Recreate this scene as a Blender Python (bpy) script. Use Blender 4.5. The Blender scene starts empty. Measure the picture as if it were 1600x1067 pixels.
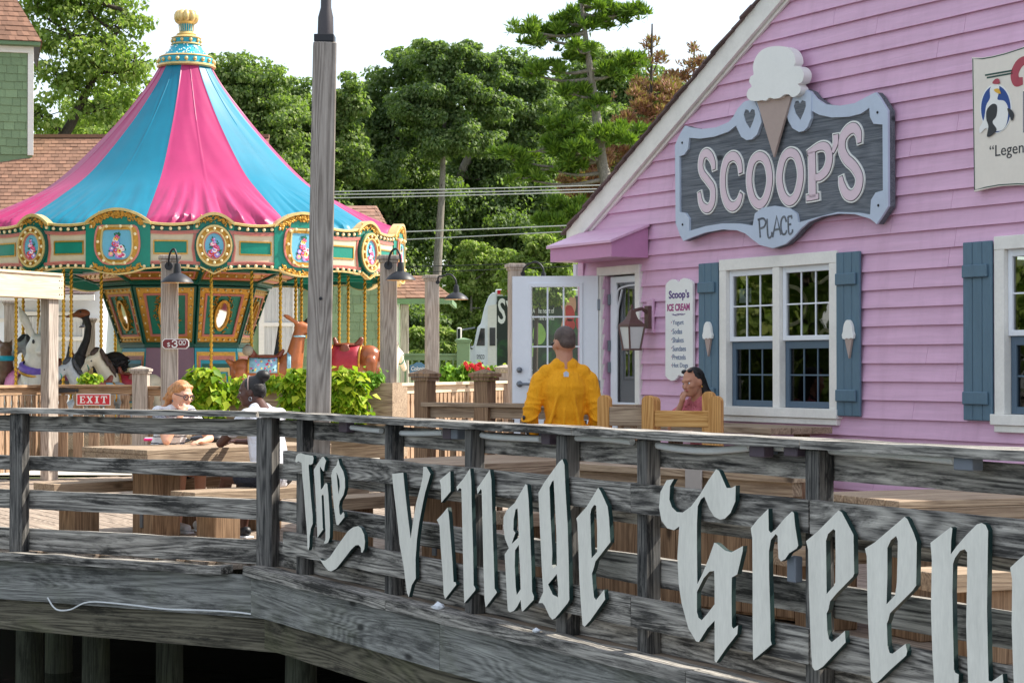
import bpy, bmesh, math, random
import numpy as np
from mathutils import Vector, Matrix, Euler, geometry, noise as mnoise
random.seed(7)
rng = np.random.default_rng(11)
SC = bpy.context.scene
COL = SC.collection
# ------------------------------------------------------------------ camera
EYE = Vector((0, 0, 1.42)); PITCH = 0.0135; FPX = 3000.0
cam = bpy.data.cameras.new('camera'); camo = bpy.data.objects.new('camera', cam); COL.objects.link(camo)
camo.location = EYE; camo.rotation_euler = (math.pi/2 + PITCH, 0, 0)
cam.sensor_width = 36; cam.lens = FPX/1600*36; cam.clip_start = .1; cam.clip_end = 3000
SC.camera = camo
# ------------------------------------------------------------------ sky, sun, exposure
SUN_AZ = math.radians(106); SUN_EL = math.radians(46)
TO_SUN = Vector((math.sin(SUN_AZ)*math.cos(SUN_EL), -math.cos(SUN_AZ)*math.cos(SUN_EL), math.sin(SUN_EL)))
w = bpy.data.worlds.new('World'); SC.world = w; w.use_nodes = True
nt = w.node_tree; bg = nt.nodes['Background']
sky = nt.nodes.new('ShaderNodeTexSky'); sky.sky_type = 'NISHITA'; sky.sun_disc = False
sky.sun_elevation = SUN_EL; sky.sun_rotation = math.atan2(TO_SUN.x, TO_SUN.y)
sky.air_density = 1.0; sky.dust_density = 1.0; sky.ozone_density = 1.0; sky.altitude = 0
hz = nt.nodes.new('ShaderNodeMix'); hz.data_type = 'RGBA'; hz.inputs[0].default_value = .62; hz.inputs[7].default_value = (3.45, 3.55, 3.65, 1)   # thin bright haze over the whole sky
nt.links.new(sky.outputs[0], hz.inputs[6]); nt.links.new(hz.outputs[2], bg.inputs[0]); bg.inputs[1].default_value = 0.15
sl = bpy.data.lights.new('sun', 'SUN'); sl.energy = 3.8; sl.angle = math.radians(.6); sl.color = (1, .93, .82)
so = bpy.data.objects.new('sun', sl); COL.objects.link(so); so.rotation_euler = TO_SUN.to_track_quat('Z', 'Y').to_euler()
SC.view_settings.view_transform = 'Standard'; SC.view_settings.look = 'None'
SC.view_settings.exposure = 1.15; SC.view_settings.gamma = 1; SC.view_settings.use_curve_mapping = False
# ------------------------------------------------------------------ pixel helpers (1600x1067 photograph)
def ray(px, py):
    dx = (px-800)/FPX; dy = (533.5-py)/FPX
    return Vector((dx, math.cos(PITCH)-dy*math.sin(PITCH), math.sin(PITCH)+dy*math.cos(PITCH)))
def P(px, py, Y):
    r = ray(px, py); return EYE + r*(Y/r.y)
def onz(px, py, z):
    r = ray(px, py); return EYE + r*((z-EYE.z)/r.z)
class Frame:
    def __init__(s, o, deg): s.o = Vector(o); s.a = math.radians(deg); s.x = Vector((math.cos(s.a), math.sin(s.a), 0)); s.y = Vector((-math.sin(s.a), math.cos(s.a), 0))
    def loc(s, p): d = p-s.o; return Vector((d.dot(s.x), d.dot(s.y), d.z))
    def on(s, px, py, v=0.0):           # meet the plane local y = v, give (x, z)
        r = ray(px, py); t = (v-(EYE-s.o).dot(s.y))/r.dot(s.y); q = s.loc(EYE+r*t); return (q.x, q.z)
    def world(s, x, y, z=0): return s.o+s.x*x+s.y*y+Vector((0, 0, z))
# ------------------------------------------------------------------ materials
def lin(c):
    return tuple(((v/255)/12.92 if v/255 <= .04045 else ((v/255+.055)/1.055)**2.4) for v in c)
class NT:
    def __init__(s, name):
        s.m = bpy.data.materials.new(name); s.m.use_nodes = True; s.t = s.m.node_tree; s.n = s.t.nodes; s.l = s.t.links
        s.b = s.n['Principled BSDF']
    def new(s, typ, **k):
        o = s.n.new('ShaderNode'+typ)
        for a, v in k.items():
            if a.startswith('i_'):
                key = a[2:]; o.inputs[int(key) if key.isdigit() else key.replace('_', ' ')].default_value = v
            else: setattr(o, a, v)
        return o
    def link(s, a, b): s.l.new(a, b)
    def math(s, op, a, b=None):
        o = s.new('Math', operation=op)
        for i, v in enumerate((a, b)):
            if v is None: continue
            if hasattr(v, 'links'): s.link(v, o.inputs[i])
            else: o.inputs[i].default_value = v
        return o.outputs[0]
    def ramp(s, fac, stops):
        r = s.new('ValToRGB'); e = r.color_ramp.elements
        while len(e) < len(stops): e.new(.5)
        for el, (p, c) in zip(e, stops): el.position = p; el.color = (*c[:3], 1)
        s.link(fac, r.inputs[0]); return r.outputs[0]
    def mix(s, fac, a, b, blend='MIX'):
        o = s.new('Mix', data_type='RGBA', blend_type=blend)
        for i, v in ((0, fac), (6, a), (7, b)):
            if hasattr(v, 'links'): s.link(v, o.inputs[i])
            else: o.inputs[i].default_value = v if i == 0 else (*v[:3], 1)
        return o.outputs[2]
    def coords(s, scale=(1, 1, 1), rand=True):
        tc = s.new('TexCoord'); out = tc.outputs['Object']
        if rand:
            oi = s.new('ObjectInfo'); v = s.new('VectorMath', operation='SCALE'); v.inputs[0].default_value = (31.7, 17.3, 23.9)
            s.link(oi.outputs['Random'], v.inputs['Scale']); a = s.new('VectorMath', operation='ADD'); s.link(out, a.inputs[0]); s.link(v.outputs[0], a.inputs[1]); out = a.outputs[0]
        mp = s.new('Mapping'); mp.inputs['Scale'].default_value = scale; s.link(out, mp.inputs['Vector']); return mp.outputs[0]
    def noise(s, vec, scale, detail=4, rough=.6, dist=0):
        n = s.new('TexNoise'); n.inputs['Scale'].default_value = scale; n.inputs['Detail'].default_value = detail
        n.inputs['Roughness'].default_value = rough; n.inputs['Distortion'].default_value = dist; s.link(vec, n.inputs['Vector']); return n.outputs['Fac']
    def bump(s, h, strength, dist=.01):
        b = s.new('Bump'); b.inputs['Strength'].default_value = strength; b.inputs['Distance'].default_value = dist
        s.link(h, b.inputs['Height']); s.link(b.outputs[0], s.b.inputs['Normal'])
def paint(name, col, rough=.55, var=.12, vs=3, bump=.15, bs=30, metal=0, stretch=(1, 1, 1), coat=0, emit=None):
    k = NT(name); v = k.coords(stretch); c = tuple(col)
    n = k.noise(v, vs, 6, .65); n2 = k.noise(v, bs, 3, .6)
    f = k.math('ADD', k.math('MULTIPLY', n, .7), k.math('MULTIPLY', n2, .3))
    d = tuple(x*(1-var*1.6) for x in c); l = tuple(min(1, x*(1+var)) for x in c)
    k.link(k.ramp(f, [(.3, d), (.68, l)]), k.b.inputs['Base Color'])
    k.b.inputs['Roughness'].default_value = rough; k.b.inputs['Metallic'].default_value = metal
    if coat: k.b.inputs['Coat Weight'].default_value = coat
    if bump: k.bump(n2, bump, .004)
    return k.m
def wood(name, light, dark, axis=0, weather=.5, grain=1.0, bump=.5, wcol=None, rings=38, fine=1.0, green=0, con=1.0):
    k = NT(name); ot = [i for i in (0, 1, 2) if i != axis]
    def st(along, across): sc = [across]*3; sc[axis] = along; return k.coords(tuple(sc))
    big = k.noise(st(.42, 6.5), .62, 2, .5, .35)
    ring = k.math('SINE', k.math('MULTIPLY', big, rings*4.5)); ring = k.math('MULTIPLY_ADD', ring, .5); ring.node.inputs[2].default_value = .5
    fine_ = k.noise(st(2.2, 75*fine), 1.0, 4, .75, .2)
    mid = k.noise(st(1.1, 26), 1.0, 5, .72, .35)
    pat = k.noise(st(1.1, 7), 1.0, 6, .8, .3)
    f = k.math('ADD', k.math('MULTIPLY', ring, .15*grain), k.math('MULTIPLY', fine_, .52)); f = k.math('ADD', f, k.math('MULTIPLY', mid, .40))
    base = k.ramp(f, [(.53-.15/con, dark), (.53, tuple((a*.5+b*.5) for a, b in zip(light, dark))), (.53+.18/con, light)])
    wc = wcol or tuple(x*.25 for x in dark)
    pf = k.math('ADD', k.math('MULTIPLY', pat, .72), k.math('MULTIPLY', mid, .36))
    msk = k.ramp(pf, [(.53, (0, 0, 0)), (.63, (weather, weather, weather))]); base = k.mix(msk, base, wc)
    # dark checks that run with the grain
    chk = k.noise(st(.9, 40), 1.0, 2, .5, .1); cm = k.ramp(chk, [(.66, (0, 0, 0)), (.76, (.75*weather,)*3)]); base = k.mix(cm, base, tuple(x*.16 for x in dark))
    # knots
    vo = k.new('TexVoronoi'); vo.feature = 'F1'; vo.inputs['Scale'].default_value = 1.0; k.link(st(1.5, 3.6), vo.inputs['Vector']); km = k.ramp(vo.outputs['Distance'], [(.05, (.9, .9, .9)), (.11, (0, 0, 0))]); base = k.mix(km, base, tuple(x*.35 for x in dark))
    if green:
        g = k.ramp(k.noise(st(.9, 1.6), 1.1, 5, .7), [(.5, (0, 0, 0)), (.75, (green, green, green))]); base = k.mix(g, base, lin((92, 98, 62)))
    k.link(base, k.b.inputs['Base Color']); k.b.inputs['Roughness'].default_value = .82; k.b.inputs['Specular IOR Level'].default_value = .3
    k.bump(k.math('SUBTRACT', f, k.math('MULTIPLY', k.math('GREATER_THAN', chk, .72), .5)), bump, .006); return k.m
def flat(name, col, rough=.5, metal=0, spec=.5):
    return paint(name, col, rough, .05, 6, .05, 60, metal)
def glass(name, tint=(.9, .95, .95), base=.10, fres=1.0):
    k = NT(name); tr = k.new('BsdfTransparent'); tr.inputs[0].default_value = (*tint, 1)
    gl = k.new('BsdfGlossy'); gl.inputs['Roughness'].default_value = .015
    lw = k.new('LayerWeight'); lw.inputs[0].default_value = .35
    f = k.math('MULTIPLY_ADD', lw.outputs['Fresnel'], fres); f.node.inputs[2].default_value = base
    v = k.coords((1, 1, 1)); n = k.noise(v, 3.0, 2, .5); bp = k.new('Bump'); bp.inputs['Strength'].default_value = .06; bp.inputs['Distance'].default_value = .02
    k.link(n, bp.inputs['Height']); k.link(bp.outputs[0], gl.inputs['Normal'])
    mx = k.new('MixShader'); k.link(f, mx.inputs[0]); k.link(tr.outputs[0], mx.inputs[1]); k.link(gl.outputs[0], mx.inputs[2])
    k.link(mx.outputs[0], k.n['Material Output'].inputs[0]); return k.m
def islandmat(name, c, rough=.9, var=.35):
    k = NT(name); g = k.new('NewGeometry'); oi = k.new('ObjectInfo'); v = k.coords((1, 1, 1)); n = k.noise(v, 18, 4, .6)
    f = k.math('ADD', k.math('MULTIPLY', k.math('FRACT', k.math('ADD', g.outputs['Random Per Island'], oi.outputs['Random'])), .7), k.math('MULTIPLY', n, .4))
    k.link(k.ramp(f, [(.1, tuple(x*(1-var) for x in c)), (.9, tuple(min(1, x*(1+var)) for x in c))]), k.b.inputs['Base Color']); k.b.inputs['Roughness'].default_value = rough; k.bump(n, .4, .01); return k.m
def leafmat(name, c1, c2, c3, trans=.45):
    k = NT(name); g = k.new('NewGeometry'); r = g.outputs['Random Per Island']
    v = k.coords((1, 1, 1), False); n = k.noise(v, .55, 2, .5)
    f = k.math('ADD', k.math('MULTIPLY', r, .65), k.math('MULTIPLY', n, .45))
    c = k.ramp(f, [(.12, c1), (.5, c2), (.92, c3)])
    d = k.b; k.link(c, d.inputs['Base Color']); d.inputs['Roughness'].default_value = .55; d.inputs['Specular IOR Level'].default_value = .35
    t = k.new('BsdfTranslucent'); tc = k.mix(.5, c, (.30, .42, .04), 'MULTIPLY'); tcc = k.mix(.6, c, lin((150, 190, 40))); k.link(tcc, t.inputs[0])
    mx = k.new('MixShader', i_0=trans); k.link(d.outputs[0], mx.inputs[1]); k.link(t.outputs[0], mx.inputs[2])
    k.link(mx.outputs[0], k.n['Material Output'].inputs[0]); return k.m
# ------------------------------------------------------------------ mesh builder
class MB:
    def __init__(s): s.V = []; s.F = []; s.M = []
    def add(s, vs, fs, m=0):
        o = len(s.V); s.V += [tuple(v) for v in vs]; s.F += [tuple(i+o for i in f) for f in fs]
        s.M += [m]*len(fs) if isinstance(m, int) else list(m); return s
    def box(s, x0, x1, y0, y1, z0, z1, m=0):
        return s.add([(x0, y0, z0), (x1, y0, z0), (x1, y1, z0), (x0, y1, z0), (x0, y0, z1), (x1, y0, z1), (x1, y1, z1), (x0, y1, z1)],
                     [(3, 2, 1, 0), (4, 5, 6, 7), (0, 1, 5, 4), (1, 2, 6, 5), (2, 3, 7, 6), (3, 0, 4, 7)], m)
    def obox(s, c, size, R=None, m=0):
        h = [a/2 for a in size]; R = R or Matrix.Identity(3); c = Vector(c)
        vs = [c+R@Vector((sx*h[0], sy*h[1], sz*h[2])) for sz in (-1, 1) for sx, sy in ((-1, -1), (1, -1), (1, 1), (-1, 1))]
        return s.add(vs, [(3, 2, 1, 0), (4, 5, 6, 7), (0, 1, 5, 4), (1, 2, 6, 5), (2, 3, 7, 6), (3, 0, 4, 7)], m)
    def beam(s, a, b, w, h, up=(0, 0, 1), m=0):
        a, b = Vector(a), Vector(b); d = (b-a); L = d.length; d.normalize(); u = Vector(up); x = d.cross(u).normalized(); u = x.cross(d)
        R = Matrix((d, -x, u)).transposed(); return s.obox((a+b)/2, (L, w, h), R, m)
    def rough(s, x0, x1, y0, y1, z0, z1, amp=.006, n=14, m=0, seed=0):
        r = random.Random(seed); vs = []; fs = []; ph = r.random()*50
        for i in range(n+1):
            x = x0+(x1-x0)*i/n
            for (y, z, sy, sz) in ((y0, z0, -1, -1), (y1, z0, 1, -1), (y1, z1, 1, 1), (y0, z1, -1, 1)):
                a = mnoise.noise(Vector((x*3+ph, sy*3.1, sz*7)))*amp; b = mnoise.noise(Vector((x*7+ph, sy*5.1+9, sz*3)))*amp*.6
                vs.append((x, y+b, z+a*(1 if sz > 0 else .7)))
        for i in range(n):
            o = 4*i
            for j in range(4): k2 = (j+1) % 4; fs.append((o+j, o+4+j, o+4+k2, o+k2))
        fs.append((0, 1, 2, 3)); fs.append(tuple(4*n+j for j in (3, 2, 1, 0))); return s.add(vs, fs, m)
    def prism(s, pts, y0, y1, m=0, ms=None, holes=(), tr=None):
        """polygon in (x,z), pushed from y0 (front) to y1 (back)"""
        loops = [list(pts)]+[list(h) for h in holes]
        flatp = [p for l in loops for p in l]; n = len(flatp)
        tri = geometry.tessellate_polygon([[Vector((p[0], p[1], 0)) for p in l] for l in loops])
        vs = [(p[0], y0, p[1]) for p in flatp]+[(p[0], y1, p[1]) for p in flatp]
        if tr: vs = [tr(v) for v in vs]
        fs = []; mm = []
        ms = m if ms is None else ms
        for t in tri:
            a, b, c = (Vector(flatp[i]) for i in t)
            if (b-a).cross(c-a) < 0: t = (t[0], t[2], t[1])
            fs.append(tuple(t)); mm.append(m); fs.append(tuple(i+n for i in (t[0], t[2], t[1]))); mm.append(ms)
        o = 0
        for li, l in enumerate(loops):
            A = sum(l[i][0]*l[(i+1) % len(l)][1]-l[(i+1) % len(l)][0]*l[i][1] for i in range(len(l)))
            flip = (A < 0) != (li > 0)
            for i in range(len(l)):
                a, b = o+i, o+(i+1) % len(l)
                fs.append((b, a, a+n, b+n) if not flip else (a, b, b+n, a+n)); mm.append(ms)
            o += len(l)
        return s.add(vs, fs, mm)
    def strip(s, path, w, y0, y1, m=0, ms=None, tr=None, closed=False, sub=6):
        pts = smooth(path, sub, closed) if sub > 1 else [Vector(p) for p in path]
        n = len(pts); W = w if isinstance(w, (list, tuple)) else [w]*len(path); L = []; R = []
        for i, p in enumerate(pts):
            a = pts[(i-1) % n] if closed or i else p; b = pts[(i+1) % n] if closed or i < n-1 else p
            d = (b-a); d.normalize(); nn = Vector((-d.y, d.x)); t = i/max(1, n-1)*(len(W)-1); j = min(int(t), len(W)-2) if len(W) > 1 else 0
            ww = W[j]+(W[j+1]-W[j])*(t-j) if len(W) > 1 else W[0]
            L.append(p+nn*ww/2); R.append(p-nn*ww/2)
        vs = []
        for y in (y0, y1): vs += [(q.x, y, q.y) for q in L]+[(q.x, y, q.y) for q in R]
        if tr: vs = [tr(v) for v in vs]
        fs = []; mm = []; ms = m if ms is None else ms; e = n if closed else n-1
        for i in range(e):
            j = (i+1) % n
            fs.append((n+i, n+j, j, i)); mm.append(m)
            fs.append((i, j, 2*n+j, 2*n+i)); mm.append(ms); fs.append((n+j, n+i, 3*n+i, 3*n+j)); mm.append(ms)
            fs.append((2*n+i, 2*n+j, 3*n+j, 3*n+i)); mm.append(ms)
        if not closed: fs.append((0, 2*n, 3*n, n)); fs.append((n-1, 2*n-1, 4*n-1, 3*n-1)); mm += [ms, ms]
        return s.add(vs, fs, mm)
    def tube(s, path, r, seg=8, m=0, caps=True):
        pts = [Vector(p) for p in path]; n = len(pts); rr = r if isinstance(r, (list, tuple)) else [r]*n
        vs = []; fs = []; prev = None
        for i, p in enumerate(pts):
            d = (pts[min(i+1, n-1)]-pts[max(i-1, 0)]).normalized()
            if prev is None: u = d.orthogonal().normalized()
            else: u = (prev-d*prev.dot(d)).normalized()
            prev = u; v = d.cross(u)
            vs += [p+(u*math.cos(2*math.pi*j/seg)+v*math.sin(2*math.pi*j/seg))*rr[i] for j in range(seg)]
        for i in range(n-1):
            for j in range(seg): k2 = (j+1) % seg; fs.append((i*seg+j, i*seg+k2, (i+1)*seg+k2, (i+1)*seg+j))
        if caps: fs.append(tuple(range(seg))[::-1]); fs.append(tuple((n-1)*seg+j for j in range(seg)))
        return s.add(vs, fs, m)
    def lathe(s, prof, c=(0, 0, 0), seg=16, m=0, a0=0, a1=2*math.pi, tilt=None):
        full = abs(a1-a0-2*math.pi) < 1e-6; ns = seg if full else seg+1; vs = []; fs = []; mm = []
        for (r, z) in prof:
            for j in range(ns):
                a = a0+(a1-a0)*j/seg; q = Vector((r*math.cos(a), r*math.sin(a), z)); q = tilt@q if tilt else q; vs.append(q+Vector(c))
        for i in range(len(prof)-1):
            for j in range(seg):
                k2 = (j+1) % ns; fs.append((i*ns+j, i*ns+k2, (i+1)*ns+k2, (i+1)*ns+j)); mm.append(m if isinstance(m, int) else m[i])
        return s.add(vs, fs, mm)
    def ell(s, c, r, seg=10, ring=6, R=None, m=0):
        r = (r, r, r) if isinstance(r, (int, float)) else r; R = R or Matrix.Identity(3); c = Vector(c); vs = [c+R@Vector((0, 0, r[2]))]
        for i in range(1, ring):
            t = math.pi*i/ring
            for j in range(seg): a = 2*math.pi*j/seg; vs.append(c+R@Vector((r[0]*math.sin(t)*math.cos(a), r[1]*math.sin(t)*math.sin(a), r[2]*math.cos(t))))
        vs.append(c+R@Vector((0, 0, -r[2]))); fs = []
        for j in range(seg): fs.append((0, 1+j, 1+(j+1) % seg))
        for i in range(ring-2):
            for j in range(seg): a = 1+i*seg; k2 = (j+1) % seg; fs.append((a+j, a+seg+j, a+seg+k2, a+k2))
        a = 1+(ring-2)*seg
        for j in range(seg): fs.append((len(vs)-1, a+(j+1) % seg, a+j))
        return s.add(vs, fs, m)
    def text(s, string, x0, z0, x1, z1, y0, y1, m=0, bold=0, tr=None, shear=0, space=1.0):
        cu = bpy.data.curves.new('t', 'FONT'); cu.body = string; cu.offset = bold; cu.shear = shear; cu.resolution_u = 3; cu.space_character = space
        ob = bpy.data.objects.new('t', cu); COL.objects.link(ob); dg = bpy.context.evaluated_depsgraph_get()
        me = bpy.data.meshes.new_from_object(ob.evaluated_get(dg)); bpy.data.objects.remove(ob); bpy.data.curves.remove(cu)
        V = [v.co for v in me.vertices]
        if not V: return s
        ax, bx = min(v.x for v in V), max(v.x for v in V); ay, by = min(v.y for v in V), max(v.y for v in V)
        vs = [(x0+(v.x-ax)/(bx-ax)*(x1-x0), y0, z0+(v.y-ay)/(by-ay)*(z1-z0)) for v in V]; n = len(vs)
        vs += [(a, y1, c) for (a, b, c) in vs]
        if tr: vs = [tr(v) for v in vs]
        fs = []; ec = {}
        for p in me.polygons:
            f = tuple(p.vertices); fs.append(f)
            for i in range(len(f)): a, b = f[i], f[(i+1) % len(f)]; k2 = (min(a, b), max(a, b)); ec[k2] = None if k2 in ec else (a, b)
        for e in ec.values():
            if e: a, b = e; fs.append((b, a, a+n, b+n))
        bpy.data.meshes.remove(me); return s.add(vs, fs, m)
    def xf(s, M4, start=0):
        s.V = s.V[:start]+[tuple(M4@Vector(v)) for v in s.V[start:]]; return s
    def mesh(s, name, mats, sm=None, bevel=0):
        me = bpy.data.meshes.new(name); me.from_pydata(s.V, [], s.F)
        for m in (mats if isinstance(mats, (list, tuple)) else [mats]): me.materials.append(m)
        if len(me.materials) > 1: me.polygons.foreach_set('material_index', s.M)
        if bevel:
            b = bmesh.new(); b.from_mesh(me); bmesh.ops.bevel(b, geom=list(b.edges), offset=bevel, segments=1, affect='EDGES', clamp_overlap=True); b.to_mesh(me); b.free()
        if sm is not None:
            me.polygons.foreach_set('use_smooth', [True]*len(me.polygons)); me.set_sharp_from_angle(angle=math.radians(sm))
        me.update(); return me
    def build(s, name, mats, parent=None, sm=None, bevel=0, stuff=False, label=None):
        return put(name, s.mesh(name, mats, sm, bevel), parent, stuff, label)
def smooth(path, sub=6, closed=False):
    p = [Vector(q) for q in path]; n = len(p); out = []
    for i in range(n if closed else n-1):
        a = p[(i-1) % n] if closed or i > 0 else p[i]; b = p[i]; c = p[(i+1) % n]; d = p[(i+2) % n] if closed or i < n-2 else c
        for j in range(sub):
            t = j/sub; out.append(.5*((2*b)+(c-a)*t+(2*a-5*b+4*c-d)*t*t+(3*b-a-3*c+d)*t**3))
    if not closed: out.append(p[-1])
    return out
def put(name, me, parent=None, stuff=False, label=None, loc=None):
    o = bpy.data.objects.new(name, me); COL.objects.link(o); o.parent = parent
    if stuff: o['kind'] = 'stuff'
    if label: o['label'] = label
    if loc is not None: o.location = loc
    return o
def tag(o, label, cat, group=None):
    o['label'] = label; o['category'] = cat
    if group: o['group'] = group
    return o
def thing(name, label, cat, loc=(0, 0, 0), rz=0, group=None):
    o = bpy.data.objects.new(name, None); o.empty_display_size = .1; COL.objects.link(o); o.location = loc; o.rotation_euler = (0, 0, rz)
    return tag(o, label, cat, group)
def struct(o): o['kind'] = 'structure'; return o
def empty(name, loc=(0, 0, 0), rz=0):
    o = bpy.data.objects.new(name, None); o.empty_display_size = .1; COL.objects.link(o); o.location = loc; o.rotation_euler = (0, 0, rz); return o
KIDS = lambda o: [c for c in COL.objects if c.parent == o]
def copy_tree(o, parent=None, loc=None, rz=None, label=None, group=None):
    c = o.copy(); COL.objects.link(c); c.parent = parent
    if loc is not None: c.location = loc
    if rz is not None: c.rotation_euler = (0, 0, rz)
    if label: c['label'] = label
    if group: c['group'] = group
    for ch in KIDS(o): copy_tree(ch, c)
    return c
def blob(name, prims, mat, parent=None, voxel=.014, it=3, label=None):
    """one continuous skin grown over capsules ('c', a, b, ra, rb) and ellipsoids ('e', centre, radii, rot)"""
    mb = MB()
    for p in prims:
        if p[0] == 'c':
            a, b = Vector(p[1]), Vector(p[2]); n = 5
            mb.ell(a, p[3], 10, 7); mb.ell(b, p[4], 10, 7)
            if (b-a).length > 1e-4: mb.tube([a, b], [p[3], p[4]], 10)
        else: mb.ell(p[1], p[2], 14, 9, (p[3].to_matrix() if len(p) > 3 and p[3] is not None else None))
    me = mb.mesh('t', mat); ob = bpy.data.objects.new('t', me); COL.objects.link(ob)
    r = ob.modifiers.new('r', 'REMESH'); r.mode = 'VOXEL'; r.voxel_size = voxel; r.use_smooth_shade = True
    s2 = ob.modifiers.new('s', 'SMOOTH'); s2.iterations = it; s2.factor = .5
    dg = bpy.context.evaluated_depsgraph_get(); m2 = bpy.data.meshes.new_from_object(ob.evaluated_get(dg)); m2.name = name
    bpy.data.objects.remove(ob); bpy.data.meshes.remove(me)
    if not m2.materials: m2.materials.append(mat)
    m2.polygons.foreach_set('use_smooth', [True]*len(m2.polygons))
    return put(name, m2, parent, label=label)
# ------------------------------------------------------------------ the palette
G = {}
G['grey_wood'] = wood('grey_wood', lin((208, 202, 192)), lin((70, 68, 66)), 0, .9, .8, 1, wcol=lin((27, 27, 27)), con=1.2)
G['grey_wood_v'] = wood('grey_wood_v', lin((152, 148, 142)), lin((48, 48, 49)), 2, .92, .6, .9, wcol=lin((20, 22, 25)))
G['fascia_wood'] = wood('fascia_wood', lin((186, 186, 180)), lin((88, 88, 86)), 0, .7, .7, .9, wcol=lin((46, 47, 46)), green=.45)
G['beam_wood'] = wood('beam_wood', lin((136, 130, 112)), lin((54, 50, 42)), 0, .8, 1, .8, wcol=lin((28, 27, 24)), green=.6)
G['pile_wood'] = wood('pile_wood', lin((104, 108, 92)), lin((50, 52, 42)), 2, .6, .6, .6, green=.5)
G['deck_wood'] = wood('deck_wood', lin((196, 178, 160)), lin((112, 98, 86)), 0, .35, .8, .6)
G['table_wood'] = wood('table_wood', lin((196, 174, 148)), lin((122, 102, 84)), 0, .3, .8, .6)
G['brown_wood_v'] = wood('brown_wood_v', lin((172, 142, 112)), lin((104, 80, 60)), 2, .3, .8, .6)
G['tan_wood'] = wood('tan_wood', lin((206, 172, 138)), lin((126, 96, 70)), 0, .35, 1, .5)
G['tan_wood_v'] = wood('tan_wood_v', lin((204, 172, 142)), lin((128, 100, 76)), 2, .3, 1, .5)
G['new_wood'] = wood('new_wood', lin((226, 178, 112)), lin((168, 116, 58)), 0, .05, 1.1, .3)
G['new_wood_v'] = wood('new_wood_v', lin((224, 174, 110)), lin((168, 116, 60)), 2, .05, 1.1, .3)
G['pole_wood'] = wood('pole_wood', lin((188, 178, 168)), lin((120, 111, 103)), 2, .28, 1.1, .8, rings=40)
G['post_wood'] = wood('post_wood', lin((206, 194, 182)), lin((136, 124, 114)), 2, .25, 1, .6)
G['pale_wood'] = wood('pale_wood', lin((238, 220, 196)), lin((206, 180, 150)), 0, .12, .8, .3)
def sidingpaint():
    k = NT('pink_paint'); c = lin((221, 177, 205)); n1 = k.noise(k.coords((.6, 6, 6)), 2.2, 6, .7); n2 = k.noise(k.coords((1.5, 1.5, 30)), 1.0, 4, .6, .5); st = k.noise(k.coords((5, 5, .5), False), 1.0, 5, .65); ch = k.noise(k.coords((4, 20, 20)), 1.6, 5, .75)
    f = k.math('ADD', k.math('MULTIPLY', n1, .5), k.math('MULTIPLY', n2, .5)); col = k.ramp(f, [(.32, tuple(x*.86 for x in c)), (.66, tuple(x*1.07 for x in c))])
    col = k.mix(k.ramp(st, [(.50, (0, 0, 0)), (.78, (.34,)*3)]), col, lin((176, 132, 158))); col = k.mix(k.ramp(ch, [(.74, (0, 0, 0)), (.78, (.6,)*3)]), col, lin((226, 206, 214)))
    k.link(col, k.b.inputs['Base Color']); k.b.inputs['Roughness'].default_value = .5; k.bump(k.math('ADD', n2, n1), .5, .005); return k.m
G['pink'] = sidingpaint()
G['pink_dark'] = paint('mauve_paint', lin((200, 140, 180)), .45, .06, 2, .2, 30)
G['white'] = paint('white_paint', lin((236, 232, 224)), .5, .06, 5, .3, 40, stretch=(1, 3, 3))
G['trim'] = paint('cream_trim', lin((236, 233, 226)), .55, .08, 4, .3, 40)
G['vinyl'] = paint('white_vinyl', lin((232, 236, 242)), .35, .03, 3, .05)
G['vinyl_blue'] = paint('screen_frame', lin((84, 104, 122)), .4, .05)
G['shutter'] = paint('shutter_blue', lin((88, 116, 134)), .5, .10, 3, .5, 30, stretch=(4, 4, .6))
G['lightblue'] = paint('sign_light_blue', lin((190, 202, 220)), .5, .05, 3, .3, 30)
G['charcoal'] = wood('sign_charcoal', lin((142, 147, 154)), lin((76, 82, 90)), 0, .2, .4, .9, fine=1.6)
G['signwhite'] = paint('sign_white', lin((240, 240, 236)), .5, .03, 4, .15)
G['signpink'] = paint('sign_pink', lin((224, 202, 212)), .5, .04, 4, .15)
G['conetan'] = paint('cone_tan', lin((176, 156, 148)), .6, .05, 4, .15)
G['letter'] = paint('letter_white', lin((240, 237, 226)), .45, .08, 3, .25, 24, stretch=(3, 3, .7))
G['letter_edge'] = paint('letter_green_edge', lin((22, 52, 50)), .5, .1)
G['black'] = flat('black_metal', lin((28, 30, 36)), .5)
G['steel'] = flat('galvanised', lin((120, 126, 134)), .45, .6)
G['pvc'] = flat('pvc_pipe', lin((240, 242, 242)), .4)
G['boxgrey'] = flat('junction_grey', lin((120, 126, 136)), .55)
G['boxmauve'] = flat('floodlight_mauve', lin((88, 74, 86)), .5)
G['pipe'] = flat('dark_pipe', lin((74, 70, 72)), .5, .3)
G['signcream'] = paint('sign_cream', lin((234, 226, 214)), .5, .04, 4, .1)
G['bankwood'] = flat('bank_wood', lin((34, 32, 28)), .9)  # near black: the dark under the deck is put into the bulkhead colour
G['bronze'] = flat('bronze_lamp', lin((104, 78, 72)), .5, .2)
G['gold'] = paint('gold_paint', lin((206, 152, 62)), .32, .22, 20, .5, 60, metal=.55)
G['goldlight'] = paint('pale_gold', lin((226, 196, 130)), .35, .14, 14, .4, 50, metal=.35)
G['goldrope'] = paint('brass_pole', lin((214, 164, 62)), .25, .2, 10, .2, 40, metal=.8)
G['teal'] = paint('teal_paint', lin((6, 132, 112)), .38, .12, 4, .15, 30)
G['tealdark'] = paint('dark_teal', lin((2, 92, 78)), .4, .15, 4, .15, 30)
G['turq'] = paint('turquoise', lin((30, 166, 190)), .4, .1, 4, .1)
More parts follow.
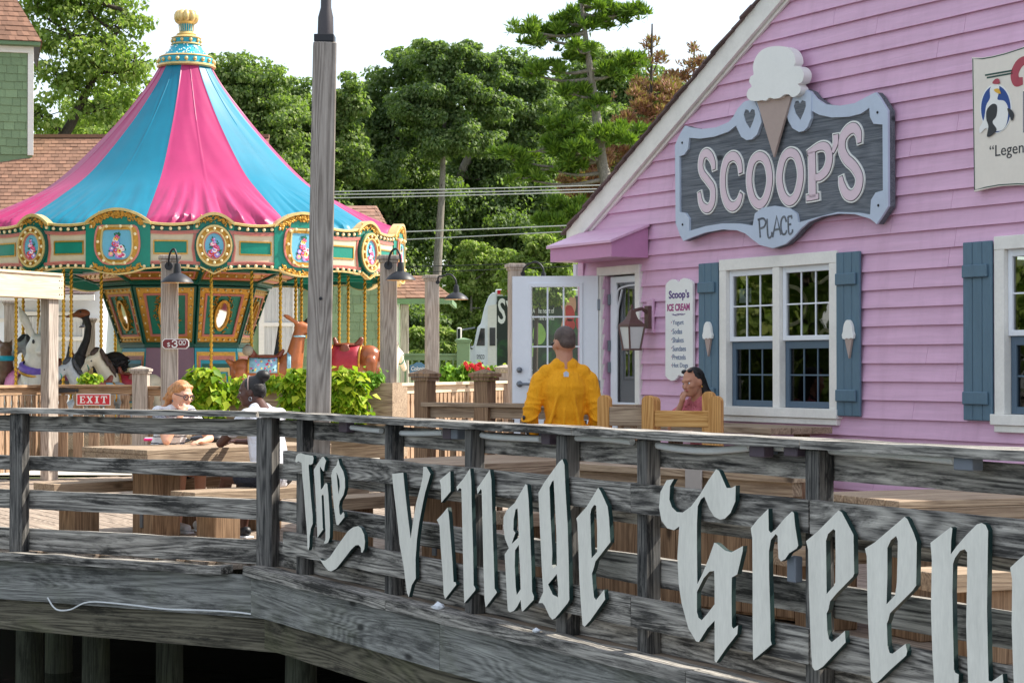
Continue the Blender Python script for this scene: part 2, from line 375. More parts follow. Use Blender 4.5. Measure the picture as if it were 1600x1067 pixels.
G['pinktrim'] = paint('salmon_trim', lin((214, 128, 116)), .45, .12, 8, .2)
G['cream'] = paint('cream_panel', lin((212, 198, 168)), .45, .08, 4, .1)
G['skyblue'] = paint('medallion_blue', lin((112, 186, 214)), .4, .08, 5, .1)
G['mauvepanel'] = paint('mauve_panel', lin((168, 130, 152)), .5, .06, 2, .1)
G['mirror'] = paint('mirror_glass', (.8, .8, .82), .04, 0, 1, .0, metal=1)
def vinylfab(name, c):
    k = NT(name); v = k.coords((1, 1, 1), False); n = k.noise(v, 2.5, 4, .6); f = k.ramp(n, [(.3, tuple(x*.88 for x in c)), (.7, c)])
    k.link(f, k.b.inputs['Base Color']); k.b.inputs['Roughness'].default_value = .42; k.b.inputs['Specular IOR Level'].default_value = .35
    return k.m
G['canvas_pink'] = vinylfab('canvas_pink', lin((172, 50, 104)))
G['canvas_teal'] = vinylfab('canvas_teal', lin((0, 120, 148)))
def bulbmat():
    k = NT('bulb_glass'); k.b.inputs['Base Color'].default_value = (*lin((244, 226, 176)), 1); k.b.inputs['Roughness'].default_value = .15; return k.m
G['bulb'] = bulbmat()
G['glass'] = glass('window_glass', (.55, .6, .6), .16)
G['screenglass'] = glass('screened_glass', (.30, .32, .34), .03, .45)
G['doorglass'] = glass('door_glass', (.94, .97, .96), .02, .35)
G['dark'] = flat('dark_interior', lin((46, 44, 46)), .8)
G['green_shingle'] = islandmat('green_shingle', lin((124, 146, 110)), .8, .16)
G['roof_shingle'] = islandmat('brown_roof_shingle', lin((132, 98, 80)), .9, .28)
G['roof_dark'] = islandmat('dark_roof_shingle', lin((98, 80, 78)), .9, .25)
G['green_trim'] = paint('green_trim', lin((106, 134, 98)), .6, .08)
G['skin_pale'] = paint('skin_pale', lin((228, 172, 144)), .5, .05, 12, .1, 80)
G['skin_tan'] = paint('skin_tan', lin((190, 134, 106)), .5, .06, 12, .1, 80)
G['skin_dark'] = paint('skin_dark', lin((86, 54, 44)), .42, .08, 12, .1, 80)
G['soil'] = flat('soil', lin((70, 54, 40)), .9)
G['curtain'] = paint('curtain', lin((208, 208, 206)), .8, .15, 3, .3, 20, stretch=(9, 9, .5))
# ================================================================== frames
C0 = Vector((-1.757, 13.7, 0))
FF = Frame(C0, -60)                        # x along the railing to the right, y back to the pink house
LF = Frame(C0, -28.4)                      # the left railing, x negative to the left
HF = Frame(C0+FF.y*4.3, -60)               # front wall of the pink house
R60 = math.radians(-60); R28 = math.radians(-28.4)
# ================================================================== water, ground, deck
k = NT('water'); v = k.coords((1, 1, 1), False); n = k.noise(v, 2.2, 3, .5); k.b.inputs['Base Color'].default_value = (.012, .016, .012, 1); k.b.inputs['Roughness'].default_value = .08; k.bump(n, .25, .05); G['water'] = k.m
mb = MB(); mb.add([(-90, -60, -1.5), (90, -60, -1.5), (90, 27, -1.5), (-90, 27, -1.5)], [(0, 1, 2, 3)]); struct(mb.build('water', G['water']))
G['paving'] = paint('paving', lin((202, 194, 180)), .9, .12, 1.2, .3, 30)  # yard colour lightened to bounce light up onto the carousel drum
k = NT('ground_soil'); v = k.coords((1, 1, 1), False); n = k.noise(v, .25, 6, .7); k.link(k.ramp(n, [(.35, lin((72, 84, 44))), (.65, lin((112, 112, 76)))]), k.b.inputs['Base Color']); k.b.inputs['Roughness'].default_value = .95; G['ground'] = k.m
mb = MB(); nx, ny = 40, 40; vs = []; fs = []
for j in range(ny+1):
    Y = 25.2+(j/ny)**2.2*900
    for i in range(nx+1):
        X = (i/nx-.5)*2*(60+Y*1.0); vs.append((X, Y, -.03 if Y < 55 else -.03+min(2.5, (Y-55)*.02)*(0.7+.3*math.sin(X*.07))))
for j in range(ny):
    for i in range(nx): a = j*(nx+1)+i; fs.append((a, a+1, a+nx+2, a+nx+1))
mb.add(vs, fs); struct(mb.build('ground', G['ground'])); mb = MB()
mb.add([(-60, 25.2, -.03), (60, 25.2, -.03), (60, 25.2, -2.2), (-60, 25.2, -2.2)], [(0, 3, 2, 1)])
struct(mb.build('bulkhead', G['bankwood']))
mb = MB(); mb.add([(-14, 25.4, 0.0), (12, 25.4, 0.0), (12, 46, 0.0), (-14, 46, 0.0)], [(0, 1, 2, 3)]); struct(mb.build('paved_yard', G['paving']))
# deck boards: run along the railing direction
deck = struct(empty('deck', C0, R60)); W = .146; rr = random.Random(3); dm = {}
def deckboard(v0, x0, x1):
    L = round((x1-x0)*2)/2; key = L
    if key not in dm:
        mb = MB(); mb.box(-L/2, L/2, 0, W-.007, -.038, 0); dm[key] = mb.mesh('board', G['deck_wood'], bevel=.003)
    put('board', dm[key], deck, loc=((x0+x1)/2, v0, rr.uniform(-.002, .002)))
nb = 0
for i in range(-26, 62):
    v0 = i*W
    xr = 9.0 if v0 >= 0.0 else (v0)*1.62-.05
    if v0 > 4.2: xr = -2.95
    xl = -6.5 if v0 < -.5 else -11.5
    if v0 > 6.5: xl = -10.5
    if xr-xl < 1: continue
    cuts = [xl, xr]
    if xr-xl > 8: cuts.insert(1, xl+(xr-xl)*rr.uniform(.3, .7))
    for a, b in zip(cuts, cuts[1:]): deckboard(v0, a+.004, b-.004); nb += 1
mb = MB()
for x in np.arange(-11, 9, 1.2): mb.box(x, x+.06, -.05 if x > 0 else x*.617+.4, 8.8 if x < -3 else 4.2, -.3, -.045)
mb.build('joist', G['beam_wood'], deck, stuff=True)
# ================================================================== the front railing
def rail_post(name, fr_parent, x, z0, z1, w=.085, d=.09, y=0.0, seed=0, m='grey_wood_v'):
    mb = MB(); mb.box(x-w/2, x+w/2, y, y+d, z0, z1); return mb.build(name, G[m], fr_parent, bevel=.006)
ROWS = [(.925, 1.045), (.625, .735), (.325, .47), (.005, .175)]
def railing(fr, parent, xa, xb, posts, joints, caps):
    for (x, w) in posts: rail_post('post', parent, x, -.12, 1.062, w)
    js = [xa]+joints+[xb]
    for i, (z0, z1) in enumerate(ROWS):
        for a, b in zip(js, js[1:]):
            mb = MB(); mb.rough(a+.004, b-.004, .094, .13, z0, z1, .007, 24, seed=i*7+int(a*10)+50); mb.build('rail_board', G['grey_wood'], parent)
    cs = [xa]+caps+[xb]
    for a, b in zip(cs, cs[1:]):
        mb = MB(); mb.rough(a+.003, b-.003, -.045, .15, 1.066, 1.106, .006, 40, seed=int(a*13)+90); mb.build('cap_board', G['grey_wood'], parent)
ux = lambda px, py, v=0: FF.on(px, py, v)[0]
rail = thing('deck_railing', 'weathered grey board railing carrying the white blackletter letters along the deck edge', 'railing', C0, R60)
posts = [(ux(p, 800), w) for p, w in ((467, .095), (606, .10), (731, .085), (876, .105), (1002, .085), (1268, .095))]+[(8.35, .09)]
railing(FF, rail, -.02, 8.8, posts, [ux(1268, 800)], [ux(905, 660), ux(1262, 680)])
railL = thing('deck_railing', 'weathered grey board railing on the left, four boards high, before the picnic table', 'railing', C0, R28)
lp = [(LF.on(p, 750)[0], w) for p, w in ((24, .13),)]+[(-3.9, .1)]
railing(LF, railL, -4.2, -.05, lp, [-3.75], [-2.75])
# corner post belongs to the left run
mb = MB(); mb.box(-.07, .065, -.02, .09, -.14, 1.062); o = mb.build('corner_post', G['grey_wood_v'], railL, bevel=.006)
# edge trim and fascia boards
edge = struct(empty('deck_edge', C0, R60)); edgeL = struct(empty('deck_edge', C0, R28))
for a, b in ((-.03, 2.25), (2.255, 5.4), (5.405, 8.8)):
    mb = MB(); mb.rough(a, b, -.16, -.005, -.05, .012, .012, 40, seed=int(a*9)+3); mb.build('edge_trim', G['grey_wood'], edge)
for a, b in ((.0, 2.86), (2.864, 5.9), (5.904, 8.8)):
    mb = MB(); mb.rough(a, b, -.11, -.06, -.335, -.053, .003, 20, seed=int(a*9)+4); mb.build('fascia_board', G['fascia_wood'], edge)
for a, b in ((.12, 8.8),):
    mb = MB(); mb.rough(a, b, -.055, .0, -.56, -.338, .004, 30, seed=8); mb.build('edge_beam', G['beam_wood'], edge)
mb = MB(); mb.rough(-4.3, -.28, -.15, -.01, -.055, .0, .02, 46, seed=5); mb.build('edge_trim', G['grey_wood'], edgeL)
mb = MB(); mb.rough(-4.3, .02, -.055, -.012, -.36, -.06, .004, 30, seed=6); mb.build('fascia_board', G['fascia_wood'], edgeL)
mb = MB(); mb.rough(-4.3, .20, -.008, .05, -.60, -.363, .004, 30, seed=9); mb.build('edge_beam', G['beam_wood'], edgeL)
mb = MB()
for x in (-.18, -.17): pass
for (px, py) in ((368, 964), (370, 995)):
    x, z = LF.on(px, py, -.01); mb.lathe([(0, -.012), (.016, -.010), (.018, 0)], (x, -.008, z), 6, tilt=Euler((math.pi/2, 0, 0)).to_matrix())
mb.build('bolt', G['steel'], edgeL)
# loose cable under the left fascia
pts = [(75, 933), (88, 951), (110, 952), (140, 940), (200, 944), (260, 951), (320, 953), (380, 957), (440, 967)]
q = [LF.on(a, b, -.07) for a, b in pts]; mb = MB(); mb.tube([(a.x, -.075, a.y) for a in smooth(q, 5)], .006, 5)
o = mb.build('loose_cable', G['pvc'], None); o.location = C0; o.rotation_euler = (0, 0, R28); tag(o, 'thin pale cable hanging loose under the left deck edge', 'cable')
# piles
for (px, py, Y, r, lab) in ((470, 1050, 14.25, .12, 'pale green grey timber pile under the deck corner'), (265, 1030, 17.0, .12, 'shaded timber pile second to the left of the deck corner'), (150, 1030, 16.6, .12, 'round timber pile in the dark with a pale ring, under the left railing'),
                       (92, 1030, 18.5, .13, 'dim timber pile deep under the left deck'), (46, 1030, 17.2, .12, 'leftmost timber pile under the left deck')):
    c = P(px, py, Y); mb = MB(); mb.tube([(0, 0, -2.2), (0, 0, -1.0), (.004, 0, -.62)], [r*1.04, r, r*.97], 16)
    o = mb.build('timber_pile', G['pile_wood'], sm=40); o.location = (c.x, c.y, 0); tag(o, lab, 'pile', 'piles under the deck')
# ================================================================== the pink house
house = thing('pink_house', 'pink clapboard ice cream shop with cream rake trim and blue shutters', 'shop', HF.o, R60)
hx = lambda px, py, v=-.02: HF.on(px, py, v)
RK = [hx(905, 375.6), hx(1182, 50)]; RS = (RK[1][1]-RK[0][1])/(RK[1][0]-RK[0][0])
rake_z = lambda x: RK[0][1]+(x-RK[0][0])*RS
XL = hx(908, 500)[0]; XPK = 2.6; XR = XPK+(XPK-XL)
def z_roof(x): return rake_z(x) if x <= XPK else rake_z(2*XPK-x)
# openings (inner): x0,x1,z0,z1
def rect(pl, pr, pt, pb, pym): return (hx(pl, pym)[0], hx(pr, pym)[0], hx((pl+pr)/2, pb)[1], hx((pl+pr)/2, pt)[1])
W1 = rect(1128, 1312, 399, 655, 530)      # outer trim of the twin window
W2 = (hx(1558, 520)[0], hx(1558, 520)[0]+(W1[1]-W1[0])*1.0, hx(1558, 668)[1], hx(1558, 370)[1])
DR = (hx(941, 500)[0], hx(1003, 500)[0], .14, hx(975, 415)[1])
TW = .095
def inner(w): return (w[0]+TW-.01, w[1]-TW+.01, w[2]+TW-.01, w[3]-TW+.01)
opens = [inner(W1), inner(W2), (DR[0]+.03, DR[1]-.05, -.5, DR[3]-.08)]
EXP = .138; zb = 1.59-EXP*14; rr = random.Random(12); jl = []
def siding(x0, x1, za, zb_, z0, z1):
    """one clapboard piece, z0..z1 the full course, za..zb_ the part kept"""
    def yy(z): return -.030+.024*(z-z0)/(z1-z0)
    return x0, x1, za, zb_, yy(za), yy(zb_)
course = 0; z = zb
while z < z_roof(XPK):
    z0, z1 = z, z+EXP; zt = z1+.012
    xl0 = XL if z0 < RK[0][1] else XL+(z0-RK[0][1])/RS; xl1 = XL if zt < RK[0][1] else XL+(zt-RK[0][1])/RS
    xr0 = min(2*XPK-xl0, 6.6); xr1 = min(2*XPK-xl1, 6.6)
    if xr1-xl1 < .1: break
    cuts = sorted([XL+rr.uniform(.8, 3), XL+rr.uniform(3.2, 5.2), XL+rr.uniform(5.4, 8)])
    cuts = [c for c in cuts if xl1+.4 < c < xr1-.4]
    ed = [None]+cuts+[None]
    for a, b in zip(ed, ed[1:]):
        A0 = xl0 if a is None else a+.0015; A1 = xl1 if a is None else a+.0015; B0 = xr0 if b is None else b-.0015; B1 = xr1 if b is None else b-.0015
        wob = rr.uniform(-.004, .004)
        # subtract the openings
        segs = [(A0, A1, B0, B1, z0, zt)]
        for (ox0, ox1, oz0, oz1) in opens:
            ns = []
            for (p0, p1, q0, q1, s0, s1) in segs:
                if q0 <= ox0 or p0 >= ox1 or s1 <= oz0 or s0 >= oz1: ns.append((p0, p1, q0, q1, s0, s1)); continue
                if p0 < ox0: ns.append((p0, p1, ox0, ox0, s0, s1))
                if q0 > ox1: ns.append((ox1, ox1, q0, q1, s0, s1))
                m0, m1 = max(p0, ox0), min(q0, ox1)
                if s0 < oz0: ns.append((m0, m0, m1, m1, s0, oz0))
                if s1 > oz1: ns.append((m0, m0, m1, m1, oz1, s1))
            segs = ns
        if not segs: continue
        for (p0, p1, q0, q1, s0, s1) in segs:
            mb = MB(); y = lambda zz: -.032+.026*(zz-z0)/EXP
            nn = max(1, int((q0-p0)/.5)); vs = []
            for i in range(nn+1):
                t = i/nn; xb = p0+(q0-p0)*t; xt = p1+(q1-p1)*t; d = mnoise.noise(Vector((xb*1.3, z0*9, 2)))*.005+wob*.3
                vs += [(xb, y(s0), s0+d), (xt, y(s1), s1+d), (xt, .0, s1+d), (xb, .0, s0+d)]
            fs = [(0, 1, 2, 3), (4*nn+3, 4*nn+2, 4*nn+1, 4*nn)]
            for i in range(nn):
                o = 4*i
                for j in range(4): j2 = (j+1) % 4; fs.append((o+j2, o+j, o+4+j, o+4+j2))
            mb.add(vs, fs)
            mb.build('clapboard', G['pink'], house)
    z += EXP; course += 1
# sheathing, interior room
def wallsheet():
    pts = [(XL, -.3), (XR if XR < 6.6 else 6.6, -.3), (6.6, z_roof(6.6)), (XPK, z_roof(XPK)), (XL, RK[0][1])]
    holes = [[(a, c), (b, c), (b, d), (a, d)] for (a, b, c, d) in ((o[0], o[1], max(o[2], -.29), o[3]) for o in opens)]
    return MB().prism(pts, .0005, .09, holes=holes)
wallsheet().build('wall', G['pink'], house)
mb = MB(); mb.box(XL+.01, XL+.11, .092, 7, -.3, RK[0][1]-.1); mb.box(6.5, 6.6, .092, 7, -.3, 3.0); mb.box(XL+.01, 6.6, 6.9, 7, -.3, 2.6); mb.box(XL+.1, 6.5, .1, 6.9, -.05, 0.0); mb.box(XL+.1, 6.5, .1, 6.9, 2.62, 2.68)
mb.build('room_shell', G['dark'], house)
# corner board
mb = MB(); mb.box(XL-.02, XL+.07, -.045, -.033, -.2, RK[0][1]-.04); mb.build('corner_board', G['pink'], house, bevel=.003)
# rake boards and roof
UP = [hx(1030, 194, -.06), hx(1150, 50, -.06)]; LO = [hx(1030, 229, -.06), hx(1182.6, 50, -.06)]
sl = (LO[1][1]-LO[0][1])/(LO[1][0]-LO[0][0]); wd = .5*((UP[0][1]-(LO[0][1]+(UP[0][0]-LO[0][0])*sl))+(UP[1][1]-(LO[1][1]+(UP[1][0]-LO[1][0])*sl)))
lz = lambda x: LO[0][1]+(x-LO[0][0])*sl
xe = XL-.16
mb = MB(); mb.prism([(xe, lz(xe)), (XPK, lz(XPK)), (2*XPK-xe, lz(xe)), (2*XPK-xe, lz(xe)+wd), (XPK, lz(XPK)+wd), (xe, lz(xe)+wd)], -.085, -.05); mb.build('rake_board', G['trim'], house, bevel=.003)
mb = MB(); mb.prism([(xe+.1, lz(xe+.1)-.03), (XPK, lz(XPK)-.03), (2*XPK-xe, lz(xe)-.03), (2*XPK-xe, lz(xe)+.03), (XPK, lz(XPK)+.03), (xe+.1, lz(xe+.1)+.03)], -.045, -.02); mb.build('rake_moulding', G['trim'], house)
ang = math.atan(sl)
for sgn in (1, -1):
    nrow = 40; mb = MB()
    for i in range(nrow):
        for j in range(1):
            a, b = xe-.06+(XPK-xe+.06)*i/nrow, xe-.06+(XPK-xe+.06)*(i+1)/nrow+.02
            za, zb2 = lz(a)+wd+.012+.012, lz(b)+wd+.012
            if sgn < 0: a, b = 2*XPK-a, 2*XPK-b
            y0 = -.12+random.Random(i).uniform(-.012, .012)
            mb.add([(a, y0, za), (b, y0, zb2), (b, 7.2, zb2), (a, 7.2, za), (a, y0, za-.02), (b, y0, zb2-.02), (b, 7.2, zb2-.02), (a, 7.2, za-.02)], [(0, 1, 2, 3), (7, 6, 5, 4), (0, 4, 5, 1), (3, 2, 6, 7), (0, 3, 7, 4), (1, 5, 6, 2)])
    mb.build('roof', G['roof_dark'], house)
# white gutter end and downpipe elbow by the awning
g = [hx(884, 398, -.05), hx(884, 413, -.05), hx(890, 424, -.05), hx(903, 434, -.05)]; g = [(XL-.14, RK[0][1]-.22), (XL-.14, RK[0][1]-.34), (XL-.09, RK[0][1]-.42), (XL+.02, RK[0][1]-.48)]
mb = MB(); mb.tube([(a.x, .02, a.y) for a in smooth(g, 5)]+[(XL+.03, .06, 0.1)], .035, 8); mb.build('downpipe', G['vinyl'], house, sm=40)
mb = MB(); mb.box(xe-.12, xe-.01, -.02, 7, lz(xe)-.02, lz(xe)+.10); mb.build('gutter', G['vinyl'], house, bevel=.01)
# ------------------------------------------------------------------ windows
def sash(parent, x0, x1, z0, z1, y, m, cols, rows, fw=.035, name='sash', gl='glass', mw=.012):
    mb = MB(); d = .035
    mb.box(x0, x0+fw, y, y+d, z0, z1); mb.box(x1-fw, x1, y, y+d, z0, z1); mb.box(x0+fw, x1-fw, y, y+d, z0, z0+fw); mb.box(x0+fw, x1-fw, y, y+d, z1-fw*1.25, z1)
    s = mb.build(name, G[m], parent, bevel=.003); a, b, c, e = x0+fw, x1-fw, z0+fw, z1-fw*1.25
    mb = MB()
    for i in range(1, cols): x = a+(b-a)*i/cols; mb.box(x-mw/2, x+mw/2, y+.012, y+.026, c, e)
    for j in range(1, rows): zz = c+(e-c)*j/rows; mb.box(a, b, y+.0115, y+.0265, zz-mw/2, zz+mw/2)
    mb.build('glazing_bar', G[m], s)
    for i in range(cols):
        for j in range(rows):
            mb = MB(); xa, xb = a+(b-a)*i/cols, a+(b-a)*(i+1)/cols; zc, zd = c+(e-c)*j/rows, c+(e-c)*(j+1)/rows
            mb.add([(xa, y+.019, zc), (xb, y+.019, zc), (xb, y+.019, zd), (xa, y+.019, zd)], [(0, 1, 2, 3)]); mb.build('pane', G[gl], s)
    return s
def twin_window(parent, w):
    x0, x1, z0, z1 = w; fr = empty('window'); fr.parent = parent
    xm = (x0+x1)/2
    mb = MB(); mb.box(x0, x0+TW, -.05, .06, z0+TW, z1-TW); mb.box(x1-TW, x1, -.05, .06, z0+TW, z1-TW); mb.box(xm-.045, xm+.045, -.046, .06, z0+TW, z1-TW)
    mb.box(x0-.0, x1+.0, -.052, .06, z1-TW, z1); mb.build('frame', G['trim'], fr, bevel=.004)
    mb = MB(); mb.box(x0-.02, x1+.02, -.075, .06, z0+.02, z0+TW); mb.box(x0, x1, -.055, .055, z0-.03, z0+.018); mb.build('sill', G['trim'], fr, bevel=.004)
    h0, h1 = z0+TW, z1-TW; hm = h0+(h1-h0)*.475
    for a, b in ((x0+TW, xm-.045), (xm+.045, x1-TW)):
        sash(fr, a+.002, b-.002, hm, h1, -.012, 'vinyl', 3, 2, .04); sash(fr, a+.004, b-.004, h0+.002, hm-.002, .012, 'vinyl_blue', 3, 2, .05, gl='screenglass')
    return fr
twin_window(house, W1); twin_window(house, W2)
# shutters
def shutter(parent, x0, x1, z0, z1):
    sh = empty('shutter'); sh.parent = parent
    n = 3; w = (x1-x0)/n
    for i in range(n):
        mb = MB(); mb.box(x0+w*i+.002, x0+w*(i+1)-.002, -.062, -.038, z0, z1); mb.build('plank', G['shutter'], sh, bevel=.005)
    for zc in (z0+(z1-z0)*.125, z0+(z1-z0)*.835):
        mb = MB(); mb.box(x0+.012, x1-.03, -.085, -.0625, zc-.045, zc+.045); mb.build('batten', G['shutter'], sh, bevel=.006)
    return sh
sw = hx(1350, 520)[0]-hx(1313, 520)[0]
sz = (hx(1330, 650)[1], hx(1330, 394)[1])
for a, b in ((W1[0]-sw-.005, W1[0]-.005), (W1[1]+.005, W1[1]+sw+.005), (W2[0]-sw-.02, W2[0]-.01)): shutter(house, a, b, *sz)
def cone_sign(xc, zc, h, lab):
    t = thing('ice_cream_cutout', lab, 'ornament', HF.world(xc, -.066, zc), R60, 'cone cutouts on the shutters')
    w = h*.36
    mb = MB(); mb.prism([(-w*.40, -.0), (w*.42, -.0), (w*.05, -h*.52)], -.018, .0); mb.build('cone', G['conetan'], t)
    pts = []
    for i in range(26):
        a = -.25+i/25*(math.pi+.5); pts.append((w*.5*math.cos(a)*1.0, h*.16+h*.30*math.sin(a) if math.sin(a) > 0 else h*.12))
    low = [(-w*.62, h*.08), (-w*.56, -.01*h), (-w*.36, -.035*h), (-w*.12, .0), (w*.1, -.03*h), (w*.34, -.0), (w*.56, -.02*h), (w*.62, h*.08)]
    mb = MB(); mb.prism(pts[2:-2]+low, -.024, -.0005); mb.build('scoop', G['signwhite'], t)
for i, px in enumerate((1108, 1328)):
    x, z = hx(px, 528, -.066); cone_sign(x, z, .30, ('white ice cream cone cutout on the shutter beside the menu board', 'white ice cream cone cutout on the shutter right of the twin window')[i])
# ------------------------------------------------------------------ door, awning
mb = MB(); x0, x1, zt = DR[0], DR[1], DR[3]
mb.box(x1-.075, x1, -.05, .05, .1, zt-.08); mb.box(x0-.05, x1, -.052, .05, zt-.08, zt); mb.box(x0-.05, x0+.02, -.05, .05, .1, zt-.08); mb.build('door_frame', G['trim'], house, bevel=.004)
mb = MB(); mb.box(x0-.3, x1+.05, -.5, .05, .02, .14); mb.build('door_step', G['deck_wood'], house, bevel=.01)
# inner screen door with lattice scroll
sd = empty('screen_door'); sd.parent = house; a, b = x0+.06, x1-.085
mb = MB(); fw = .055
mb.box(a, a+fw*1.7, .03, .065, .15, zt-.09); mb.box(b-fw*.5, b, .03, .065, .15, zt-.09); mb.box(a+fw*1.7, b-fw*.5, .03, .065, zt-.15, zt-.09); mb.box(a+fw*1.7, b-fw*.5, .03, .065, .15, .30)
mb.box(a+fw*1.7, b-fw*.5, .032, .06, 1.07, 1.10)
mb.build('frame', G['vinyl'], sd, bevel=.004)
mb = MB(); mb.add([(a+fw, .05, .3), (b, .05, .3), (b, .05, zt-.15), (a+fw, .05, zt-.15)], [(0, 1, 2, 3)]); mb.build('pane', G['glass'], sd)
mb = MB()
xi = a+fw*1.7; xo = b-fw*.5; hgt = zt-.15
for s_, zz in ((-1, hgt), (1, .3)):
    mb.strip([(xi+.01, zz+s_*.42), (xi+.03, zz+s_*.25), (xi+.02, zz+s_*.12), (xi+.07, zz+s_*.05), (xo-.06, zz+s_*.03), (xo-.02, zz+s_*.08)], .014, .028, .04)
    mb.strip([(xi+.03, zz+s_*.25), (xi+.06, zz+s_*.16), (xi+.10, zz+s_*.06)], .012, .028, .04)
mb.strip([(xi+.012, .32), (xi+.012, hgt-.02)], .014, .028, .04, sub=1)
mb.build('scrollwork', G['vinyl'], sd)
mb = MB()
for zz in (.55, 1.42, 1.62, zt-.3): mb.box(a-.012, a+.012, .005, .028, zz-.05, zz+.05)
mb.build('hinge', G['steel'], sd, bevel=.003)
# the open door: hinged at the left jamb, swung out to the left
hp = HF.world(x0-.02, -.05, .0); lp_ = P(801, 520, hp.y+.12); dv = Vector((lp_.x-hp.x, lp_.y-hp.y, 0)); DL = dv.length
od = thing('open_door', 'white steel door with a nine pane window, swung wide open beside the pink wall', 'door', hp, math.atan2(-dv.y, -dv.x))
# local x from -DL (latch) to 0 (hinge); y- faces the camera
Z0, Z1 = .15, P(870, 431, hp.y)[2]
gx0, gx1 = -DL*.775+.0, -DL*.215; gz0, gz1 = P(870, 588, hp.y)[2], P(870, 447, hp.y)[2]
mb = MB(); mb.prism([(-DL, Z0), (0, Z0), (0, Z1), (-DL, Z1)], -.022, .022, holes=[[(gx0, gz0), (gx1, gz0), (gx1, gz1), (gx0, gz1)]]); mb.build('slab', G['vinyl'], od)
f = sash(od, gx0-.03, gx1+.03, gz0-.03, gz1+.03, -.034, 'vinyl', 3, 3, .03, 'window', 'doorglass', .014)
for xx in (-DL*.5,):
    mb = MB(); 
    for (za, zb2) in ((.3, .62),):
        mb.box(-DL+.12, -.12, -.026, -.0225, za, zb2)
    mb.build('panel', G['vinyl'], od, bevel=.0015)
mb = MB(); zz = P(812, 578, hp.y)[2]; mb.ell((-DL+.07, -.045, zz), (.028, .025, .028)); mb.build('deadbolt', G['steel'], od, sm=40)
mb = MB(); zz = P(812, 600, hp.y)[2]; mb.ell((-DL+.07, -.035, zz), (.03, .018, .03)); mb.tube([(-DL+.07, -.07, zz), (-DL+.17, -.07, zz)], .012, 8); mb.tube([(-DL+.07, -.03, zz), (-DL+.07, -.075, zz)], .012, 8); mb.build('handle', G['steel'], od, sm=40)
mb = MB()
for zz in (.5, 1.25, 2.0): mb.box(-.005, .02, -.03, .03, zz-.05, zz+.05)
mb.build('hinge', G['steel'], od, bevel=.002)
# awning: find how far it stands out
wb = HF.on(1013, 403, -.03); best = min((abs(HF.on(955, 401, -d)[0]-wb[0]), d) for d in np.arange(.2, 2.2, .02))[1]
AW = -best; fl = HF.on(860, 410, AW); fr_ = HF.on(955, 401, AW); ft = HF.on(953, 379, AW); wt = HF.on(1015, 355, -.03)
xa, xb = fl[0], wb[0]; zb0 = fr_[1]; zf = ft[1]; zw = wt[1]
aw = empty('awning'); aw.parent = house
mb = MB(); mb.add([(xa, AW, zb0), (xb, AW, zb0), (xb, AW, zf), (xa, AW, zf), (xb, -.033, zb0), (xb, -.033, zw), (xa, -.033, zb0), (xa, -.033, zw)],
    [(0, 1, 2, 3), (1, 4, 5, 2), (6, 0, 3, 7), (0, 6, 4, 1), (6, 7, 5, 4)]); mb.build('fascia_box', G['pink_dark'], aw)
mb = MB(); e = .03; n_ = .02
mb.add([(xa-e, AW-e, zf+.002-.008), (xb+e, AW-e, zf+.002-.008), (xb+e, -.034, zw+.004), (xa-e, -.034, zw+.004), (xa-e, AW-e, zf+.03-.008), (xb+e, AW-e, zf+.03-.008), (xb+e, -.034, zw+.03), (xa-e, -.034, zw+.03)],
    [(3, 2, 1, 0), (4, 5, 6, 7), (0, 1, 5, 4), (1, 2, 6, 5), (2, 3, 7, 6), (3, 0, 4, 7)]); mb.build('awning_roof', G['pink'], aw, bevel=.004)
print('awning out', best, 'house', XL, RK, RS, 'win', W1, W2, 'door', DR, DL)
# ================================================================== blackletter letters on the railing
vs_ = thing('lettering_sign', 'white wooden blackletter letters spelling The Village Greene, mounted on two weathered boards', 'sign', C0, R60)
for z0, z1, sd in ((.70, .845, 1), (.135, .285, 2)):
    xa = ux(441, 720, -.05)
    for a, b in ((xa, ux(984, 780, -.05)), (ux(984, 780, -.05), ux(1262, 800, -.05)), (ux(1264, 800, -.05), 8.7)):
        mb = MB(); mb.rough(a+.002, b-.003, -.045, -.003, z0, z1, .006, 30, seed=sd*5+int(a*7)); mb.build('backing_board', G['grey_wood'], vs_)
LETV = -.085
def traced(x0, y0, k, pts): return [tuple(FF.on(x0+a/k, y0+b/k, LETV)) for a, b in pts]
def letter(x0, y0, k, outer, holes=(), rnd=True):
    mb = MB(); mb.prism(traced(x0, y0, k, outer), LETV, LETV+.024, 0, 1, [traced(x0, y0, k, h) for h in holes]); mb.build('letter', [G['letter'], G['letter_edge']], vs_)
A = (450, 700, 5.338)
letter(*A, [(62, 95), (68, 65), (85, 45), (108, 40), (135, 50), (175, 58), (208, 62), (214, 85), (208, 125), (192, 138), (175, 135), (172, 155), (180, 260), (190, 400), (205, 560), (206, 630), (190, 670), (180, 740), (178, 820), (170, 852), (162, 830), (160, 740), (154, 640), (145, 540), (132, 360), (120, 240), (112, 122), (88, 110), (72, 118), (60, 112)])
letter(*A, [(215, 180), (235, 145), (262, 105), (285, 72), (298, 72), (318, 105), (308, 140), (300, 192), (290, 188), (270, 155), (266, 162), (270, 240), (274, 345), (290, 330), (305, 300), (318, 288), (328, 300), (336, 380), (345, 520), (350, 640), (348, 745), (335, 785), (315, 795), (298, 792), (312, 762), (313, 690), (306, 560), (298, 400), (292, 385), (280, 395), (284, 500), (290, 665), (294, 676), (245, 745), (242, 640), (236, 500), (226, 330), (218, 230)])
